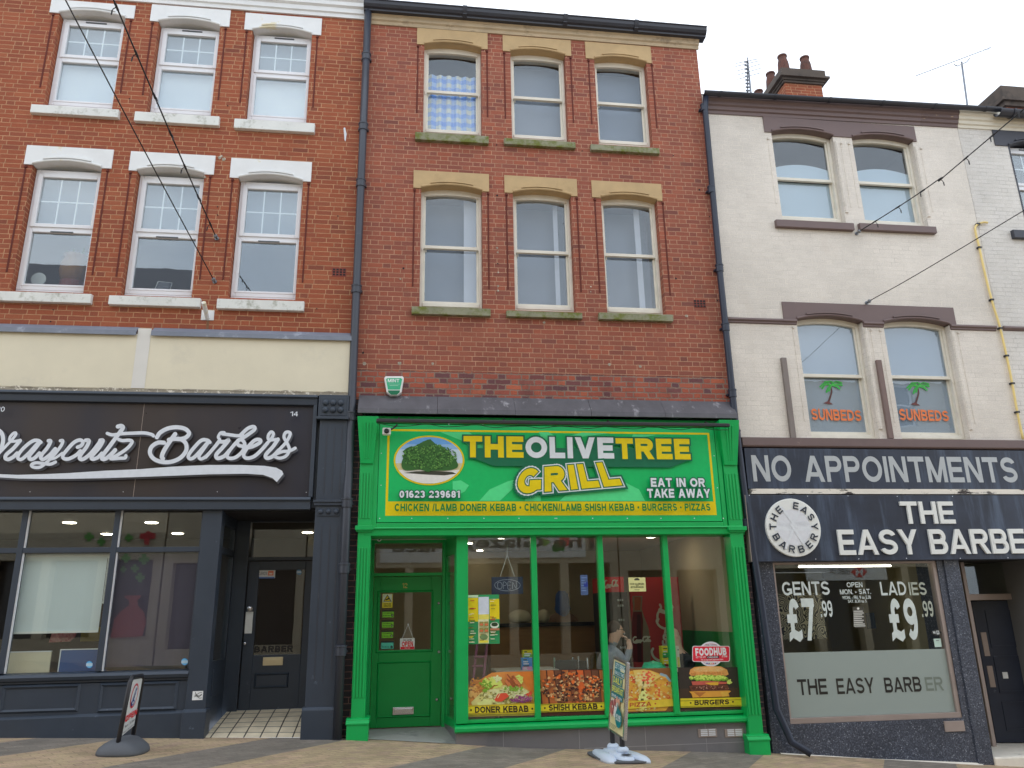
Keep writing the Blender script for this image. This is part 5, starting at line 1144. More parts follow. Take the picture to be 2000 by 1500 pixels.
# lettering
a.poly(Z([(640, 485), (700, 505), (760, 528), (1620, 535), (1716, 497), (1680, 440), (640, 440)]), DG)
for pts in ([(905, 400), (985, 385), (1035, 485), (945, 490)], [(1230, 390), (1270, 490), (1290, 490), (1275, 390)]): a.poly(Z(pts), DG)
bx = [('THE', 905, 852.5, 1022, 895, YEL), ('OLIVE', 1025, 854, 1198.5, 896.8, WH), ('TREE', 1200.5, 857, 1347.5, 898.5, YEL)]
for s_, u0, v0, u1, v1, c in bx: a.text(s_, u0, v0, u1, v1, DG, .1, 1.0, base=.05)
for s_, u0, v0, u1, v1, c in bx: a.text(s_, u0, v0, u1, v1, c, .05, 1.0)
qd = [Z([p_])[0] for p_ in ((885, 543), (1335, 507), (868, 666), (1385, 622))]
for off, c in ((.17, DG), (.115, WH), (.085, DG), (.055, YEL)): a.text('GRILL', 0, 0, 0, 0, c, off, 1.3, base=.055, quad=qd)
def otext(s_, u0, v0, u1, v1, off=.042, b=.085, sp=1.15):
    a.text(s_, u0, v0, u1, v1, DG, off+b, sp, base=off); a.text(s_, u0, v0, u1, v1, WH, off, sp)
otext('01623 239681', 780.5, 959.5, 897.5, 973.5); otext('EAT IN OR', 1268, 935, 1374.5, 952.5); otext('TAKE AWAY', 1261, 956, 1384.5, 973.5)
a.text('CHICKEN /LAMB DONER KEBAB • CHICKEN/LAMB SHISH KEBAB • BURGERS • PIZZAS', 771, 985, 1384, 999, S(20, 104, 50, .6), .04, 1.0)
for u in (205, 360, 535, 710, 880, 1055, 1063, 1237, 1405, 1568, 1730, 1870): a.ell(660+u*.4, 1013.8, 1.1, 1.1, WH, 8)
for u in (540, 705, 870, 1210, 1370, 1530, 1690): a.ell(660+u*.4, 831.5, .9, .9, WH, 8)
for y in (470, 625): a.ell(660+(218-y*.01)*.4, 700+y*.4, .9, .9, WH, 8); a.ell(660+(1825+(y-470)*.1)*.4, 700+(y+12)*.4, .9, .9, WH, 8)
a.build('printed_face', m_printW, sg, fixn=False)

# ---- dark blue barber signs on the white building
t = NT('weathered_blue_board'); p = t.pos(); x, y, z = t.sep(p); n1 = t.noise(p, 1.6, 5, .6); n2 = t.noise(p, 5, 5, .7, (1, 1, .12))
c_ = t.ramp(n1, [(.3, S(28, 33, 45, .68)), (.7, S(42, 50, 66, .68))])
c_ = t.mix(t.math('MULTIPLY', t.ramp(n2, [(.5, g3(0)), (.75, g3(1))]), .26), c_, S(104, 122, 146, .55))
m_board = t.done(t.bsdf(c_, .42))
s1y = -.06
sg = thing('shop_sign', 'weathered blue board reading NO APPOINTMENTS in flat grey capitals', 'sign', (7.5, s1y, at(1720, 955, s1y)[1]))
m = MB(); x0, z1 = at(1448, 876.5, s1y); z0 = at(1720, 955, s1y)[1]; m.box(X30+.06, 10.6, s1y, .06, z0, at(1720, 877, s1y)[1]-.004); m.build('sign_panel', m_board, sg)
for w_, u0, v0, u1, v1 in (('NO', 1466.5, 889, 1548, 940.5), ('APPOINTMENTS', 1567, 890, 1990, 942.5)): a = Art(s1y-.001); a.Yr = s1y; a.text(w_, u0, v0, u1, v1, S(150, 154, 156, .62), .026, 1.0); a.build('lettering', m_printW, sg, fixn=False)
m = MB(); za = z0-.008; zb3 = at(1720, 965, -.1)[1]; m.box(X30+.08, 10.6, -.11, .05, zb3, za); m.build('peeling_strip', plain('peeling_white_strip', S(206, 200, 188, .7), .7, .1, 6, .3, 40, dirt=S(52, 46, 44, .7), dthr=.56, dscale=7, dwidth=.05, stretch=(.4, 1, 1.6)), bw)
s2y = -.15
sg = thing('shop_sign', 'dark blue board with raised white THE EASY BARBER letters and a round pale badge', 'sign', (7.5, s2y, at(1720, 1095, s2y)[1]))
x0 = at(1462, 1030, s2y)[0]; z1 = at(1720, 967, s2y)[1]; z0 = at(1720, 1094.5, s2y)[1]
m = MB(); m.box(x0, 10.6, s2y, .05, z0, z1); m.build('sign_panel', m_board, sg, bevel=.004)
m = MB(); m.box(x0-.008, x0-.001, s2y-.004, -.04, z0, z1); m.build('edge_trim', m_alu, sg)
def raised(txt, u0, v0, u1, v1, y, dep, mat, par, off=.022, sp=1.03):
    s_ = weight(off); W_ = max(p[0] for q in strokes(txt, s_, sp) for p in q); X0, Z1 = at(u0, v0, y); X1, Z0 = at(u1, v1, y); x = 0.
    for ch in txt:
        w, Q = _gl(ch, s_); m = MB()
        for i, q in enumerate(Q): m.prism([(X0+(p[0]+x)/W_*(X1-X0), Z0+p[1]*(Z1-Z0)) for p in q], y-dep-i*.00014, y+.001)
        if Q: m.build('raised_letter', mat, par)
        x += w+.115*sp
m_let = plain('raised_letter_white', S(214, 216, 212, .66), .35, .04, 3, 0)
raised('THE', 1755, 980, 1865, 1023, s2y, .03, m_let, sg); raised('EASY BARBER', 1633, 1035, 2043, 1080.5, s2y, .03, m_let, sg)
bc = at3(1550, 1030, s2y-.04); br_ = (at(1603, 1030, s2y)[0]-at(1497, 1030, s2y)[0])/2
m = MB(); m.lathe([(br_, .04), (br_, .004), (br_-.01, 0)], (bc.x, s2y-.04, bc.z), 48, 0, 'y'); bd = m.build('round_badge', m_let, sg)
a = Art(s2y-.0415, .0008); cx, cz = bc.x, bc.z; R_ = br_
a.ell(cx, cz, R_*.62, R_*.62, S(188, 190, 194, .64), 48, px=False)
a.poly([(cx-R_*.72, cz-.02*R_-.1*R_), (cx+R_*.72, cz-.12*R_), (cx+R_*.72, cz+.03*R_), (cx-R_*.72, cz+.03*R_)], S(214, 218, 222, .66), False)
a.many([[(cx+R_*q-.004, cz+.03*R_), (cx+R_*q+.004, cz+.03*R_), (cx+R_*q+.004, cz+.2*R_), (cx+R_*q-.004, cz+.2*R_)] for q in [k*.04-.52 for k in range(27)] if abs(q) > .06], S(204, 208, 212, .66), False)
for s_ in (-1, 1):
    for (xa, za, xb, zb_) in ((-.40*s_, .72, .12*s_, -.02), (-.08*s_, .1, .40*s_, -.74)):
        a.poly([(cx+(xa-.055)*R_, cz+za*R_), (cx+(xa+.055)*R_, cz+za*R_), (cx+(xb+.055)*R_, cz+zb_*R_), (cx+(xb-.055)*R_, cz+zb_*R_)], S(220, 224, 228, .66), False)
def ring(txt, r, a0, a1, h, c, flip=False):
    n = len(txt)
    for i, ch in enumerate(txt):
        if ch == ' ': continue
        an = math.radians(a0+(a1-a0)*i/(n-1)); Q = strokes(ch, .19); vs = [Vector((*p, 0)) for q in Q for p in q]; fs = []; k0 = 0
        for q in Q: fs.append(tuple(range(k0, k0+len(q)))); k0 += len(q)
        x0_, x1_ = min(p.x for p in vs), max(p.x for p in vs); y1_ = 1.; sc_ = h/y1_
        a.up(c); pts = []
        for vi, p in enumerate(vs):
            lx, ly = (p.x-(x0_+x1_)/2)*sc_, (p.y-y1_/2)*sc_
            d = an-math.pi/2 if not flip else an+math.pi/2
            pts.append((cx+r*math.cos(an)+lx*math.cos(d)-ly*math.sin(d), a.y-vi//4*.0001, cz+r*math.sin(an)+lx*math.sin(d)+ly*math.cos(d)))
        a.mesh(pts, fs)
INK = S(40, 46, 58, .6)
ring('THE EASY', R_*.76, 178, 2, R_*.25, INK); ring('BARBER', R_*.76, 206, 334, R_*.25, INK, True)
a.build('badge_print', m_printW, bd, fixn=False)
a = Art(s2y-.002); a.Yr = s2y
for u, v in ((1457.5, 966.8), (1577, 968.5), (1656, 968), (1752, 969), (1860, 969), (1473, 1091), (1593, 1091.5), (1677, 1091), (1770, 1090), (1875, 1090), (1968, 1089)): a.ell(u+(6 if u < 1480 else 0), v+.5, 1, 1, S(190, 196, 204, .6), 8)
a.build('screw_heads', m_printW, sg, fixn=False)

# ================================================================== FIXTURES ON THE FRONTS
o = thing('burglar_alarm', 'green and white alarm box on old brick above the lead flashing', 'alarm', at3(769, 773, -.05))
m = MB(); pts = [at(*q, -.1) for q in ((750, 738), (753, 734.5), (786, 734.5), (789, 738), (784, 766), (776, 772), (763, 772), (755, 766))]; m.prism(pts, -.1, -.0); m.build('case', m_plastw, o, bevel=.012)
a = Art(-.101, .0008); a.Yr = -.1; G1 = S(52, 150, 112, .62); a.poly([(754, 741), (756, 738.5), (783.5, 738.5), (785.5, 741), (781.5, 761), (757.5, 761)], G1); a.poly([(757.5, 762.5), (781.5, 762.5), (780, 767), (775, 771), (764, 771), (759, 767)], S(18, 92, 64, .6)); a.text('MINT', 757.5, 740, 780, 747, S(220, 230, 226, .7), .03, 1.05)
a.rect(759, 750, 781, 750.8, S(200, 220, 210, .7)); a.rect(761, 752.8, 778, 753.8, S(170, 210, 190, .7)); a.build('printed_face', m_printW, o, fixn=False)
o = thing('light_bar', 'long thin black light bar on arms above the green takeaway sign', 'lamp', at3(1080, 828, -.4))
A_, B_ = at3(735, 820, -.36), at3(1424, 832, -.36); B_.z = A_.z = (A_.z+B_.z)/2
m = MB(); m.box(A_.x, B_.x, -.40, -.34, A_.z-.028, A_.z+.02); m.build('housing', m_black, o, bevel=.01)
m = MB()
for q in (.06, .35, .65, .94): x = A_.x+(B_.x-A_.x)*q; m.tube([(x, -.35, A_.z+.02), (x, -.24, A_.z+.07), (x, -.12, A_.z+.05)], .012, 6)
m.build('arm', m_black, o)
m = MB(); random.seed(5); P_ = [(A_.x+(B_.x-A_.x)*q/22, -.33+random.uniform(-.01, .02), A_.z-.02-abs(math.sin(q*1.1))*.045) for q in range(23)]; m.tube(spline(P_, 3), .005, 5); m.build('loose_cable', m_black, o)
o = thing('floodlight', 'small white security lamp at the top left corner of the green sign', 'lamp', at3(755, 845, -.2))
m = MB(); c = at3(756, 842, -.24); m.box(c.x-.06, c.x+.05, -.28, -.2, c.z-.055, c.z+.04); m.build('head', m_plastw, o, bevel=.012)
m = MB(); m.tube([(c.x+.05, -.24, c.z+.02), (c.x+.11, -.22, c.z+.07), (c.x+.13, -.2, c.z+.1)], .012, 8); m.lathe([(.03, 0), (.035, -.015), (.02, -.03)], (c.x-.005, -.28, c.z-.01), 12, 0, 'y'); m.build('bracket', m_black, o)
o = thing('cctv_camera', 'small white dome camera under the soffit by the green door', 'camera', at3(740, 1058, .35))
c = at3(740, 1049, .35); m = MB(); m.lathe([(.05, .06), (.05, .02), (.045, 0), (.03, -.02)], (c.x, .35, c.z), 16); m.build('base', m_plastw, o)
m = MB(); m.ball((c.x+.005, .345, c.z-.025), .034, 14); m.build('dome', m_plastw, o, smooth=True); m = MB(); m.ball((c.x+.01, .315, c.z-.035), .014, 10); m.build('lens', m_black, o)
o = thing('pipe_bracket', 'white flagpole socket on a square plate on red brick under the middle sill', 'bracket', at3(405, 626, -.05))
m = MB(); m.pbox(394, 605, 417, 625.5, -.012, .0); m.build('plate', m_wpaint, o, bevel=.003); p0 = at3(405, 621, -.012); m = MB(); m.tube([p0, p0+Vector((-.01, -.22, .14))], .03, 12); m.build('socket', m_wpaint, o)
m = MB(); m.pbox(404, 625, 406, 655, -.004, .0); m.build('rust_streak', plain('rust', BR(120, 84, 60), .9), o)
for i, (TL, BR_) in enumerate((((1526.6, 698), (1555.5, 854.8)), ((1713, 702.6), (1746, 856.3)))):
    x0, z1 = at(*TL, -.05); x1, z0 = at(*BR_, -.05); xa = (x0+x1)/2; m = MB(); m.box(xa-.04, xa+.04, -.05, -.0, z0, z1)
    m.build('wooden_batten', plain('grey_batten' if not i else 'brown_batten', S(112, 104, 100, .66) if i == 0 else S(106, 90, 86, .66), .8, .2, 3, .2, stretch=(6, 6, 1)), None, bevel=.004, label=['weathered grey batten upright on white brick left of both palm tree windows', 'brownish batten upright on white brick between the two palm tree windows'][i], cat='batten', group='battens on the painted wall')
o = thing('cable_conduit', 'yellowed cable bent out of a hole and clipped down the painted wall', 'cable', at3(1995, 850, -.03))
P_ = [at3(u, v, -.035) for u, v in ((1929, 435), (1922, 434), (1911, 437), (1905, 444), (1906, 456), (1912, 480), (1919, 513), (1930, 560), (1941, 600), (1952, 635), (1966, 695), (1977, 749), (1987, 805), (1998, 858))]
m = MB(); m.tube(spline(P_, 4), .017, 8); m.build('cable', plain('yellowed_cable', S(204, 182, 118, .7), .5, .1, 4, 0), o, smooth=True)
for u, v in ((1931, 484.5), (1942, 587.5), (1963, 694), (1977, 750), (1986, 805), (1911, 438), (1955, 640)):
    c = min(spline(P_, 8), key=lambda q: abs(q.z-at(u, v, -.035)[1])); m = MB(); m.box(c.x-.028, c.x+.028, -.058, -.0, c.z-.014, c.z+.014); m.build('clip', m_black, o)
# television aerials
m_ant = plain('aerial_metal', S(120, 124, 130, .9), .4, .1, 5, 0, metal=.6)
o = thing('television_aerial', 'upright television aerial with stacked cross rods behind the gutter beside the chimney', 'aerial', at3(1469, 190, 5))
Y_ = 5.; b0, b1 = at3(1468, 195, Y_), at3(1457, 118, Y_); m = MB(); m.tube([b0, at3(1460.5, 122, Y_)], .022, 8); m.build('mast', m_ant, o)
m = MB(); m.tube([at3(1460, 180, Y_-.1), b1+Vector((0, -.1, 0))], .018, 6)
for k in range(9): q = at3(1457.5+k*.4, 121+k*7, Y_-.12); m.box(q.x-.05, q.x+.05, Y_-.14, Y_-.1, q.z-.012, q.z+.012)
m.build('boom', m_ant, o)
m = MB()
for (u0, v0, u1, v1) in ((1437, 124, 1480, 115), (1436, 130, 1481, 119), (1438, 139, 1485, 125), (1438, 147, 1486, 133), (1440, 155, 1486, 142)): m.tube([at3(u0, v0, Y_-.15), at3(u1, v1, Y_-.15)], .009, 5)
m.build('reflector_rods', m_ant, o)
o = thing('television_aerial', 'long thin yagi aerial pointing up right on a bare mast above the black gutter', 'aerial', at3(1891, 212, 4))
Y_ = 4.; m = MB(); m.tube([at3(1891.5, 222, Y_), at3(1878, 121, Y_)], .022, 8); m.build('mast', m_ant, o)
E0, E1 = at3(1789, 148, Y_-.1), at3(1935, 93, Y_-.1); m = MB(); m.tube([E0, E1], .011, 6); m.tube([at3(1863, 126, Y_-.1), at3(1870, 129, Y_-.1), at3(1888, 121, Y_-.1), at3(1894, 114, Y_-.1)], .012, 6); m.build('boom', m_ant, o)
m = MB()
for k in range(17): q = E0.lerp(E1, k/16); L_ = .07 if k < 15 else .16; m.tube([q+Vector((0, -.1, -L_*.55)), q+Vector((0, .1, L_*.55))], .004, 5)
m.build('element_rods', m_ant, o)

# ---- wires and lights strung across the street
m_wire = plain('black_wire', (.012, .012, .014), .6, .1, 5, 0)
def strung(pts_px, sag, label, bulbs, side=(0, 0), r=.0085, ends=1):
    """wall anchor first; each entry (u, v, Y) is a measured point of the run; carried on to the far side of the street"""
    P_ = [at3(*q) for q in pts_px]
    if sag: P_.insert(1, P_[0].lerp(P_[1], .5)-Vector((0, 0, sag)))
    d = (P_[-1]-P_[-2]); tgt = -13.1; P_.append(P_[-1]+d*((tgt-P_[-1].y)/d.y)+Vector((0, 0, .25)))
    o = thing('string_light' if bulbs else 'catenary_wire', label, 'string lights' if bulbs else 'wire', P_[0], 'wires strung across the street')
    S_ = spline(P_, 14); m = MB(); m.tube(S_, r, 6); m.build('wire', m_wire, o, smooth=True)
    m = MB(); p = P_[0]; m.tube([(p.x, 0.0, p.z), (p.x, -.07, p.z)], .014, 6); m.lathe([(.03, .012), (.03, 0)], (p.x, -.012, p.z), 10, 0, 'y'); m.ball((p.x, -.08, p.z), .03, 8); m.build('wall_eye', m_ant, o)
    if bulbs:
        tot = 0; nx = bulbs[0]; m2 = None
        for a_, b_ in zip(S_, S_[1:]):
            L_ = (b_-a_).length
            while tot+L_ >= nx and nx < bulbs[2]:
                q = a_.lerp(b_, (nx-tot)/L_); k = MB(); sx_ = random.choice((-1, 1))*.03; k.tube([q, q+Vector((sx_, 0, -.03)), q+Vector((sx_*1.2, 0, -.05))], .005, 5); k.tube([q+Vector((sx_*1.2, 0, -.05)), q+Vector((sx_*1.3, 0, -.1))], [.009, .007], 6); k.tube([q+(b_-a_).normalized()*-.04, q+(b_-a_).normalized()*.04], .013, 6); k.build('bulb', m_wire, o); nx += bulbs[1]
            tot += L_
    return o
random.seed(4)
strung([(421, 461, -.08), (222, 0, -3.6)], .0, 'string of small dark bulbs from the wall between the upper and lower white windows', (.25, .55, 30))
strung([(417, 546, -.08), (128, 0, -3.6)], .0, 'thin black wire fixed low on the red brick beside the middle window', None, r=.007)
strung([(1678, 452, -.08), (2000, 213, -2.6)], .1, 'string of dark hanging bulbs fixed between the two upper sills of the white building', (.3, .42, 30))
strung([(1698, 588, -.08), (2000, 411, -2.4)], .0, 'thin wire fixed just above the brown lintel of the palm tree windows', None, r=.007)
# ================================================================== ROOMS BEHIND THE SHOP WINDOWS
# takeaway: floor, ceiling, back wall, right wall with green dado
zce = at(1200, 1046, 0)[1]+.16; YB = 4.6
m = MB(); m.box(X20+.13, X21-.13, .3, YB+1, zce, zce+.06); m.build('ceiling', m_inceil, bm_)
m = MB(); m.box(X20+.13, X21-.13, .29, YB+1, -.1, .06); m.build('floor', m_infloor, bm_)
m = MB(); m.box(X20+.13, X21-.13, YB, YB+.1, .06, zce); m.build('back_wall', m_inwall, bm_)
xrw = X21-.16; zda = at(1390, 1232, 1.5)[1]
m = MB(); m.box(xrw, xrw+.03, .3, YB, zda, zce); m.build('side_wall', m_inwall, bm_)
m = MB(); m.box(xrw-.012, xrw+.03, .3, YB, .06, zda); m.build('dado', m_greenD, bm_)
m = MB(); m.box(gd0-.2, gd0-.14, YG+.1, YB, .06, zce); m.build('hall_wall', m_inwall, bm_)
GRP = 'lit ceiling spotlights in the shops'
def spot(u, v, z, label, r=.085, glow=None):
    p = at_z(u, v, z-.004)
    o = thing('ceiling_light', label, 'ceiling light', p, GRP)
    k = MB(); k.lathe([(r*1.2, .0), (r*1.18, -.012), (r*1.0, -.014)], (p.x, p.y, z), 20); k.build('rim', m_plastw, o)
    k = MB(); k.lathe([(r, -.0145), (r*.9, -.02)], (p.x, p.y, z), 20); k.build('diffuser', glow or m_lamp, o); return o
spot(803, 1044.5, zso+.0, 'lit round spotlight in the soffit over the green door', .1)
spot(980, 1049, zce, 'lit round spotlight behind the top of the leftmost green-framed pane', .1); spot(1273, 1047.5, zce, 'lit round spotlight behind the top of the third green-framed pane', .1)
for u, v, w_ in ((916, 1060, 'by the left post'), (937, 1074, 'left of the hanging open board')): spot(u, v, zce, 'small lit spotlight in the takeaway ceiling '+w_, .06)
for u, v, w_ in ((1056, 1086, 'nearest the second mullion'), (1035, 1097, 'left of the mullion'), (1100, 1092, 'right of the mullion')):
    pass
# counter
YC = 3.2
o = thing('counter', 'wood fronted takeaway counter with black worktop across the back of the shop', 'counter', at3(1060, 1300, YC)*1)
zt_c = at(1080, 1216, YC)[1]; cx0, cx1 = at(955, 1250, YC)[0], at(1178, 1250, YC)[0]
m = MB(); m.box(cx0, cx1, YC-.05, YC+.6, zt_c-.06, zt_c); m.build('worktop', m_black, o, bevel=.005)
m = MB(); m.box(cx0+.03, cx1-.03, YC, YC+.55, .06, zt_c-.06); m.build('front_panel', m_wood, o)
# drinks fridge and advert panel
YF = 2.0
RED = S(196, 30, 46, .5); RED2 = S(120, 40, 44, .6); OFF = S(200, 196, 186, .66)
COLA = [[(.20, .92), (.14, .97), (.06, .80), (.02, .45), (.06, .15), (.13, .12), (.18, .3)], [(.24, .42), (.20, .3), (.24, .16), (.29, .3), (.25, .45)], [(.37, .40), (.32, .35), (.32, .18), (.38, .2)], [(.47, .40), (.42, .36), (.42, .18), (.47, .2), (.49, .4), (.49, .16), (.53, .22)], [(.03, .06), (.15, -.06), (.35, .05), (.45, -.02)],
        [(.53, .36), (.57, .36)], [(.74, .9), (.69, .98), (.62, .75), (.60, .4), (.65, .14), (.72, .18), (.76, .32)], [(.80, .42), (.76, .3), (.80, .16), (.85, .3), (.81, .44)], [(.86, .2), (.90, .6), (.92, .92), (.88, .85), (.88, .35), (.91, .16)], [(.99, .40), (.94, .36), (.94, .18), (.98, .2), (1.0, .4), (1.0, .16), (1.04, .22)], [(.70, .92), (.82, 1.0), (.95, .86), (1.0, .95)]]
def cola(a, mapf, w, c):
    for st in COLA: a.ribbon([mapf(p_) for p_ in st], w, c, px=False, k=4)
o = thing('drinks_fridge', 'tall black drinks fridge with glowing bottles and a red header', 'fridge', at3(1205, 1300, YF))
x0, z1 = at(1176, 1127, YF); x1, z0 = at(1226, 1156, YF); xf1 = at(1229, 1200, YF)[0]
m = MB(); m.box(x0, xf1, YF+.03, YF+.7, .06, z0); m.build('cabinet', m_black, o); m = MB(); m.box(x0, xf1-.06, YF, YF+.7, z0, z1); hd = m.build('header', plain('fridge_header_red', RED, .4, .05, 3, 0), o)
a = Art(YF-.001, .0008); X0h, X1h, Zh0, Zh1 = x0+.03, x0+.24, z0+.05, z1-.04; cola(a, lambda p_: (X0h+p_[0]*(X1h-X0h), Zh0+p_[1]*(Zh1-Zh0)*.8+.02), .016, OFF); a.build('header_lettering', m_printW, hd, fixn=False)
m_bot = plain('bottle_cap_pale', S(190, 200, 210, .6), .3, .1, 5, 0)  # bottle tops in one plain pale colour
m = MB(); xa = at(1213, 1200, YF)[0]
for zz in [at(1213, v, YF)[1] for v in (1172, 1183, 1211, 1237, 1265)]:
    for q in range(3): m.ball((xa-.03+q*.035, YF+.02, zz), (.015, .012, .02), 8)
m.build('bottle_row', m_bot, o)
o = thing('advert_panel', 'red drinks advert panel with a big cola bottle and upright white script', 'panel', at3(1265, 1300, YF-.15))
yp = YF-.15; x0, z1 = at(1229, 1128, yp); x1 = at(1330, 1200, yp)[0]
m = MB(); m.box(x0, x1, yp, yp+.05, .3, z1); m.build('board', plain('advert_red', S(150, 44, 48, .5), .5, .08, 2, 0), o)
a = Art(yp-.001, .0008); a.Yr = yp
q4 = lambda L_: [(1140+x*.13333, 1120+y*.13333) for x, y in L_]
a.poly(q4([(715, 330), (860, 330), (855, 420), (850, 520), (880, 620), (950, 800), (975, 1000), (985, 1300), (700, 1300), (695, 900), (690, 760), (715, 600), (725, 480), (712, 400)]), S(120, 108, 92, .6))
a.poly(q4([(740, 345), (840, 345), (835, 440), (830, 540), (740, 540), (745, 440)]), S(140, 74, 50, .6))
a.poly(q4([(725, 560), (850, 560), (870, 700), (865, 900), (870, 1300), (705, 1300), (705, 900), (700, 740)]), S(92, 20, 26, .6)); a.poly(q4([(780, 600), (830, 600), (845, 900), (850, 1300), (790, 1300), (775, 900)]), S(56, 12, 20, .6))
A0 = at(1236, 1255, yp); A1 = at(1268, 1243, yp); cola(a, lambda p_: (A0[0]+p_[0]*(A1[0]-A0[0]), A0[1]+p_[1]*(A1[1]-A0[1])), .022, OFF)
B0 = at(1283, 1292, yp); B1 = at(1300, 1185, yp); hx = B1[0]-B0[0]; hz = B1[1]-B0[1]; L_ = math.hypot(hx, hz); ux, uz = hx/L_, hz/L_; wx_, wz_ = -uz, ux
cola(a, lambda p_: (B0[0]+ux*p_[0]*L_+wx_*(p_[1]*.26-.12)+.02, B0[1]+uz*p_[0]*L_+wz_*(p_[1]*.26-.12)), .036, OFF)
a.build('printed_face', m_printW, o, fixn=False)
# wall ornament
o = thing('wall_hanging', 'pale woven diamond hanging with a red band on the cream right wall', 'hanging', at3(1375, 1225, 2.4))
P_ = [at(u, v, 2.4) for u, v in ((1370, 1118), (1384, 1160), (1382, 1185), (1376, 1224), (1366, 1195), (1361, 1160))]; m = MB(); m.prism(P_, 2.38, 2.42); m.build('cloth', plain('straw_cloth', S(150, 140, 92, .7), .9, .3, 30, .2), o)
m = MB(); m.prism([at(u, v, 2.4) for u, v in ((1361, 1156), (1381, 1155), (1381.5, 1160), (1361, 1161))], 2.37, 2.43); m.build('band', plain('band_red', S(170, 40, 34, .7), .8), o)
# tables, chairs
def table(name, label, xa, xb, ya, yb, z, mat):
    o = thing(name, label, 'table', ((xa+xb)/2, (ya+yb)/2, .06)); m = MB(); m.box(xa, xb, ya, yb, z-.03, z); m.build('tabletop', mat, o, bevel=.005)
    for x in (xa+.06, xb-.06):
        for y in (ya+.06, yb-.06): m = MB(); m.tube([(x, y, .06), (x, y, z-.03)], .02, 8); m.build('leg', m_black, o)
    return o
zt_t = at(1010, 1308, .5)[1]
m_tab = plain('pale_tabletop', S(168, 162, 150, .7), .5, .08, 3, 0)
table('table', 'pale cafe table behind the doner poster with a menu box on it', at(965, 1306, .6)[0], at(1085, 1306, .6)[0], .32, 1.0, zt_t, m_tab)
table('table', 'pale cafe table between the two seated people', at(1226, 1306, .7)[0], at(1326, 1306, .7)[0], .4, 1.1, zt_t-.05, m_tab)
def chair(x, y, rz, label, h):
    o = thing('chair', label, 'chair', (x, y, .06), 'dark cafe chairs with steel frames'); c_, s_ = math.cos(rz), math.sin(rz)
    T_ = lambda a, b, z: (x+a*c_-b*s_, y+a*s_+b*c_, z)
    def bx(a0, a1, b0, b1, z0, z1): k = MB(); k.box(a0, a1, b0, b1, z0, z1); k.v = [T_(*p_) for p_ in k.v]; return k
    bx(-.2, .2, -.2, .2, .49, .53).build('seat', m_darkwood, o, bevel=.01); bx(-.17, .17, .19, .21, h-.3, h).build('backrest', m_black, o, bevel=.008)
    for a in (-.19, .19): k = MB(); k.tube([T_(a, .2, .06), T_(a, .2, .5), T_(a, .22, h+.04)], .014, 8); k.build('leg', m_steel, o); k = MB(); k.tube([T_(a, -.19, .06), T_(a, -.19, .49)], .014, 8); k.build('leg', m_steel, o)
zc_h = at(1085, 1288, .75)[1]
chair(at(1088, 1300, .85)[0], .75, math.radians(200), 'dark chair back with steel tubes behind the shish kebab poster', zc_h)
chair(at(1118, 1300, 1.3)[0], 1.25, math.radians(170), 'lower dark chair farther back beside the first chair', zc_h-.06)
chair(at(1160, 1300, .75)[0], .8, math.radians(110), 'dark chair on which the woman in grey sits', zc_h-.02)
# menu boxes, bag
def tent(u0, v0, u1, v1, y, label, cols):
    x0, z1 = at(u0, v0, y); x1, z0 = at(u1, v1, y); o = thing('menu_box', label, 'menu holder', ((x0+x1)/2, y, z0))
    m = MB(); m.box(x0, x1, y, y+.12, z0, z1); m.build('box', plain('menu_card', cols[0], .5, .05, 5, 0), o)
    a = Art(y-.001); n = len(cols)
    for i, c in enumerate(cols): a.rect(x0+.006, z1-(z1-z0)*i/n-.006, x1-.006, z1-(z1-z0)*(i+1)/n+.004, c, False)
    for i in range(n*2): zz = z1-(z1-z0)*(i+.6)/(n*2); a.rect(x0+.02, zz, x0+(x1-x0)*random.uniform(.4, .85), zz-.014, S(230, 232, 236, .7) if i % 3 else S(40, 70, 60, .6), False)
    a.build('printed_face', m_printW, o, fixn=False)
tent(1021, 1270, 1041, 1284, .42, 'yellow striped menu box standing behind a blue leaflet', [S(214, 196, 40, .6), S(92, 150, 60, .6)])
tent(1019, 1285, 1040, 1309, .36, 'bright blue leaflet with a pink square on the cafe table', [S(40, 130, 200, .6), S(30, 110, 186, .6), S(190, 120, 160, .6)])
tent(1292, 1262, 1308, 1297, .62, 'yellow and green menu box left of the third mullion', [S(206, 196, 50, .6), S(40, 140, 70, .6), S(200, 180, 60, .6)])
tent(1320, 1262, 1329, 1303, .55, 'narrow white menu card right of the third mullion', [S(214, 210, 190, .66), S(206, 196, 80, .6)])
c = at3(1276, 1300, .7); m = MB(); random.seed(9)
m.ball((c.x, c.y, c.z-.03), (.17, .13, .09), 16); m.v = [(x+random.uniform(-.012, .012), y+random.uniform(-.012, .012), z+random.uniform(-.012, .014)) for x, y, z in m.v]
m.build('carrier_bag', plain('mint_plastic_bag', S(70, 186, 140, .6), .35, .15, 9, .3, 30), None, smooth=True, label='crumpled mint green plastic bag on the table between the seated people', cat='bag')

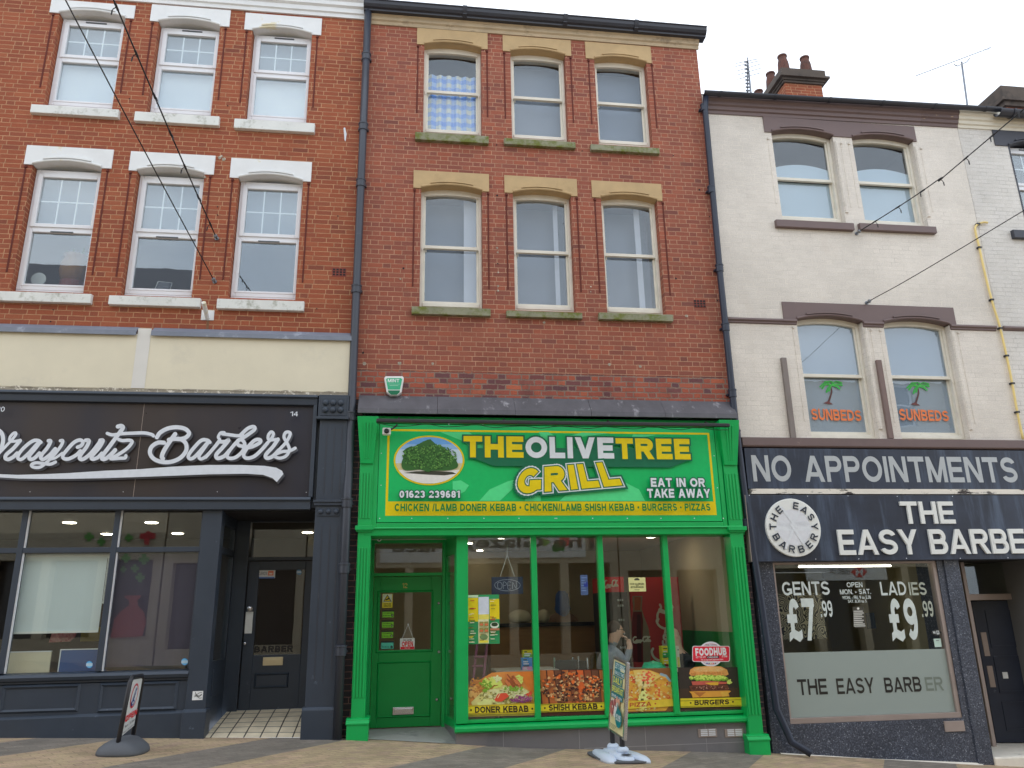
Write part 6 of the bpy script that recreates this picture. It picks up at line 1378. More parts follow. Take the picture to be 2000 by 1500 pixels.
# ---- people, each one continuous skinned body
def body(name, label, joints, edges, mat_skin, loc, cloth=None):
    me = bpy.data.meshes.new(name); me.from_pydata([Vector(j[:3])-Vector(loc) for j in joints], edges, [])
    o = bpy.data.objects.new(name, me); COL.objects.link(o); WLOC[o] = Vector(loc); o.location = loc
    md = o.modifiers.new('skin', 'SKIN'); md.use_smooth_shade = True
    for i, j in enumerate(joints):
        sv = me.skin_vertices[0].data[i]; sv.radius = (j[3], j[4] if len(j) > 4 else j[3]); sv.use_root = (i == 0)
    sb = o.modifiers.new('sub', 'SUBSURF'); sb.levels = sb.render_levels = 2
    dg = bpy.context.evaluated_depsgraph_get(); dg.update(); m2 = bpy.data.meshes.new_from_object(o.evaluated_get(dg)); o.modifiers.clear(); o.data = m2
    m2.materials.clear()
    for q in mat_skin: m2.materials.append(q)
    if cloth:
        for pl in m2.polygons: pl.material_index = cloth(pl.center+Vector(loc))
    for pl in m2.polygons: pl.use_smooth = True
    return tag(o, label, 'person')
m_skin = plain('skin', S(206, 164, 144, .66), .5, .06, 6, .05); m_grey = plain('grey_hoodie', S(120, 126, 138, .55), .9, .1, 6, .2, 50); m_hair = plain('dark_hair', S(58, 44, 40, .6), .6, .2, 30, .2); m_jean = plain('blue_jeans', S(52, 64, 92, .6), .9); m_dkc = plain('dark_jumper', S(44, 46, 52, .6), .9)
# woman in grey, seated, facing right, one hand at her mouth, other arm on the table
yw = .85; hp = at3(1203, 1234, yw); hx, hz = hp.x, hp.z; sh = at3(1190, 1268, yw); zs = .62
J = [(sh.x-.02, yw, zs, .19, .21), (sh.x-.06, yw, zs+.25, .2, .22), (sh.x-.02, yw, sh.z-.06, .17, .21), (sh.x+.05, yw, sh.z+.05, .075, .08), (hx-.01, yw, hz-.04, .092, .085), (hx-.0, yw, hz+.06, .088, .085),
     (sh.x+.06, yw-.2, sh.z-.06, .075), (at3(1226, 1294, yw-.25).x-.02, yw-.26, at3(1224, 1292, yw-.25).z, .06), (at3(1231, 1262, yw-.2).x, yw-.2, at3(1231, 1262, yw-.2).z, .04), (at3(1227, 1252, yw-.16).x, yw-.14, at3(1227, 1252, yw-.16).z, .036),
     (sh.x+.06, yw+.2, sh.z-.06, .075), (sh.x+.3, yw+.2, sh.z-.3, .06), (sh.x+.52, yw+.1, sh.z-.32, .042), (sh.x+.6, yw+.06, sh.z-.32, .034),
     (sh.x+.32, yw-.1, zs-.02, .1), (sh.x+.4, yw-.1, .16, .06), (sh.x+.52, yw-.1, .12, .045), (sh.x+.32, yw+.12, zs-.02, .1), (sh.x+.4, yw+.12, .16, .06), (sh.x+.52, yw+.12, .12, .045)]
Ed = [(0, 1), (1, 2), (2, 3), (3, 4), (4, 5), (2, 6), (6, 7), (7, 8), (8, 9), (2, 10), (10, 11), (11, 12), (12, 13), (0, 14), (14, 15), (15, 16), (0, 17), (17, 18), (18, 19)]
hb = at3(1231, 1262, yw).z-.03
def cw(p_):
    if p_.z > sh.z+.03 and abs(p_.x-hx) < .2 and p_.z > hz-.14: return 0
    if p_.x > sh.x+.19 and p_.z > hb and p_.y < yw-.08: return 0
    if p_.x > sh.x+.5 and p_.z > zs+.1: return 0
    return 2 if p_.z < zs+.06 else 1
wo = body('person', 'seated woman in grey hoodie and glasses with one hand raised to her mouth', J, Ed, [m_skin, m_grey, m_jean], (sh.x, yw, .1), cw)
def hand(par, c, d, n, mat, s=1.0):
    """five bent fingers rooted in the palm, thumb leaving its side; d = pointing direction, n = palm side"""
    d, n = Vector(d).normalized(), Vector(n).normalized(); sd_ = d.cross(n); m = MB(); c = Vector(c)
    for k, L_ in enumerate((.07, .08, .076, .06)):
        b0 = c+d*.035+sd_*(k-1.5)*.019; m.tube([b0, b0+d*L_*.45+n*.006, b0+d*L_*.75+n*.03, b0+d*L_*.72+n*.052], [.0095, .009, .008, .006], 6)
    b0 = c-sd_*.035; m.tube([b0, b0+d*.03-sd_*.02+n*.012, b0+d*.055-sd_*.02+n*.03], [.011, .01, .007], 6); m.ball(c+d*.0, (.034, .034, .034), 8)
    return m.build('hand', mat, par, smooth=True)
hand(wo, at3(1228, 1251, yw-.16)+Vector((0, 0, -.01)), (-.35, .2, .7), (-.8, .2, -.2), m_skin); hand(wo, (sh.x+.62, yw+.05, sh.z-.31), (1, -.1, -.1), (0, 0, -1), m_skin)
m = MB(); m.ball((hx-.025, yw, hz+.055), (.1, .095, .1), 16); m.v = [p_ for p_ in m.v]; m.ball((hx-.115, yw, hz+.03), (.045, .045, .05), 10); hr = m.build('hair', m_hair, wo, smooth=True)
m = MB(); m.ball((hx+.022, yw, hz+.01), (.082, .078, .105), 16); m.tube([(hx+.09, yw, hz+.03), (hx+.118, yw, hz-.01), (hx+.095, yw, hz-.02)], [.012, .016, .01], 8); m.tube([(hx+.085, yw-.03, hz-.05), (hx+.1, yw, hz-.05), (hx+.085, yw+.03, hz-.05)], .008, 6); m.build('face', m_skin, wo, smooth=True)
m = MB()
for s_ in (-1, 1):
    m.tube([(hx+.1, yw+s_*.035+.024*math.cos(q), hz+.03+.02*math.sin(q)) for q in [k*math.pi/6 for k in range(13)]], .004, 5); m.tube([(hx+.1, yw+s_*.058, hz+.03), (hx, yw+s_*.085, hz+.035)], .004, 5)
m.build('glasses', m_black, wo)
m = MB(); m.ball((hx-.0, yw-.08, hz+.01), (.018, .01, .028), 8); m.build('ear', m_skin, wo, smooth=True)
# man facing her, mostly behind the mullion
ym = .95; hm = at3(1318, 1246, ym); s2 = at3(1326, 1282, ym)
J = [(s2.x+.05, ym, zs, .19, .21), (s2.x+.08, ym, zs+.25, .2, .22), (s2.x+.04, ym, s2.z-.04, .17, .21), (s2.x-.02, ym, s2.z+.07, .07), (hm.x, ym, hm.z-.03, .09), (hm.x, ym, hm.z+.06, .09),
     (s2.x, ym-.2, s2.z-.06, .075), (s2.x-.1, ym-.22, s2.z-.32, .06), (s2.x-.3, ym-.15, s2.z-.3, .04), (s2.x, ym+.2, s2.z-.06, .075), (s2.x-.1, ym+.2, s2.z-.34, .06), (s2.x-.32, ym+.1, s2.z-.32, .04),
     (s2.x-.3, ym-.1, zs-.02, .1), (s2.x-.36, ym-.1, .16, .06), (s2.x-.3, ym+.12, zs-.02, .1), (s2.x-.36, ym+.12, .16, .06)]
Ed = [(0, 1), (1, 2), (2, 3), (3, 4), (4, 5), (2, 6), (6, 7), (7, 8), (2, 9), (9, 10), (10, 11), (0, 12), (12, 13), (0, 14), (14, 15)]
mo = body('person', 'seated bald man in dark jumper half hidden by the third mullion', J, Ed, [m_skin, m_dkc, m_jean], (s2.x, ym, .1), lambda p_: 0 if p_.z > s2.z+.05 and abs(p_.x-hm.x) < .2 else (2 if p_.z < zs+.06 else 1))
m = MB(); m.ball((hm.x-.02, ym, hm.z+.03), (.088, .08, .11), 16); m.tube([(hm.x-.1, ym, hm.z+.04), (hm.x-.125, ym, hm.z), (hm.x-.1, ym, hm.z-.01)], [.012, .016, .01], 8); m.ball((hm.x+.005, ym-.085, hm.z+.02), (.02, .01, .03), 8); m.build('face', m_skin, mo, smooth=True)
hand(mo, (s2.x-.36, ym-.13, s2.z-.29), (-1, .2, 0), (0, 0, -1), m_skin); hand(mo, (s2.x-.38, ym+.08, s2.z-.31), (-1, 0, 0), (0, 0, -1), m_skin)
# person behind the counter in blue headscarf, back turned
yk = YC+.75; hk = at3(1098, 1176, yk); sk = at3(1099, 1205, yk)
J = [(sk.x, yk, .95, .16, .2), (sk.x, yk, sk.z-.25, .15, .2), (sk.x, yk, sk.z-.02, .13, .19), (sk.x, yk, sk.z+.1, .065), (hk.x, yk, hk.z, .1), (hk.x, yk, hk.z+.08, .09), (sk.x-.23, yk, sk.z-.06, .07), (sk.x-.28, yk+.05, sk.z-.38, .055), (sk.x-.2, yk+.25, sk.z-.5, .04), (sk.x+.23, yk, sk.z-.06, .07), (sk.x+.28, yk+.05, sk.z-.38, .055), (sk.x+.2, yk+.25, sk.z-.5, .04), (sk.x-.1, yk, .5, .09), (sk.x-.1, yk, .1, .06), (sk.x+.1, yk, .5, .09), (sk.x+.1, yk, .1, .06)]
Ed = [(0, 1), (1, 2), (2, 3), (3, 4), (4, 5), (2, 6), (6, 7), (7, 8), (2, 9), (9, 10), (10, 11), (0, 12), (12, 13), (0, 14), (14, 15)]
ko = body('person', 'person in brown top and blue headscarf standing behind the counter', J, Ed, [plain('brown_top', S(120, 98, 84, .6), .9), m_dkc], (sk.x, yk, .06), lambda p_: 0 if p_.z > .95 else 1)
hand(ko, (sk.x-.2, yk+.3, sk.z-.5), (.2, 1, 0), (0, 0, -1), m_skin); hand(ko, (sk.x+.2, yk+.3, sk.z-.5), (-.2, 1, 0), (0, 0, -1), m_skin)
m = MB(); m.lathe([(.06, .2), (.115, .14), (.13, .04), (.13, -.04), (.15, -.12), (.12, -.18), (.05, -.42)], (hk.x, yk-.01, hk.z), 14); m.build('headscarf', plain('blue_scarf', S(58, 90, 150, .6), .6, .3, 6, .1, stretch=(8, 1, 1)), ko, smooth=True)
for i, (u, v, rx_, label) in enumerate(((1015, 1205, .2, 'pale cloth covered bread basket on the counter left of the second mullion'), (1062, 1208, .11, 'white paper bag of food on the counter right of the second mullion'))):
    c = at3(u, v, YC+.2); m = MB(); m.ball((c.x, YC+.2, zt_c+.1), (rx_, .15, .13), 14); m.v = [(x, y, max(z, zt_c+.002)) for x, y, z in m.v]; m.build('food_basket' if i == 0 else 'paper_bag', plain('cloth_white' if i == 0 else 'paper_white', S(178, 172, 152, .66), .8, .1, 6, .3, 20), None, smooth=True, label=label, cat='basket' if i == 0 else 'bag')
# solid pink A-frame added in place of its reflection in the glass
o = thing('easel', 'pink wooden A-frame easel behind the menu poster', 'easel', at3(925, 1325, .5)); m_pk = plain('pink_wood', S(150, 92, 116, .62), .6, .1, 5, .05)
for (u0, v0, u1, v1) in ((932, 1255, 920, 1320), (951, 1255, 940, 1322)): m = MB(); m.tube([at3(u0, v0, .45), at3(u1, v1, .35)-Vector((0, 0, .3))], .018, 6); m.build('leg', m_pk, o)
for v in (1283, 1301): m = MB(); m.tube([at3(926-(v-1283)*.2, v, .4), at3(946-(v-1283)*.2, v, .4)], .015, 6); m.build('rung', m_pk, o)

# ================================================================== STICKERS, POSTERS, HANGING SIGNS OF THE TAKEAWAY
PY = .036
def sheet(name, label, cat, y, fn, back=None, mat=None, group=None, step=.0004):
    a = Art(y, step); a.Yr = y; fn(a); return a.build(name, mat or m_print, None, label=label, cat=cat, group=group, fixn=False)
random.seed(21)
def cloud(cx, cy, rx, ry, n, s, jit=.35, k=7):
    out_ = []
    for _ in range(n):
        r = random.random()**.5; an = random.uniform(0, 6.28); x, y = cx+r*rx*math.cos(an), cy+r*ry*math.sin(an); q = s*random.uniform(.6, 1.3); a0 = random.uniform(0, 6)
        out_.append([(x+q*random.uniform(1-jit, 1+jit)*math.cos(a0+6.283*i/k), y+q*.8*random.uniform(1-jit, 1+jit)*math.sin(a0+6.283*i/k)) for i in range(k)])
    return out_
E_ = .55
C = lambda r, g, b: S(r, g, b, E_)
OR, BRN, DBR, LET, LET2, DLE, TOM, PUR, CHE, BUN, BUN2, MEA, BAND, BK = C(190, 108, 44), C(150, 96, 52), C(96, 56, 34), C(186, 196, 96), C(214, 218, 160), C(104, 138, 44), C(196, 74, 50), C(110, 52, 92), C(230, 178, 60), C(200, 140, 70), C(226, 176, 104), C(92, 52, 38), C(196, 176, 40), C(44, 34, 26)
pz = lambda L_: [(660+x*.2, 1200+y*.2) for x, y in L_]; pr = lambda L_: [(1120+x*.2, 1200+y*.2) for x, y in L_]
def doner(a):
    a.poly(pz([(1600, 562), (1905, 555), (1920, 790), (1780, 860), (1600, 700)]), OR); a.poly(pz([(1268, 800), (1920, 760), (1922, 985), (1268, 1000)]), C(170, 150, 70))
    a.poly(pz([(1280, 880), (1285, 800), (1330, 700), (1400, 630), (1500, 570), (1620, 560), (1760, 575), (1800, 640), (1880, 760), (1915, 870), (1700, 900), (1450, 960), (1330, 960)]), C(176, 116, 58))
    a.many(cloud(929, 1347, 22, 18, 70, 3.0), BRN); a.many(cloud(926, 1352, 12, 14, 40, 2.6), BUN2); a.many(cloud(934, 1335, 16, 14, 40, 1.5), C(170, 120, 60))
    a.poly(pz([(1400, 760), (1620, 690), (1790, 700), (1880, 760), (1900, 830), (1680, 880), (1480, 930), (1330, 930), (1300, 860)]), C(176, 168, 106))
    a.many(cloud(985, 1362, 50, 14, 120, 2.4, .5), C(126, 120, 66)); a.many(cloud(985, 1358, 46, 16, 90, 2.4, .5), C(206, 204, 150))
    a.many(cloud(962, 1333, 18, 11, 90, 2.6, .5), LET); a.many(cloud(948, 1340, 14, 12, 40, 2.2, .5), DLE); a.many(cloud(972, 1326, 8, 7, 40, 2, .5), LET2); a.many(cloud(1013, 1327, 8, 8, 40, 2.2, .5), LET)
    a.many([[(u, v), (u+2.4, v-.4), (u+10, v+10), (u+8, v+12)] for u, v in [(random.uniform(985, 1008), random.uniform(1314, 1334)) for _ in range(26)]], C(128, 68, 40)); a.many([[(u, v), (u+1.6, v-.4), (u+9, v+10), (u+7.6, v+11)] for u, v in [(random.uniform(985, 1008), random.uniform(1314, 1334)) for _ in range(16)]], C(170, 102, 60))
    a.many(cloud(1000, 1352, 30, 10, 70, 2.4, .5), LET2); a.many(cloud(956, 1376, 24, 9, 90, 2.8, .5), C(200, 204, 130)); a.many(cloud(1002, 1345, 18, 5, 30, 2.2, .5), DLE)
    a.poly(pz([(1520, 820), (1570, 770), (1640, 765), (1670, 795), (1600, 850), (1540, 850)]), TOM); a.many([[(u, v), (u+1.2, v), (u-6, v+13), (u-7.5, v+13)] for u, v in ((978, 1350), (972, 1352))], LET2)
    a.many(cloud(1018, 1366, 22, 6, 70, 1.9, .5), PUR); a.many(cloud(1022, 1362, 18, 6, 40, 1.3, .5), C(150, 92, 120)); a.many(cloud(1034, 1355, 6, 4, 20, 1.8), TOM)
    a.poly(pz([(1268, 888), (1918, 862), (1922, 960), (1268, 975)]), BAND); a.poly(pz([(1268, 892), (1918, 866), (1918, 870), (1268, 896)]), DBR); a.poly(pz([(1268, 966), (1920, 946), (1920, 950), (1268, 970)]), DBR)
    a.text('• DONER KEBAB •', 918, 1378.5, 1040, 1391.5, BK, .035, quad=[(918, 1380), (1040, 1377), (918, 1392), (1041, 1389.5)])
sheet('food_poster', 'doner kebab poster at the foot of the leftmost shop pane', 'poster', PY, doner, group='food posters along the takeaway window')
def shish(a):
    a.poly([(1054, 1309), (1178, 1307), (1186, 1396), (1055, 1398)], C(64, 34, 26))
    for q in range(9):
        u = 1060+q*14.5; a.poly([(u-6, 1309), (u+6, 1309), (u+14+random.uniform(-4, 4), 1376), (u, 1376)], random.choice((C(176, 82, 40), C(120, 62, 38), C(150, 84, 44), C(92, 58, 42))))
    for c, n, s in ((C(150, 110, 70), 70, 3.6), (C(110, 66, 44), 80, 3.6), (C(182, 140, 92), 50, 2.6), (C(64, 40, 34), 60, 2.8), (C(196, 96, 44), 46, 3), (C(214, 186, 140), 34, 1.7), (C(48, 30, 28), 50, 1.8)): a.many([p_ for p_ in cloud(1118, 1342, 62, 30, n, s, .45) if all(1055 < q[0] < 1183 and 1309.5 < q[1] < 1374 for q in p_)], c)
    a.poly([(1055, 1375), (1184, 1371), (1185, 1387), (1055, 1391)], BAND); a.poly([(1055, 1376), (1184, 1372), (1184, 1373), (1055, 1377)], BK); a.poly([(1055, 1389), (1185, 1385), (1185, 1386), (1055, 1390)], BK)
    a.text('• SHISH KEBAB •', 0, 0, 0, 0, BK, .035, quad=[(1062, 1376.8), (1175, 1373.5), (1062, 1388), (1176, 1384.3)])
sheet('food_poster', 'shish kebab poster of grilled meat on skewers in the second shop pane', 'poster', PY, shish, group='food posters along the takeaway window')
def pizza(a):
    a.poly([(1192, 1307), (1311, 1304.5), (1318, 1389), (1198, 1392)], C(110, 72, 40)); cl = lambda P_: [p_ for p_ in P_ if all(1196 < q[0] < 1312+(q[1]-1305)*.07 and 1306.5 < q[1] < 1388 for q in p_)]
    a.poly([(1198, 1330), (1215, 1314), (1240, 1309), (1270, 1309), (1300, 1320), (1313, 1345), (1314, 1370), (1300, 1388), (1199, 1390)], C(206, 150, 60)); a.poly([(1288, 1318), (1300, 1323), (1312, 1337), (1313, 1332), (1302, 1318), (1290, 1314)], C(120, 140, 150))
    for c, n, s in ((C(222, 176, 70), 80, 3.4), (C(190, 84, 46), 46, 4), (C(226, 196, 110), 80, 2.6), (C(176, 110, 50), 50, 2.4), (C(150, 60, 38), 24, 2.4), (C(236, 220, 160), 60, 1.7)): a.many(cl(cloud(1256, 1350, 58, 38, n, s, .45)), c)
    a.poly([(1236, 1309), (1258, 1307.5), (1275, 1312), (1292, 1320), (1268, 1336), (1254, 1356), (1246, 1388), (1256, 1390), (1248, 1350)], C(224, 190, 100)); a.many(cl(cloud(1256, 1328, 16, 16, 60, 2.6, .5)), C(226, 206, 140)); a.many(cl(cloud(1262, 1322, 16, 12, 26, 2.2, .5)), C(196, 84, 60)); a.many(cl(cloud(1256, 1365, 8, 20, 60, 2.4, .5)), C(214, 214, 130))
    a.poly([(1198, 1371), (1315, 1365), (1316, 1379), (1199, 1386)], C(188, 160, 50)); a.many(cl(cloud(1255, 1380, 7, 7, 26, 2, .5)), C(220, 206, 120)); a.text('PIZZA •', 0, 0, 0, 0, C(150, 62, 40), .03, quad=[(1229, 1372.5), (1281, 1369.5), (1229, 1381), (1281, 1378)])
sheet('food_poster', 'pizza poster in the third shop pane partly behind the swing sign', 'poster', PY, pizza, group='food posters along the takeaway window')
def burger(a):
    a.poly([(1324, 1304), (1440, 1303), (1447, 1385), (1330, 1387)], C(46, 40, 36)); a.poly([(1327, 1345), (1443, 1343), (1447, 1385), (1330, 1387)], C(58, 44, 34))
    a.poly(pr([(1130, 580), (1140, 540), (1180, 515), (1300, 505), (1440, 508), (1500, 540), (1515, 585), (1490, 598), (1150, 600)]), C(190, 134, 72)); a.poly(pr([(1160, 540), (1220, 515), (1400, 512), (1480, 535), (1440, 556), (1200, 560)]), C(214, 166, 100)); a.many(cloud(1385, 1308, 30, 5, 50, .7), C(236, 214, 160)); a.many(cloud(1384, 1316, 34, 3, 30, 2), C(170, 112, 58))
    a.many(cloud(1385, 1325, 37, 5, 120, 2.6, .5), DLE); a.many(cloud(1382, 1323, 36, 4, 100, 1.9, .5), C(168, 186, 84)); a.many(cloud(1424, 1331, 4, 4, 20, 1.7, .5), LET)
    a.poly(pr([(1150, 655), (1300, 648), (1420, 655), (1500, 660), (1490, 680), (1160, 690)]), C(160, 74, 62)); a.poly(pr([(1280, 668), (1410, 660), (1415, 680), (1390, 712)]), CHE); a.poly(pr([(1128, 700), (1180, 690), (1500, 690), (1520, 725), (1490, 752), (1150, 752)]), MEA); a.many(cloud(1385, 1344, 35, 5, 90, 1.8, .5), C(72, 40, 32)); a.many(cloud(1390, 1343, 34, 4, 40, 1.0), C(150, 108, 90))
    a.poly(pr([(1125, 752), (1520, 742), (1535, 750), (1510, 770), (1520, 800), (1160, 812), (1150, 775)]), C(206, 146, 60)); a.poly(pr([(1170, 758), (1290, 758), (1230, 806)]), C(150, 92, 44)); a.poly(pr([(1430, 755), (1500, 752), (1512, 798), (1450, 804)]), C(222, 172, 72))
    a.poly(pr([(1040, 820), (1640, 808), (1643, 895), (1042, 908)]), BAND); a.poly(pr([(1040, 842), (1640, 830), (1640, 834), (1040, 846)]), BK); a.poly(pr([(1042, 896), (1642, 884), (1642, 888), (1042, 900)]), BK)
    a.text('• BURGERS •', 0, 0, 0, 0, BK, .035, quad=[pr([(1132, 838)])[0], pr([(1560, 826)])[0], pr([(1132, 886)])[0], pr([(1560, 874)])[0]])
sheet('food_poster', 'cheeseburger poster with black background at the right end of the window', 'poster', PY, burger, group='food posters along the takeaway window')
def menu(a):
    a.rect(913.5, 1162, 976, 1257, C(40, 122, 74)); g3c = (913.5, 934, 955, 976)
    a.rect(914, 1168, 934, 1214, C(206, 186, 30)); a.rect(956, 1170, 975.5, 1209, C(206, 186, 30)); a.rect(934.5, 1166, 955, 1200, C(190, 196, 206)); a.rect(934.5, 1200, 955, 1210, C(206, 196, 90)); a.rect(934, 1210, 955, 1256.5, C(206, 206, 160)); a.rect(914, 1162.5, 934, 1167, C(170, 190, 160))
    for q in range(70):
        cidx = random.choice((0, 0, 2, 2, 1)); u0 = g3c[cidx]+random.uniform(1.5, 6); v = random.uniform(1168, 1255); w_ = random.uniform(5, 12); c = random.choice((C(220, 220, 190), C(60, 120, 60), C(120, 90, 40), C(214, 196, 60))) if v > 1212 else random.choice((C(90, 90, 40), C(150, 70, 40), C(240, 236, 200)))
        if cidx == 1 and v < 1212: continue
        a.rect(u0, v, min(u0+w_, g3c[cidx]+19), v+random.uniform(.8, 1.5), c)
    for i in range(2):
        for j in range(2): a.rect(936+i*9.5, 1214+j*12, 944+i*9.5, 1223+j*12, C(120, 110, 60)); a.rect(937+i*9.5, 1218+j*12, 943+i*9.5, 1221.5+j*12, C(170, 90, 60))
    a.ell(965.5, 1221, 8.5, 6.2, C(200, 210, 190), 20); a.ell(965.5, 1219.5, 6.5, 4, C(40, 56, 36), 16); a.rect(957, 1227, 975, 1231, C(150, 96, 70)); a.ell(944.5, 1244, 8, 5.5, C(90, 110, 70), 16); a.rect(936, 1251, 953, 1255, C(190, 180, 60))
sheet('menu_poster', 'yellow and green price menu poster taped inside the leftmost shop pane', 'poster', PY, menu)
def foodhub(a):
    a.ell(1388, 1277.5, 24.5, 24.5, C(226, 226, 230), 40); a.ell(1388, 1277.5, 21, 21, C(200, 60, 80), 40); a.ell(1388, 1277.5, 20.4, 20.4, C(226, 226, 230), 40)
    rr = lambda x0, y0, x1, y1, r: [(x+r*math.cos(t_), y+r*math.sin(t_)) for (x, y, t0) in ((x1-r, y1-r, 0), (x0+r, y1-r, 1), (x0+r, y0+r, 2), (x1-r, y0+r, 3)) for t_ in [(t0+q/4)*math.pi/2 for q in range(5)]]
    a.poly(rr(1352, 1261.5, 1425.5, 1292.5, 4), C(230, 226, 228)); a.poly(rr(1353.2, 1262.7, 1424.2, 1291.3, 3.5), C(196, 36, 56))
    a.text('FOODHUB', 1357.5, 1266, 1419, 1279.5, C(238, 236, 236), .05); a.text('.COM', 1409, 1280, 1420, 1283.5, C(238, 230, 230), .03); a.text('GET THE APP', 1358.5, 1282, 1378, 1285, C(238, 220, 220), .03); a.rect(1379.5, 1281.6, 1404, 1285.4, C(40, 30, 36)); a.text('ORDER', 1381, 1282.3, 1402, 1284.8, C(200, 190, 190), .02); a.text('We accept card payments here', 1368, 1287, 1412, 1290, C(238, 220, 220), .02)
    for i, c in enumerate((C(60, 80, 150), C(90, 90, 100), C(200, 150, 60), C(196, 50, 60), C(60, 60, 70))): a.rect(1379+i*4, 1294.5, 1381.8+i*4, 1296.5, c)
    a.text('Order Online at', 1377, 1258, 1399, 1260.4, C(90, 60, 70), .02)
sheet('window_sticker', 'red and white food ordering sticker above the burger poster', 'sticker', PY, foodhub)
def allergy(a):
    a.rect(1227, 1128, 1262, 1155, C(176, 174, 120)); a.poly([(1239, 1131), (1242, 1129), (1246, 1129), (1249, 1131), (1249, 1133.5), (1239, 1133.5)], C(60, 60, 50)); a.text('FOOD ALLERGIES', 1230, 1139, 1258, 1142, C(60, 60, 40), .03); a.text('and', 1242, 1142.6, 1247, 1144.2, C(60, 60, 40), .02); a.text('INTOLERANCES', 1232, 1145, 1257, 1148, C(60, 60, 40), .03); a.rect(1239, 1151.5, 1249, 1152.2, C(80, 80, 60))
sheet('notice', 'pale yellow food allergies notice in the third shop pane', 'notice', PY, allergy)
def bluen(a):
    a.rect(1133, 1123, 1149, 1162, C(58, 74, 106)); a.rect(1140, 1137, 1148, 1146, C(30, 44, 110))
    for q in range(6): a.rect(1135, 1128+q*5, 1135+random.uniform(5, 12), 1129+q*5, C(100, 120, 160))
sheet('notice', 'dim blue notice near the top right of the second shop pane', 'notice', PY, bluen)
o = thing('hanging_board', 'unlit neon OPEN board hanging on a cord in the leftmost pane', 'sign', at3(991, 1160, .14)); yo = .14
m = MB(); m.pbox(960, 1127, 1022, 1160, yo, yo+.02); m.build('board', plain('dark_clear_board', C(52, 58, 78), .3, .1, 4, 0), o, bevel=.004)
a = Art(yo-.002); a.Yr = yo; NE = C(140, 146, 160)
a.ribbon([(991+25*math.cos(q), 1143+11*math.sin(q)) for q in [k*math.pi/12 for k in range(25)]], .9, NE, k=2)
for st in ([(972, 1139), (976, 1137), (980, 1140), (980, 1148), (976, 1150), (972, 1147), (972, 1139)], [(983, 1150), (983, 1137), (988, 1138), (989, 1142), (984, 1144)], [(998, 1137), (992, 1137), (992, 1150), (998, 1150)], [(992, 1143), (997, 1143)], [(1001, 1150), (1001, 1137), (1008, 1150), (1008, 1137)]): a.ribbon(st, .9, NE, k=3)
a.build('neon_tubes', m_printW, o, fixn=False)
m = MB(); top = at3(990.5, 1084, yo); m.tube([at3(977, 1126, yo), top], .004, 5); m.tube([at3(1005, 1126, yo), top], .004, 5); m.tube([top, at3(990.5, 1064, yo)], .004, 5); m.build('cord', m_plastw, o)
# door stickers
yd_ = YG+.0185
def st_warn(a):
    a.rect(747, 1160, 766.5, 1187, C(206, 190, 50)); a.rect(747.6, 1160.6, 765.8, 1176, C(196, 200, 180)); a.poly([(756.7, 1161), (765, 1175), (748.5, 1175)], C(40, 40, 36)); a.poly([(756.7, 1163.6), (762.8, 1174), (750.6, 1174)], C(214, 196, 40)); a.poly([(752.5, 1171), (759, 1167.5), (760.5, 1170), (754, 1173)], C(40, 40, 36)); a.text('CCTV IN', 750, 1178.5, 763, 1181.2, C(60, 56, 30), .03); a.text('OPERATION', 749.5, 1182.5, 764, 1185, C(60, 56, 30), .03)
sheet('door_sticker', 'yellow triangle camera warning sticker on the green door pane', 'sticker', yd_, st_warn)
for i, (v, num, w1) in enumerate(((1195, '5', 'topmost'), (1215, '4', 'second'), (1235, '5', 'third'))):
    def st_h(a, v=v, num=num, i=i):
        x = 746.5-i*.7; a.rect(x, v-3, x+23, v+11, C(34, 40, 36)); a.rect(x+.6, v, x+22.5, v+10.6, C(112, 172, 46)); a.ell(x+19.5, v+6.8, 2.4, 2.8, C(30, 44, 24), 14); a.text('FOOD HYGIENE RATING', x+2, v+1.6, x+20, v+3.3, C(40, 60, 30), .02)
        for q in range(5): a.ell(x+3+q*3, v+7.4, 1, 1.2, C(50, 84, 34), 8)
        a.text(num, x+18.8, v+5.4, x+20.4, v+8.2, C(200, 220, 190), .03)
    sheet('door_sticker', w1+' of the green food hygiene stickers on the green door pane', 'sticker', yd_, st_h, group='hygiene stickers down the green door')
def st_t(a):
    a.rect(744, 1252.5, 769, 1267.5, C(34, 40, 40)); a.rect(744.6, 1255.5, 768.4, 1267, C(70, 160, 140)); a.ell(764.8, 1263.5, 2.4, 2.8, C(24, 50, 50), 14)
    for q in range(5): a.ell(747+q*3, 1263.5, 1, 1.2, C(40, 100, 90), 8)
sheet('door_sticker', 'teal rating sticker at the bottom of the green door pane', 'sticker', yd_, st_t)
o = thing('hanging_sign', 'small white and red OPEN card hanging inside the green door', 'sign', at3(795, 1268, yd_+.03)); yo = YG+.012
m = MB(); m.pbox(781.5, 1247, 809.5, 1268, yo, yo+.004); m.build('card', m_plastw, o)
a = Art(yo-.001); a.Yr = yo; a.rect(782.2, 1263.4, 809, 1267.6, C(180, 24, 40)); a.text('OPEN', 785, 1253, 806.5, 1262.3, C(190, 24, 34), .035); a.text("YES! WE'RE", 787, 1249, 804, 1251.6, C(90, 60, 60), .02); a.text('WELCOME', 790, 1264.6, 801, 1266.6, C(220, 190, 190), .02); a.build('print', m_printW, o, fixn=False)
m = MB(); t_ = at3(797, 1219.5, yo); m.tube([at3(785.5, 1247, yo), t_], .0035, 5); m.tube([at3(807, 1247, yo), t_], .0035, 5); m.ball(t_, .01, 8); m.build('cord', m_plastw, o)

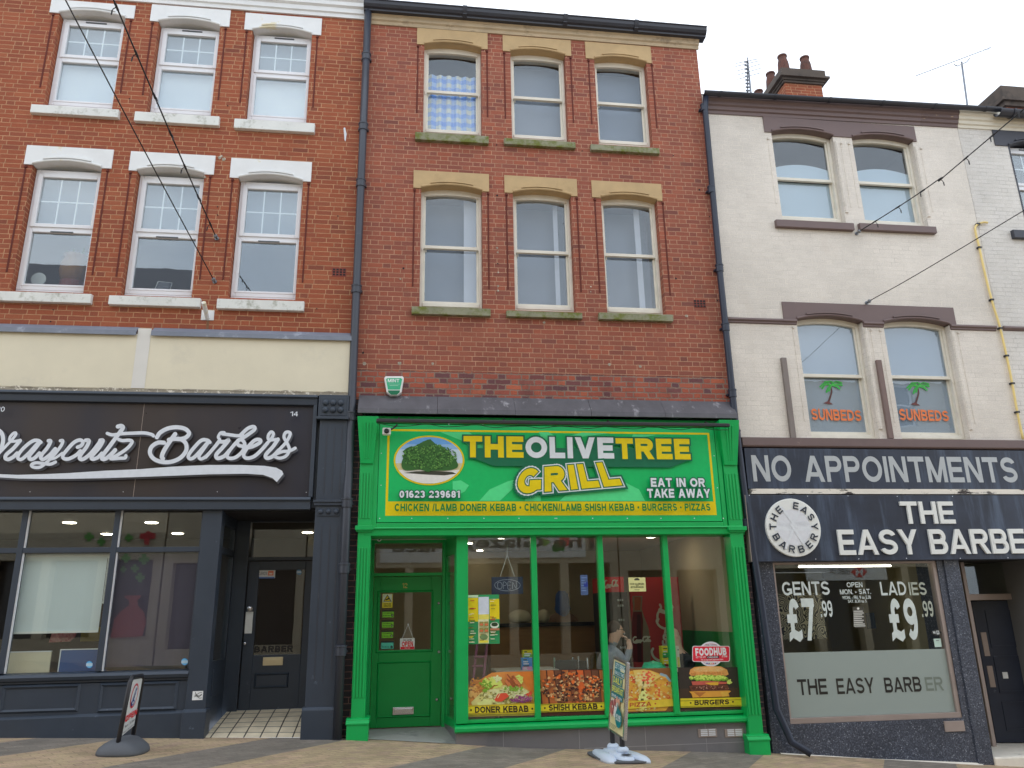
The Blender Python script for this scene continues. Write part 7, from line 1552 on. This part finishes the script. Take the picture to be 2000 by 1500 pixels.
# ================================================================== BARBER SHOP CONTENTS (LEFT)
zcl = at(200, 994, 0)[1]+.12
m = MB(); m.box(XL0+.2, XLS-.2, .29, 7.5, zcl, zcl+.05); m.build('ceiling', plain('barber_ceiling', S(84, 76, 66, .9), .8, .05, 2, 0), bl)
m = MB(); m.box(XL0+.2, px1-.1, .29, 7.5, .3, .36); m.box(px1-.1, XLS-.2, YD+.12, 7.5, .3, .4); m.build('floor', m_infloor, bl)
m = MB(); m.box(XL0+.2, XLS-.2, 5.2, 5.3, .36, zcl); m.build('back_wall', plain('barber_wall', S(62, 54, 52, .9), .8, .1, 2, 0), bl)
z0s = [(136, 1019.5, 'top left of the blind pane'), (296, 1019.5, 'top of the purple blind pane'), (209, 1042, 'right of the blind pane top'), (347, 1041, 'right end of the purple blind pane'), (266, 1058, 'left end of the purple blind pane'), (386, 1058, 'beside the window post'), (447, 1019.5, 'inside the side window'), (601, 1039, 'above the barber door, upper'), (502, 1057, 'above the barber door, left'), (606, 1056, 'above the barber door, low')]
for u, v, w_ in z0s: spot(u, v, zcl, 'lit spotlight in the barber ceiling, '+w_, .095)
yb1 = .1
def blind(label, TL, BR_, mat, name='roller_blind', cordx=None):
    x0, z1 = at(*TL, yb1); x1, z0 = at(*BR_, yb1); o = thing(name, label, 'blind', ((x0+x1)/2, yb1, z0))
    n = 10; m = MB()
    for k in range(n): xa, xb = x0+(x1-x0)*k/n, x0+(x1-x0)*(k+1)/n; ya, yb_ = [yb1+.006*math.sin(q*1.3) for q in (k, k+1)]; m.add([(xa, ya, z0), (xb, yb_, z0), (xb, yb1, z1), (xa, yb1, z1)])
    m.build('fabric', mat, o, fixn=False); m = MB(); m.box(x0-.0, x1, yb1-.012, yb1+.012, z0-.025, z0); m.tube([(x0-.02, yb1+.03, z1+.01), (x1+.02, yb1+.03, z1+.01)], .028, 10); m.build('bottom_bar', m_plastw if mat is not m_purp else m_black, o)
    m = MB(); xe_ = x1+.02; m.tube([(xe_, yb1-.02, z1), (xe_, yb1-.02, z1-(z1-z0)*.62)], .006, 5); m.tube([(xe_+.014, yb1-.02, z1), (xe_+.014, yb1-.02, z1-(z1-z0)*.62)], .006, 5); m.ball((xe_+.007, yb1-.02, z1-(z1-z0)*.63), .018, 8); m.build('chain', m_plastw, o)
m_purp = film('dusky_blind', S(70, 64, 82, .6), .8)
blind('plain white roller blind pulled most of the way down', (48, 1088), (192, 1231), plain('white_blind', S(208, 218, 222, .8), .8, .03, 2, .02))
blind('dusky purple see-through roller blind next to the window post', (226, 1082), (368, 1299), m_purp)
for name, label, cat, TL, BR_, c in (('board', 'cream board leaning at the foot of the white blind pane', 'board', (10, 1275), (95, 1312), S(176, 170, 150, .6)), ('board', 'blue pin board with pale edge standing behind the lower sill', 'board', (120, 1270), (207, 1308), S(44, 70, 120, .6))):
    x0, z1 = at(*TL, .16); x1, z0 = at(*BR_, .16); o = thing(name, label, cat, ((x0+x1)/2, .16, z0)); m = MB(); m.box(x0, x1, .16, .18, z0-.1, z1); m.build('face', plain(label.split()[0]+'_board', c, .8, .06, 4, 0), o); m = MB(); m.box(x0-.012, x0, .155, .185, z0-.1, z1+.012); m.box(x0, x1, .155, .185, z1, z1+.012); m.build('edge', m_blind, o)
x0, z1 = at(176, 1232, .6); m = MB(); m.pbox(160, 1225, 196, 1252, .6, .64); m.build('folder', plain('mustard_card', S(120, 104, 40, .6), .8), None, label='mustard yellow card behind the right edge of the white blind', cat='card')
m = MB(); m.prism([at(u, v, .5) for u, v in ((103, 1232), (150, 1232), (146, 1244), (136, 1253), (95, 1255))], .5, .52); m.build('patterned_cloth', plain('pink_cloth', S(170, 120, 116, .6), .9, .3, 25, 0, dirt=S(140, 60, 64, .6), dthr=.5, dscale=14, dwidth=.1), None, label='pink patterned cloth hanging below the white blind', cat='cloth')
def round_st(a, u, v):
    a.ell(u, v, 6.6, 6.8, C(70, 150, 210), 28); a.ell(u, v, 5.4, 5.6, C(120, 190, 226), 28); a.rect(u-5.8, v-2.2, u+5.8, v+2.6, C(200, 220, 230)); a.text('CARD', u-4.6, v-1.2, u+4.6, v+1.6, C(150, 180, 205), .03)
sheet('window_sticker', 'round blue sticker in the lower right corner of the white blind pane', 'sticker', .026, lambda a: round_st(a, 174.5, 1298))
sheet('window_sticker', 'round blue sticker in the lower right corner of the purple blind pane', 'sticker', .026, lambda a: round_st(a, 360.5, 1292.5))
def graf(a):
    a.rect(376.5, 1350, 395.5, 1367, C(206, 208, 208)); random.seed(2)
    for q in range(4): a.ribbon([(378+random.uniform(0, 4), 1352+q*3), (384, 1351+random.uniform(0, 6)+q*2), (389, 1355+random.uniform(-2, 4)+q*2), (394, 1352+random.uniform(0, 5)+q*2)], .9, C(60, 62, 60), k=3)
sheet('graffiti_sticker', 'small white scribbled sticker low on the blue window post', 'sticker', -.0605, graf)
def dst(a):
    a.rect(503, 1114, 537, 1129, C(176, 178, 176)); a.rect(503, 1127, 536, 1129.4, C(70, 96, 150)); a.text('CARDS', 505, 1117, 522, 1123, C(110, 110, 112), .02); a.rect(524, 1115, 534, 1124, C(190, 110, 80)); a.rect(526, 1119, 532, 1122, C(220, 200, 190))
sheet('window_sticker', 'white and blue card sticker at the top left of the barber door pane', 'sticker', YD+.0185, dst)
sheet('window_sticker', 'small round pale blue sticker high on the barber door pane', 'sticker', YD+.0185, lambda a: (a.ell(584, 1117.5, 5, 5.4, C(80, 120, 150), 20), a.rect(580, 1115.5, 588, 1119, C(170, 184, 196))))
def barb(a): a.text('BARBER', 497, 1262, 572, 1273, C(20, 20, 24), .05, 1.05)
sheet('window_lettering', 'dark BARBER lettering along the bottom of the barber door pane', 'lettering', YD+.0185, barb)
# things on the upper window ledges
ys_ = .56
o = thing('basket', 'straw basket of green leaves tied at the top on the left lower window ledge', 'basket', at3(141, 560, ys_)); c = at3(141, 558, ys_); m = MB(); m.lathe([(.1, 0), (.17, .05), (.2, .16), (.19, .28), (.15, .36), (.17, .42)], (c.x, ys_, c.z+.04), 20)
m.build('straw', plain('straw', S(150, 104, 52, .8), .9, .25, 4, .4, 30, stretch=(12, 12, 1)), o, smooth=True)
m = MB(); random.seed(8)
for q in range(14): an = q*.9; m.mesh([(c.x+.12*math.cos(an), ys_+.1*math.sin(an), c.z+.42), (c.x+.17*math.cos(an+.3), ys_+.1*math.sin(an+.3), c.z+.44), (c.x+.15*math.cos(an+.2), ys_+.12*math.sin(an+.2), c.z+.53+random.uniform(0, .05))], [(0, 1, 2)])
m.build('leaves', plain('pale_leaf', S(96, 140, 40, .8), .7), o); m = MB(); m.lathe([(.16, -.06), (.17, .04), (.12, .05)], (c.x, ys_, c.z), 18); m.build('pot', plain('red_pot', S(130, 62, 56, .7), .6), o)
o = thing('plate', 'white round disc leaning in the left lower window', 'disc', at3(75, 560, .34)); c = at3(75.5, 546, .34); m = MB(); m.lathe([(.1, .0), (.1, -.012), (.09, -.018)], (c.x, .34, c.z), 28, 0, 'y'); m.build('disc', m_plastw, o)
o = thing('notice', 'small dark tilted notice in the middle lower window', 'notice', at3(320, 566, .3)); m = MB(); m.prism([at(u, v, .3) for u, v in ((308, 549), (337, 552), (332, 567), (302, 565))], .3, .31); m.build('card', m_plastw, o); a = Art(.299); a.Yr = .3; a.poly([(309, 550), (336, 552.5), (331.5, 566), (303.5, 564)], S(52, 56, 66, .6)); 
for q in range(4): a.rect(310-q*.8, 553+q*3, 331-q*.9, 554+q*3, S(150, 154, 160, .6))
a.build('print', m_printW, o, fixn=False)

# ================================================================== WHITE BUILDING CONTENTS
m = MB(); m.box(X30+.13, X31-.13, .26, 5, zsg+.02, zsg+.06); m.build('ceiling', m_inceil, bw)
m = MB(); m.box(X30+.13, X31-.13, .26, 5, -.45, -.38); m.build('floor', m_infloor, bw)
m_olive = plain('olive_wall', S(150, 140, 104, .8), .8, .08, 2, 0)
m = MB(); m.box(X30+.13, X31-.13, 3.4, 3.5, -.38, zsg); m.build('back_wall', m_olive, bw)
m = MB(); m.box(wwx1+.12, wwx1+.17, .3, 3.4, -.38, zsg); m.build('inner_partition', m_olive, bw)
o = thing('tube_light', 'lit fluorescent tube just inside the top of the barber window', 'ceiling light', at3(1650, 1108, .5)); a_, b_ = at3(1560, 1107, .5), at3(1740, 1107, .5); b_.z = a_.z
m = MB(); m.tube([a_, b_], .013, 10); m.build('tube', m_tube, o); m = MB(); m.box(a_.x, b_.x, .46, .54, a_.z+.025, a_.z+.07); m.build('batten', m_plastw, o)
VW = S(176, 184, 180, .62); VF = S(140, 146, 134, .6)
z5_ = lambda x, y: (1420+x*.4268, 860+y*.4268)
def vin(a):
    T_ = lambda s_, x0, y0, x1, y1, c=VW, off=.02, sp=1.0: a.text(s_, *z5_(x0, y0), *z5_(x1, y1), c, off, sp)
    T_('GENTS', 248, 648, 472, 707); T_('£7', 265, 725, 418, 921, VW, .03); T_('.99', 421, 734, 486, 808); T_('OPEN', 545, 650, 620, 672); T_('MON. - SAT.', 514, 682, 658, 703); T_('MON. - FRI. 9 to 5.30', 527, 712, 658, 726); T_('SAT. 8.30 to 5', 551, 730, 638, 742)
    T_('LAD', 696, 648, 822, 708); T_('IES', 826, 650, 914, 708, VF); T_('£9', 727, 725, 884, 919, VW, .03); T_('.99', 880, 735, 946, 808, VF)
sheet('window_lettering', 'pale vinyl price lettering GENTS and LADIES across the barber window', 'lettering', .021, vin)
o = thing('window_lettering', 'dark THE EASY BARBER lettering on the frosted half of the window', 'lettering', at3(1700, 1355, .02))
for w_, x0, y0, x1, y1, c in (('THE', 319, 1094, 462, 1162, S(34, 32, 30, .6)), ('EASY', 497, 1090, 678, 1156, S(40, 38, 34, .6)), ('BARB', 716, 1086, 893, 1149, S(34, 32, 30, .6)), ('ER', 903, 1084, 994, 1144, S(96, 104, 96, .6))):
    a = Art(.0195); a.Yr = .0195; a.text(w_, *z5_(x0, y0), *z5_(x1, y1), c, .018, 1.0); a.build('lettering', m_print, o, fixn=False)
def wifi(a):
    u, v = 1828, 1235.5; a.poly([(u+9*math.cos(t_)*(1+.12*math.cos(4*t_)), v+6.6*math.sin(t_)*(1+.1*math.cos(4*t_))) for t_ in [q*math.pi/16 for q in range(32)]], S(24, 26, 28, .6)); a.text('Wi', u-6.5, v-3, u-.5, v+2.6, S(190, 196, 194, .6), .03); a.rect(u+.4, v-3.6, u+7, v+3.4, S(190, 196, 194, .6)); a.text('Fi', u+1.4, v-2.6, u+6, v+2.4, S(24, 26, 28, .6), .03)
sheet('window_sticker', 'small black oval wireless sticker at the right of the price window', 'sticker', .02, wifi)
sheet('notice', 'small pale card below the black oval sticker', 'notice', .02, lambda a: (a.poly([(1823, 1247.5), (1837, 1247), (1839.5, 1263.5), (1826, 1264)], S(160, 180, 170, .6)), a.rect(1828, 1250, 1834, 1252, S(110, 120, 116, .6))))
def tariff(a):
    a.rect(1665, 1185, 1692, 1226, S(60, 58, 50, .6)); a.ell(1676, 1188.5, 2.4, 2.4, S(190, 190, 184, .6), 10)
    for q, w_ in enumerate((18, 20, 17, 20, 16, 20, 18, 22, 23)): a.rect(1667, 1193+q*3.6, 1667+w_, 1194.6+q*3.6, S(170, 170, 164, .6))
sheet('notice', 'dark price list with rows of white writing in the middle of the window', 'notice', .021, tariff)
t = NT('maze_print'); p = t.pos(); n_ = t.noise(p, 3.2, 2); wv = t.math('FRACT', t.math('MULTIPLY', n_, 26.)); m_maze = t.done(t.bsdf(t.ramp(wv, [(0, S(150, 142, 116, .7)), (.5, (.01, .01, .012))], True), .7))
x0, z1 = at(1516, 1162, .6); m = MB(); m.pbox(1512, 1160, 1616, 1247, .6, .63); m.build('wall_picture', m_maze, None, label='black and cream maze pattern picture behind the price for gents', cat='picture')
m = MB(); m.pbox(1692, 1197, 1712, 1228, 1.2, 1.24); m.build('wall_mirror', plain('dark_mirror', S(40, 50, 60, .6), .1), None, label='small dark framed panel beside the price list', cat='mirror')
# palm tree window pictures (cut vinyl on the film)
for (ox, label) in ((0, 'palm tree and orange SUNBEDS lettering in the left lower window'), (1, 'palm tree and orange SUNBEDS lettering in the right lower window')):
    def palm(a, ox=ox):
        q = (lambda L_: [(1380+x*.31, 480+y*.31) for x, y in L_]) if not ox else (lambda L_: [(1380+(x+548+(y-900)*.01)*.31, 480+(y+7)*.31) for x, y in L_])
        tr = S(70, 40, 38, .6); gr = S(44, 146, 54, .6); g2 = S(78, 176, 80, .6)
        a.ribbon(q([(785, 895), (788, 920), (780, 950), (768, 985)]), 2.6, tr, k=5, taper=(2.2, 4.2)); a.poly(q([(735, 992), (765, 978), (798, 1000), (770, 998)]), S(88, 46, 44, .6))
        for pts in ([(785, 880), (750, 862), (716, 888)], [(785, 880), (748, 875), (728, 900)], [(785, 880), (765, 895), (756, 922)], [(785, 878), (790, 858), (745, 858)], [(785, 878), (815, 856), (850, 866)], [(785, 880), (820, 872), (852, 880)], [(785, 880), (815, 886), (838, 902)], [(785, 880), (775, 900), (770, 915)]): a.ribbon(q(pts), 3.2, gr, k=5, taper=(2.4, 3.2))
        for pts in ([(785, 880), (765, 872), (740, 880)], [(785, 880), (812, 876), (830, 888)]): a.ribbon(q(pts), .9, g2, k=4)
        p4 = q([(655, 1026), (968, 1038), (664, 1098), (975, 1106)]) if not ox else q([(660, 1020), (968, 1034), (668, 1094), (976, 1100)])
        a.text('SUNBEDS', 0, 0, 0, 0, S(206, 112, 62, .6), .03, quad=p4)
    sheet('window_lettering', label, 'lettering', RW+.086, palm, group='palm tree window films')

# ================================================================== PAVEMENT SIGNS
# black swing sign by the barber
A_, B_ = on_ground(226, 1478), None
o = thing('pavement_sign', 'black framed OPEN pavement sign on a dark rubber base outside the left barber', 'pavement sign', (A_.x-.03, A_.y+.2, gz(A_.x)))
ga = gz(A_.x); zb = ga+.05
nb, nt, ft = at3(225.5, 1472, -1.3), at3(256, 1322, -1.3), at3(279.5, 1319, -.86); fb_ = at3(258, 1440, -.86)
w2 = lambda s_, t_: nb.lerp(fb_, s_).lerp(nt.lerp(ft, s_), t_)
m = MB(); m.tube([nb-Vector((0, 0, .06)), w2(0, .93), w2(.12, .995), w2(.88, .995), w2(1, .93), fb_-Vector((0, 0, .1))], .024, 10); m.build('frame', m_black, o, smooth=True)
nn = (nt-nb).cross(fb_-nb).normalized()
if nn.dot(CAM-nb) < 0: nn = -nn
def mp1(x, y):          # panel coordinates 0..1 (x across from the near post, y up)
    return x, y
m = MB(); c4 = [w2(.07, .2), w2(.93, .2), w2(.93, .955), w2(.07, .955)]; m.mesh([p_+nn*.008 for p_ in c4]+[p_-nn*.008 for p_ in c4], [(0, 1, 2, 3), (7, 6, 5, 4), (0, 4, 5, 1), (1, 5, 6, 2), (2, 6, 7, 3), (3, 7, 4, 0)]); m.build('panel', m_plastw, o)
class PArt(Art):
    """artwork laid on a free-standing panel: (0..1, 0..1) over its face"""
    def __init__(s, fn, n): super().__init__(0., .0012); s.fn = fn; s.n = n; s.lift = .0085; s.mapf = lambda x, y: (x, y)
    def add(s, pts, mi=0): return MB.add(s, [s.fn(p_[0], p_[2])+s.n*(s.lift-s.y) for p_ in pts], mi)
    def mesh(s, vs, fs, mi=0): return MB.mesh(s, [s.fn(p_[0], p_[2])+s.n*(s.lift-s.y) for p_ in vs], fs, mi)
a = PArt(lambda x, y: w2(.07+.86*x, .2+.755*y), nn)
RD, BLU = S(176, 50, 62, .6), S(40, 60, 120, .6)
a.ell(.5, .68, .3, .24, RD, 40); a.ell(.5, .68, .24, .2, S(214, 216, 216, .7), 40)
a.text('KINGS', .36, .80, .64, .58, BLU, .03, quad=[(.52, .83), (.66, .83), (.36, .6), (.5, .6)]); a.ell(.44, .55, .14, .06, BLU, 24); a.ell(.44, .55, .06, .03, S(214, 216, 216, .7), 20)
a.text('OPEN', .03, .36, .98, .24, S(200, 34, 44, .6), .045); a.text('9am - 5.30pm', .1, .18, .92, .12, S(70, 72, 78, .6), .02); a.text('WALK IN SERVICE', .08, .08, .92, .04, S(110, 112, 118, .6), .02)
a.build('printed_face', m_printW, o, fixn=False)
m = MB(); C0 = Vector(((nb.x+fb_.x)/2+.0, (nb.y+fb_.y)/2, 0)); dv = Vector((1, .03, 0)).normalized(); dn = Vector((-dv.y, dv.x, 0)); rings = []; n = 28
for (s_, h) in ((1, 0), (1.0, .025), (.93, .06), (.72, .10), (.45, .135), (.2, .145)):
    rings.append([])
    for k in range(n):
        q = 2*math.pi*k/n; ex = abs(math.cos(q))**.75*math.copysign(1, math.cos(q))*.24*s_; ey = abs(math.sin(q))**.75*math.copysign(1, math.sin(q))*(.31*(.55+.45*s_))
        p_ = C0+dv*ex+dn*ey; rings[-1].append((p_.x, p_.y, gz(p_.x)+h))
vs = [p_ for R_ in rings for p_ in R_]; fs = [(i*n+k, i*n+(k+1) % n, (i+1)*n+(k+1) % n, (i+1)*n+k) for i in range(len(rings)-1) for k in range(n)]+[tuple(range((len(rings)-1)*n, len(rings)*n)), tuple(range(n-1, -1, -1))]
m.mesh(vs, fs); m.build('base', m_rubber, o, smooth=True)
# silver poster sign by the takeaway
nb, nt, fb_, ft = at3(1221.5, 1447, -.92), at3(1227, 1294, -.92), at3(1189.8, 1425, -.46), at3(1200, 1281.5, -.46)
w3 = lambda s_, t_: fb_.lerp(nb, s_).lerp(ft.lerp(nt, s_), t_)
o = thing('pavement_sign', 'silver framed breakfast poster sign on a pale grey wheeled base outside the takeaway', 'pavement sign', ((nb.x+fb_.x)/2, -.69, gz(2.6)))
nn = (ft-fb_).cross(nb-fb_).normalized()
if nn.dot(CAM-nb) < 0: nn = -nn
m = MB()
def slab(s0, s1, t0, t1, d): c4 = [w3(s0, t0), w3(s1, t0), w3(s1, t1), w3(s0, t1)]; m.mesh([p_+nn*d for p_ in c4]+[p_-nn*d for p_ in c4], [(0, 1, 2, 3), (7, 6, 5, 4), (0, 4, 5, 1), (1, 5, 6, 2), (2, 6, 7, 3), (3, 7, 4, 0)])
slab(0, .08, 0, 1, .022); slab(.92, 1, 0, 1, .022); slab(.08, .92, 0, .035, .022); slab(.08, .92, .965, 1, .022); m.build('frame', m_steel, o, bevel=.006)
m = MB(); slab(.08, .92, .035, .965, .012); m.build('panel', plain('cream_poster', S(206, 196, 150, .62), .4, .05, 3, 0), o)
a = PArt(lambda x, y: w3(.08+.84*x, .035+.93*y), nn); a.lift = .0125; TEAL = S(24, 104, 112, .6); CY = S(206, 206, 96, .6); WW = S(210, 222, 222, .66)
for (x0, y0, x1, y1, s_, c) in ((.12, .97, .95, .87, "LET'S BRING", WW), (.15, .86, .9, .79, 'BACK THE', WW), (.1, .77, .8, .66, 'DAILY', CY), (.06, .64, .95, .53, 'BREAKFAST', CY), (.08, .52, .9, .46, 'SERVED ALL DAY', WW)):
    a.poly([(x0-.04, y0+.005), (x1+.03, y0+.005), (x1+.03, y1-.005), (x0-.04, y1-.005)], TEAL); a.text(s_, x0, y0-.01, x1, y1+.01, c, .035)
a.poly([(.1, .44), (.6, .44), (.7, .3), (.4, .2), (.1, .25)], S(214, 206, 196, .66)); a.many(cloud(.3, .33, .2, .1, 26, .05), S(150, 84, 84, .6)); a.many(cloud(.35, .34, .2, .1, 16, .03), S(110, 60, 70, .6)); a.poly([(.38, .36), (.58, .35), (.58, .2), (.4, .2)], S(220, 220, 220, .7)); a.many(cloud(.62, .44, .16, .03, 12, .04), S(200, 150, 130, .6))
a.ell(.75, .22, .24, .13, TEAL, 30); a.poly([(.6, .3), (.68, .44), (.78, .33)], TEAL); a.text('£1.95', .58, .27, .92, .18, S(226, 232, 232, .7), .05)
for q in range(4): a.rect(.15, .1-q*.018, .7-q*.05, .09-q*.018, S(130, 124, 96, .6), True)
a.build('printed_face', m_printW, o, fixn=False)
gb = gz(2.65); 
for s_, nm_ in ((.2, 'post'), (.8, 'post')):
    p_ = w3(s_, 0); m = MB(); m.tube([(p_.x, p_.y, p_.z+.02), (p_.x, p_.y, gb+.1)], .03, 10); m.build('post', m_black, o); m = MB(); m.lathe([(.075, 0), (.07, .035), (.05, .055)], (p_.x, p_.y, gb+.1), 16); m.build('collar', m_pale, o, smooth=True)
cb = Vector(((nb.x+fb_.x)/2-.01, (nb.y+fb_.y)/2, gb)); ax = (nb-fb_); ax.z = 0; ax.normalize(); sd2 = Vector((-ax.y, ax.x, 0))
if sd2.x < 0: sd2 = -sd2
def foot(mb, c, e0, e1, hgt, pw=.7, lev=((1, 0), (1, .02), (.96, .04), (.82, .06), (.5, .075), (.15, .08)), tilt=0):
    n = 30; vs = []; fs = []
    for (s_, h) in lev:
        for k in range(n):
            q = 2*math.pi*k/n; a_ = abs(math.cos(q))**pw*math.copysign(1, math.cos(q)); b_ = abs(math.sin(q))**pw*math.copysign(1, math.sin(q)); p_ = c+e0*(a_*s_)+e1*(b_*s_); vs.append((p_.x, p_.y, gz(p_.x)+h*hgt))
    L_ = len(lev)
    for i in range(L_-1):
        for k in range(n): fs.append((i*n+k, i*n+(k+1) % n, (i+1)*n+(k+1) % n, (i+1)*n+k))
    fs += [tuple(range((L_-1)*n, L_*n)), tuple(range(n-1, -1, -1))]; mb.mesh(vs, fs)
m = MB(); foot(m, cb, ax*.33, sd2*.13, 1.25); b0 = m.build('base', m_pale, o, smooth=True)
for sx_ in (-1, 1): m = MB(); foot(m, cb+sd2*(.17*sx_), ax*.37+sd2*(.05*sx_), sd2*.10, 1.0, .8); m.build('water_foot', m_pale, b0, smooth=True)
m = MB(); c = cb+ax*.27; foot(m, c, sd2*.065, ax*.03, 0, .6, ((1, .0), (1, .01), (.9, .012))); m.v = [(x, y, z+.088) for x, y, z in m.v]; m.build('carry_handle', m_rubber, b0)
m = MB(); foot(m, cb, ax*.39, sd2*.29, .5, .5, ((.9, 0), (1, .02), (1, .05), (.9, .055))); m.build('rubber_rim', m_rubber, b0)

# ================================================================== FAR SIDE OF THE STREET (seen only as reflections in the glass)
YO = -13.2
m_opp = [plain('opposite_render', S(196, 184, 160, .7), .8, .08, 2, .1), plain('opposite_cream', S(186, 170, 134, .74), .8, .08, 2, .1), plain('opposite_stone', S(170, 160, 140, .74), .8, .1, 2, .1)]
def opp(name, label, x0, x1, h, mat, sign=None, roofh=2.2, nwin=3, rows=2):
    o = thing(name, label, 'building', ((x0+x1)/2, YO-4, gz(x0)-.2)); zg_ = gz((x0+x1)/2); fs_ = 3.9+zg_*.3
    hol = []
    for r_ in range(rows):
        for i in range(nwin): xc_ = x0+(x1-x0)*(i+.5)/nwin; z_ = fs_+1.0+r_*2.9; hol.append((xc_-.5, xc_+.5, z_, z_+1.6))
    m = MB(); wall(m, x0, x1, fs_-.05, zg_+h, hol, 0, .3); m.v = [(x, YO-y, z) for x, y, z in m.v]; m.build('wall', mat, o)
    for (a0, a1, b0, b1) in hol:
        m = MB(); m.box(a0, a1, YO-.2, YO-.16, b0, b0+.08); m.box(a0, a1, YO-.2, YO-.16, b1-.08, b1); m.box(a0, a0+.07, YO-.2, YO-.16, b0+.08, b1-.08); m.box(a1-.07, a1, YO-.2, YO-.16, b0+.08, b1-.08); m.box(a0+.07, a1-.07, YO-.2, YO-.16, (b0+b1)/2-.03, (b0+b1)/2+.03); w_ = m.build('window', m_upvc, o)
        m = MB(); m.box(a0+.07, a1-.07, YO-.19, YO-.185, b0+.08, b1-.08); m.build('pane', m_dark, w_)
    m = MB(); m.mesh([(x0, YO+.2, zg_+h), (x1, YO+.2, zg_+h), (x1, YO-4, zg_+h+roofh), (x0, YO-4, zg_+h+roofh), (x0, YO-8, zg_+h), (x1, YO-8, zg_+h)], [(0, 1, 2, 3), (3, 2, 5, 4), (0, 3, 4), (1, 5, 2), (0, 4, 5, 1)]); m.build('roof', m_slate, o)
    m = MB(); m.box(x0, x1, YO-8, YO-7.8, zg_-1, zg_+h); m.box(x0, x0+.15, YO-7.8, YO-.3, zg_-1, zg_+h); m.box(x1-.15, x1, YO-7.8, YO-.3, zg_-1, zg_+h); m.build('side_wall', mat, o)
    m = MB(); m.box(x0, x1, YO-.3, YO, zg_-1, zg_+.5); n_ = max(2, int((x1-x0)/1.5))
    for i in range(n_+1): xx = x0+(x1-x0-.25)*i/n_; m.box(xx, xx+.25, YO-.3, YO+.02, zg_+.5, fs_-.8)
    m.box(x0, x1, YO-.3, YO+.03, fs_-.8, fs_-.05); m.build('shopfront', m_opp[2], o)
    m = MB(); m.box(x0+.1, x1-.1, YO-.4, YO-.36, zg_+.5, fs_-.8); m.build('shop_window', plain('dark_shop_window', (.03, .03, .035), .15, .1, 1, 0), o); return o, fs_
opp('rendered_building', 'tall rendered building across the street mirrored in the left windows', -16, -6.9, 10.6, m_opp[0], roofh=2.9, rows=2)
opp('rendered_building', 'lower rendered building across the street between the tall one and the pottery shop', -6.85, -3.2, 8.2, m_opp[2], roofh=2.2, nwin=2, rows=1)
opp('cream_shop_building', 'opposite cream pottery shop reflected in the takeaway glass', -3.15, 6.4, 7.0, m_opp[1])
opp('stone_bank_building', 'opposite stone bank reflected in the right-hand window', 6.45, 19, 7.2, m_opp[2])
# its signs, facing this way (they read mirrored in our glass)
yS = YO+.06
def oppsign(label, u0, v0, u1, v1, fn):
    YM = -yS; x0, z1 = at(u0, v0, YM); x1, z0 = at(u1, v1, YM)
    o = thing('shop_sign', label, 'sign', ((x0+x1)/2, yS, z0)); m = MB(); m.box(x0, x1, YO+.035, yS, z0, z1); m.build('board', m_plastw, o)
    a = Art(0, .002); a.mapf = lambda u, v: at(u, v, YM); fn(a); a.v = [(x, yS-y+.001, z) for x, y, z in a.v]; a.build('lettering', m_printW, o, fixn=False)
def ga_(a):
    a.ell(1092, 1066, 14, 11, S(40, 130, 60, .7), 14, jit=.35); a.ell(1104, 1056, 12, 9, S(190, 60, 70, .7), 12, jit=.35); a.ell(1065, 1058, 9, 8, S(120, 170, 80, .7), 12, jit=.35)
    dk = S(70, 74, 72, .7); a.text('The Glazey Place', 1175, 1046, 765, 1076, dk, .02)
oppsign('white pottery shop board across the street seen mirrored in the glass', 740, 1034, 1145, 1088, ga_)
def hs_(a):
    a.text('HSBC UK', 1662, 1111, 1622, 1121, S(60, 60, 64, .7), .02); R3 = S(196, 40, 50, .7); a.poly([(1664, 1117), (1674, 1108), (1686, 1108), (1696, 1117), (1686, 1127), (1674, 1127)], S(226, 226, 226, .7)); a.poly([(1664, 1117), (1673, 1108.5), (1673, 1126)], R3); a.poly([(1696, 1117), (1687, 1108.5), (1687, 1126)], R3); a.poly([(1673.5, 1108), (1686.5, 1108), (1680, 1116)], R3); a.poly([(1673.5, 1127), (1686.5, 1127), (1680, 1118)], R3)
oppsign('white bank board across the street seen mirrored in the right window', 1574, 1106, 1736, 1132, hs_)
def vinyl(name, label, fn):
    YM = -(YO+.05); a = Art(0, .002); a.mapf = lambda u, v: at(u, v, YM); fn(a); a.v = [(x, YO+.05-y, z) for x, y, z in a.v]; a.build(name, m_print, None, label=label, cat='window vinyl', fixn=False)
def vase(a):
    R3 = S(150, 66, 58, .62); a.poly([(252, 1163), (272, 1162), (274, 1166), (266, 1172), (268, 1182), (280, 1196), (284, 1214), (276, 1243), (214, 1246), (222, 1208), (234, 1194), (250, 1182), (250, 1172), (241, 1167), (243, 1163)], R3)
def jig(a):
    G = S(70, 130, 52, .62)
    for u, v, s in ((172, 1048, 9), (196, 1058, 8), (250, 1050, 8), (226, 1060, 8), (245, 1090, 9), (280, 1092, 10), (262, 1110, 8), (272, 1128, 9), (240, 1112, 6)): a.poly([(u-s, v-s*.4), (u-s*.4, v-s*.4), (u-s*.4, v-s), (u+s*.4, v-s), (u+s*.4, v-s*.4), (u+s, v-s*.4), (u+s, v+s*.4), (u+s*.4, v+s*.4), (u+s*.4, v+s), (u-s*.4, v+s), (u-s*.4, v+s*.4), (u-s, v+s*.4)], G)
    a.poly([(272, 1042), (284, 1040), (288, 1036), (294, 1040), (303, 1042), (302, 1052), (292, 1052), (290, 1064), (281, 1064), (281, 1053), (272, 1052)], S(160, 44, 50, .62))
vinyl('window_vinyl', 'red bottle shape across the street mirrored in the purple blind pane', vase); vinyl('window_vinyl', 'green and red jigsaw shapes across the street mirrored in the barber glass', jig)
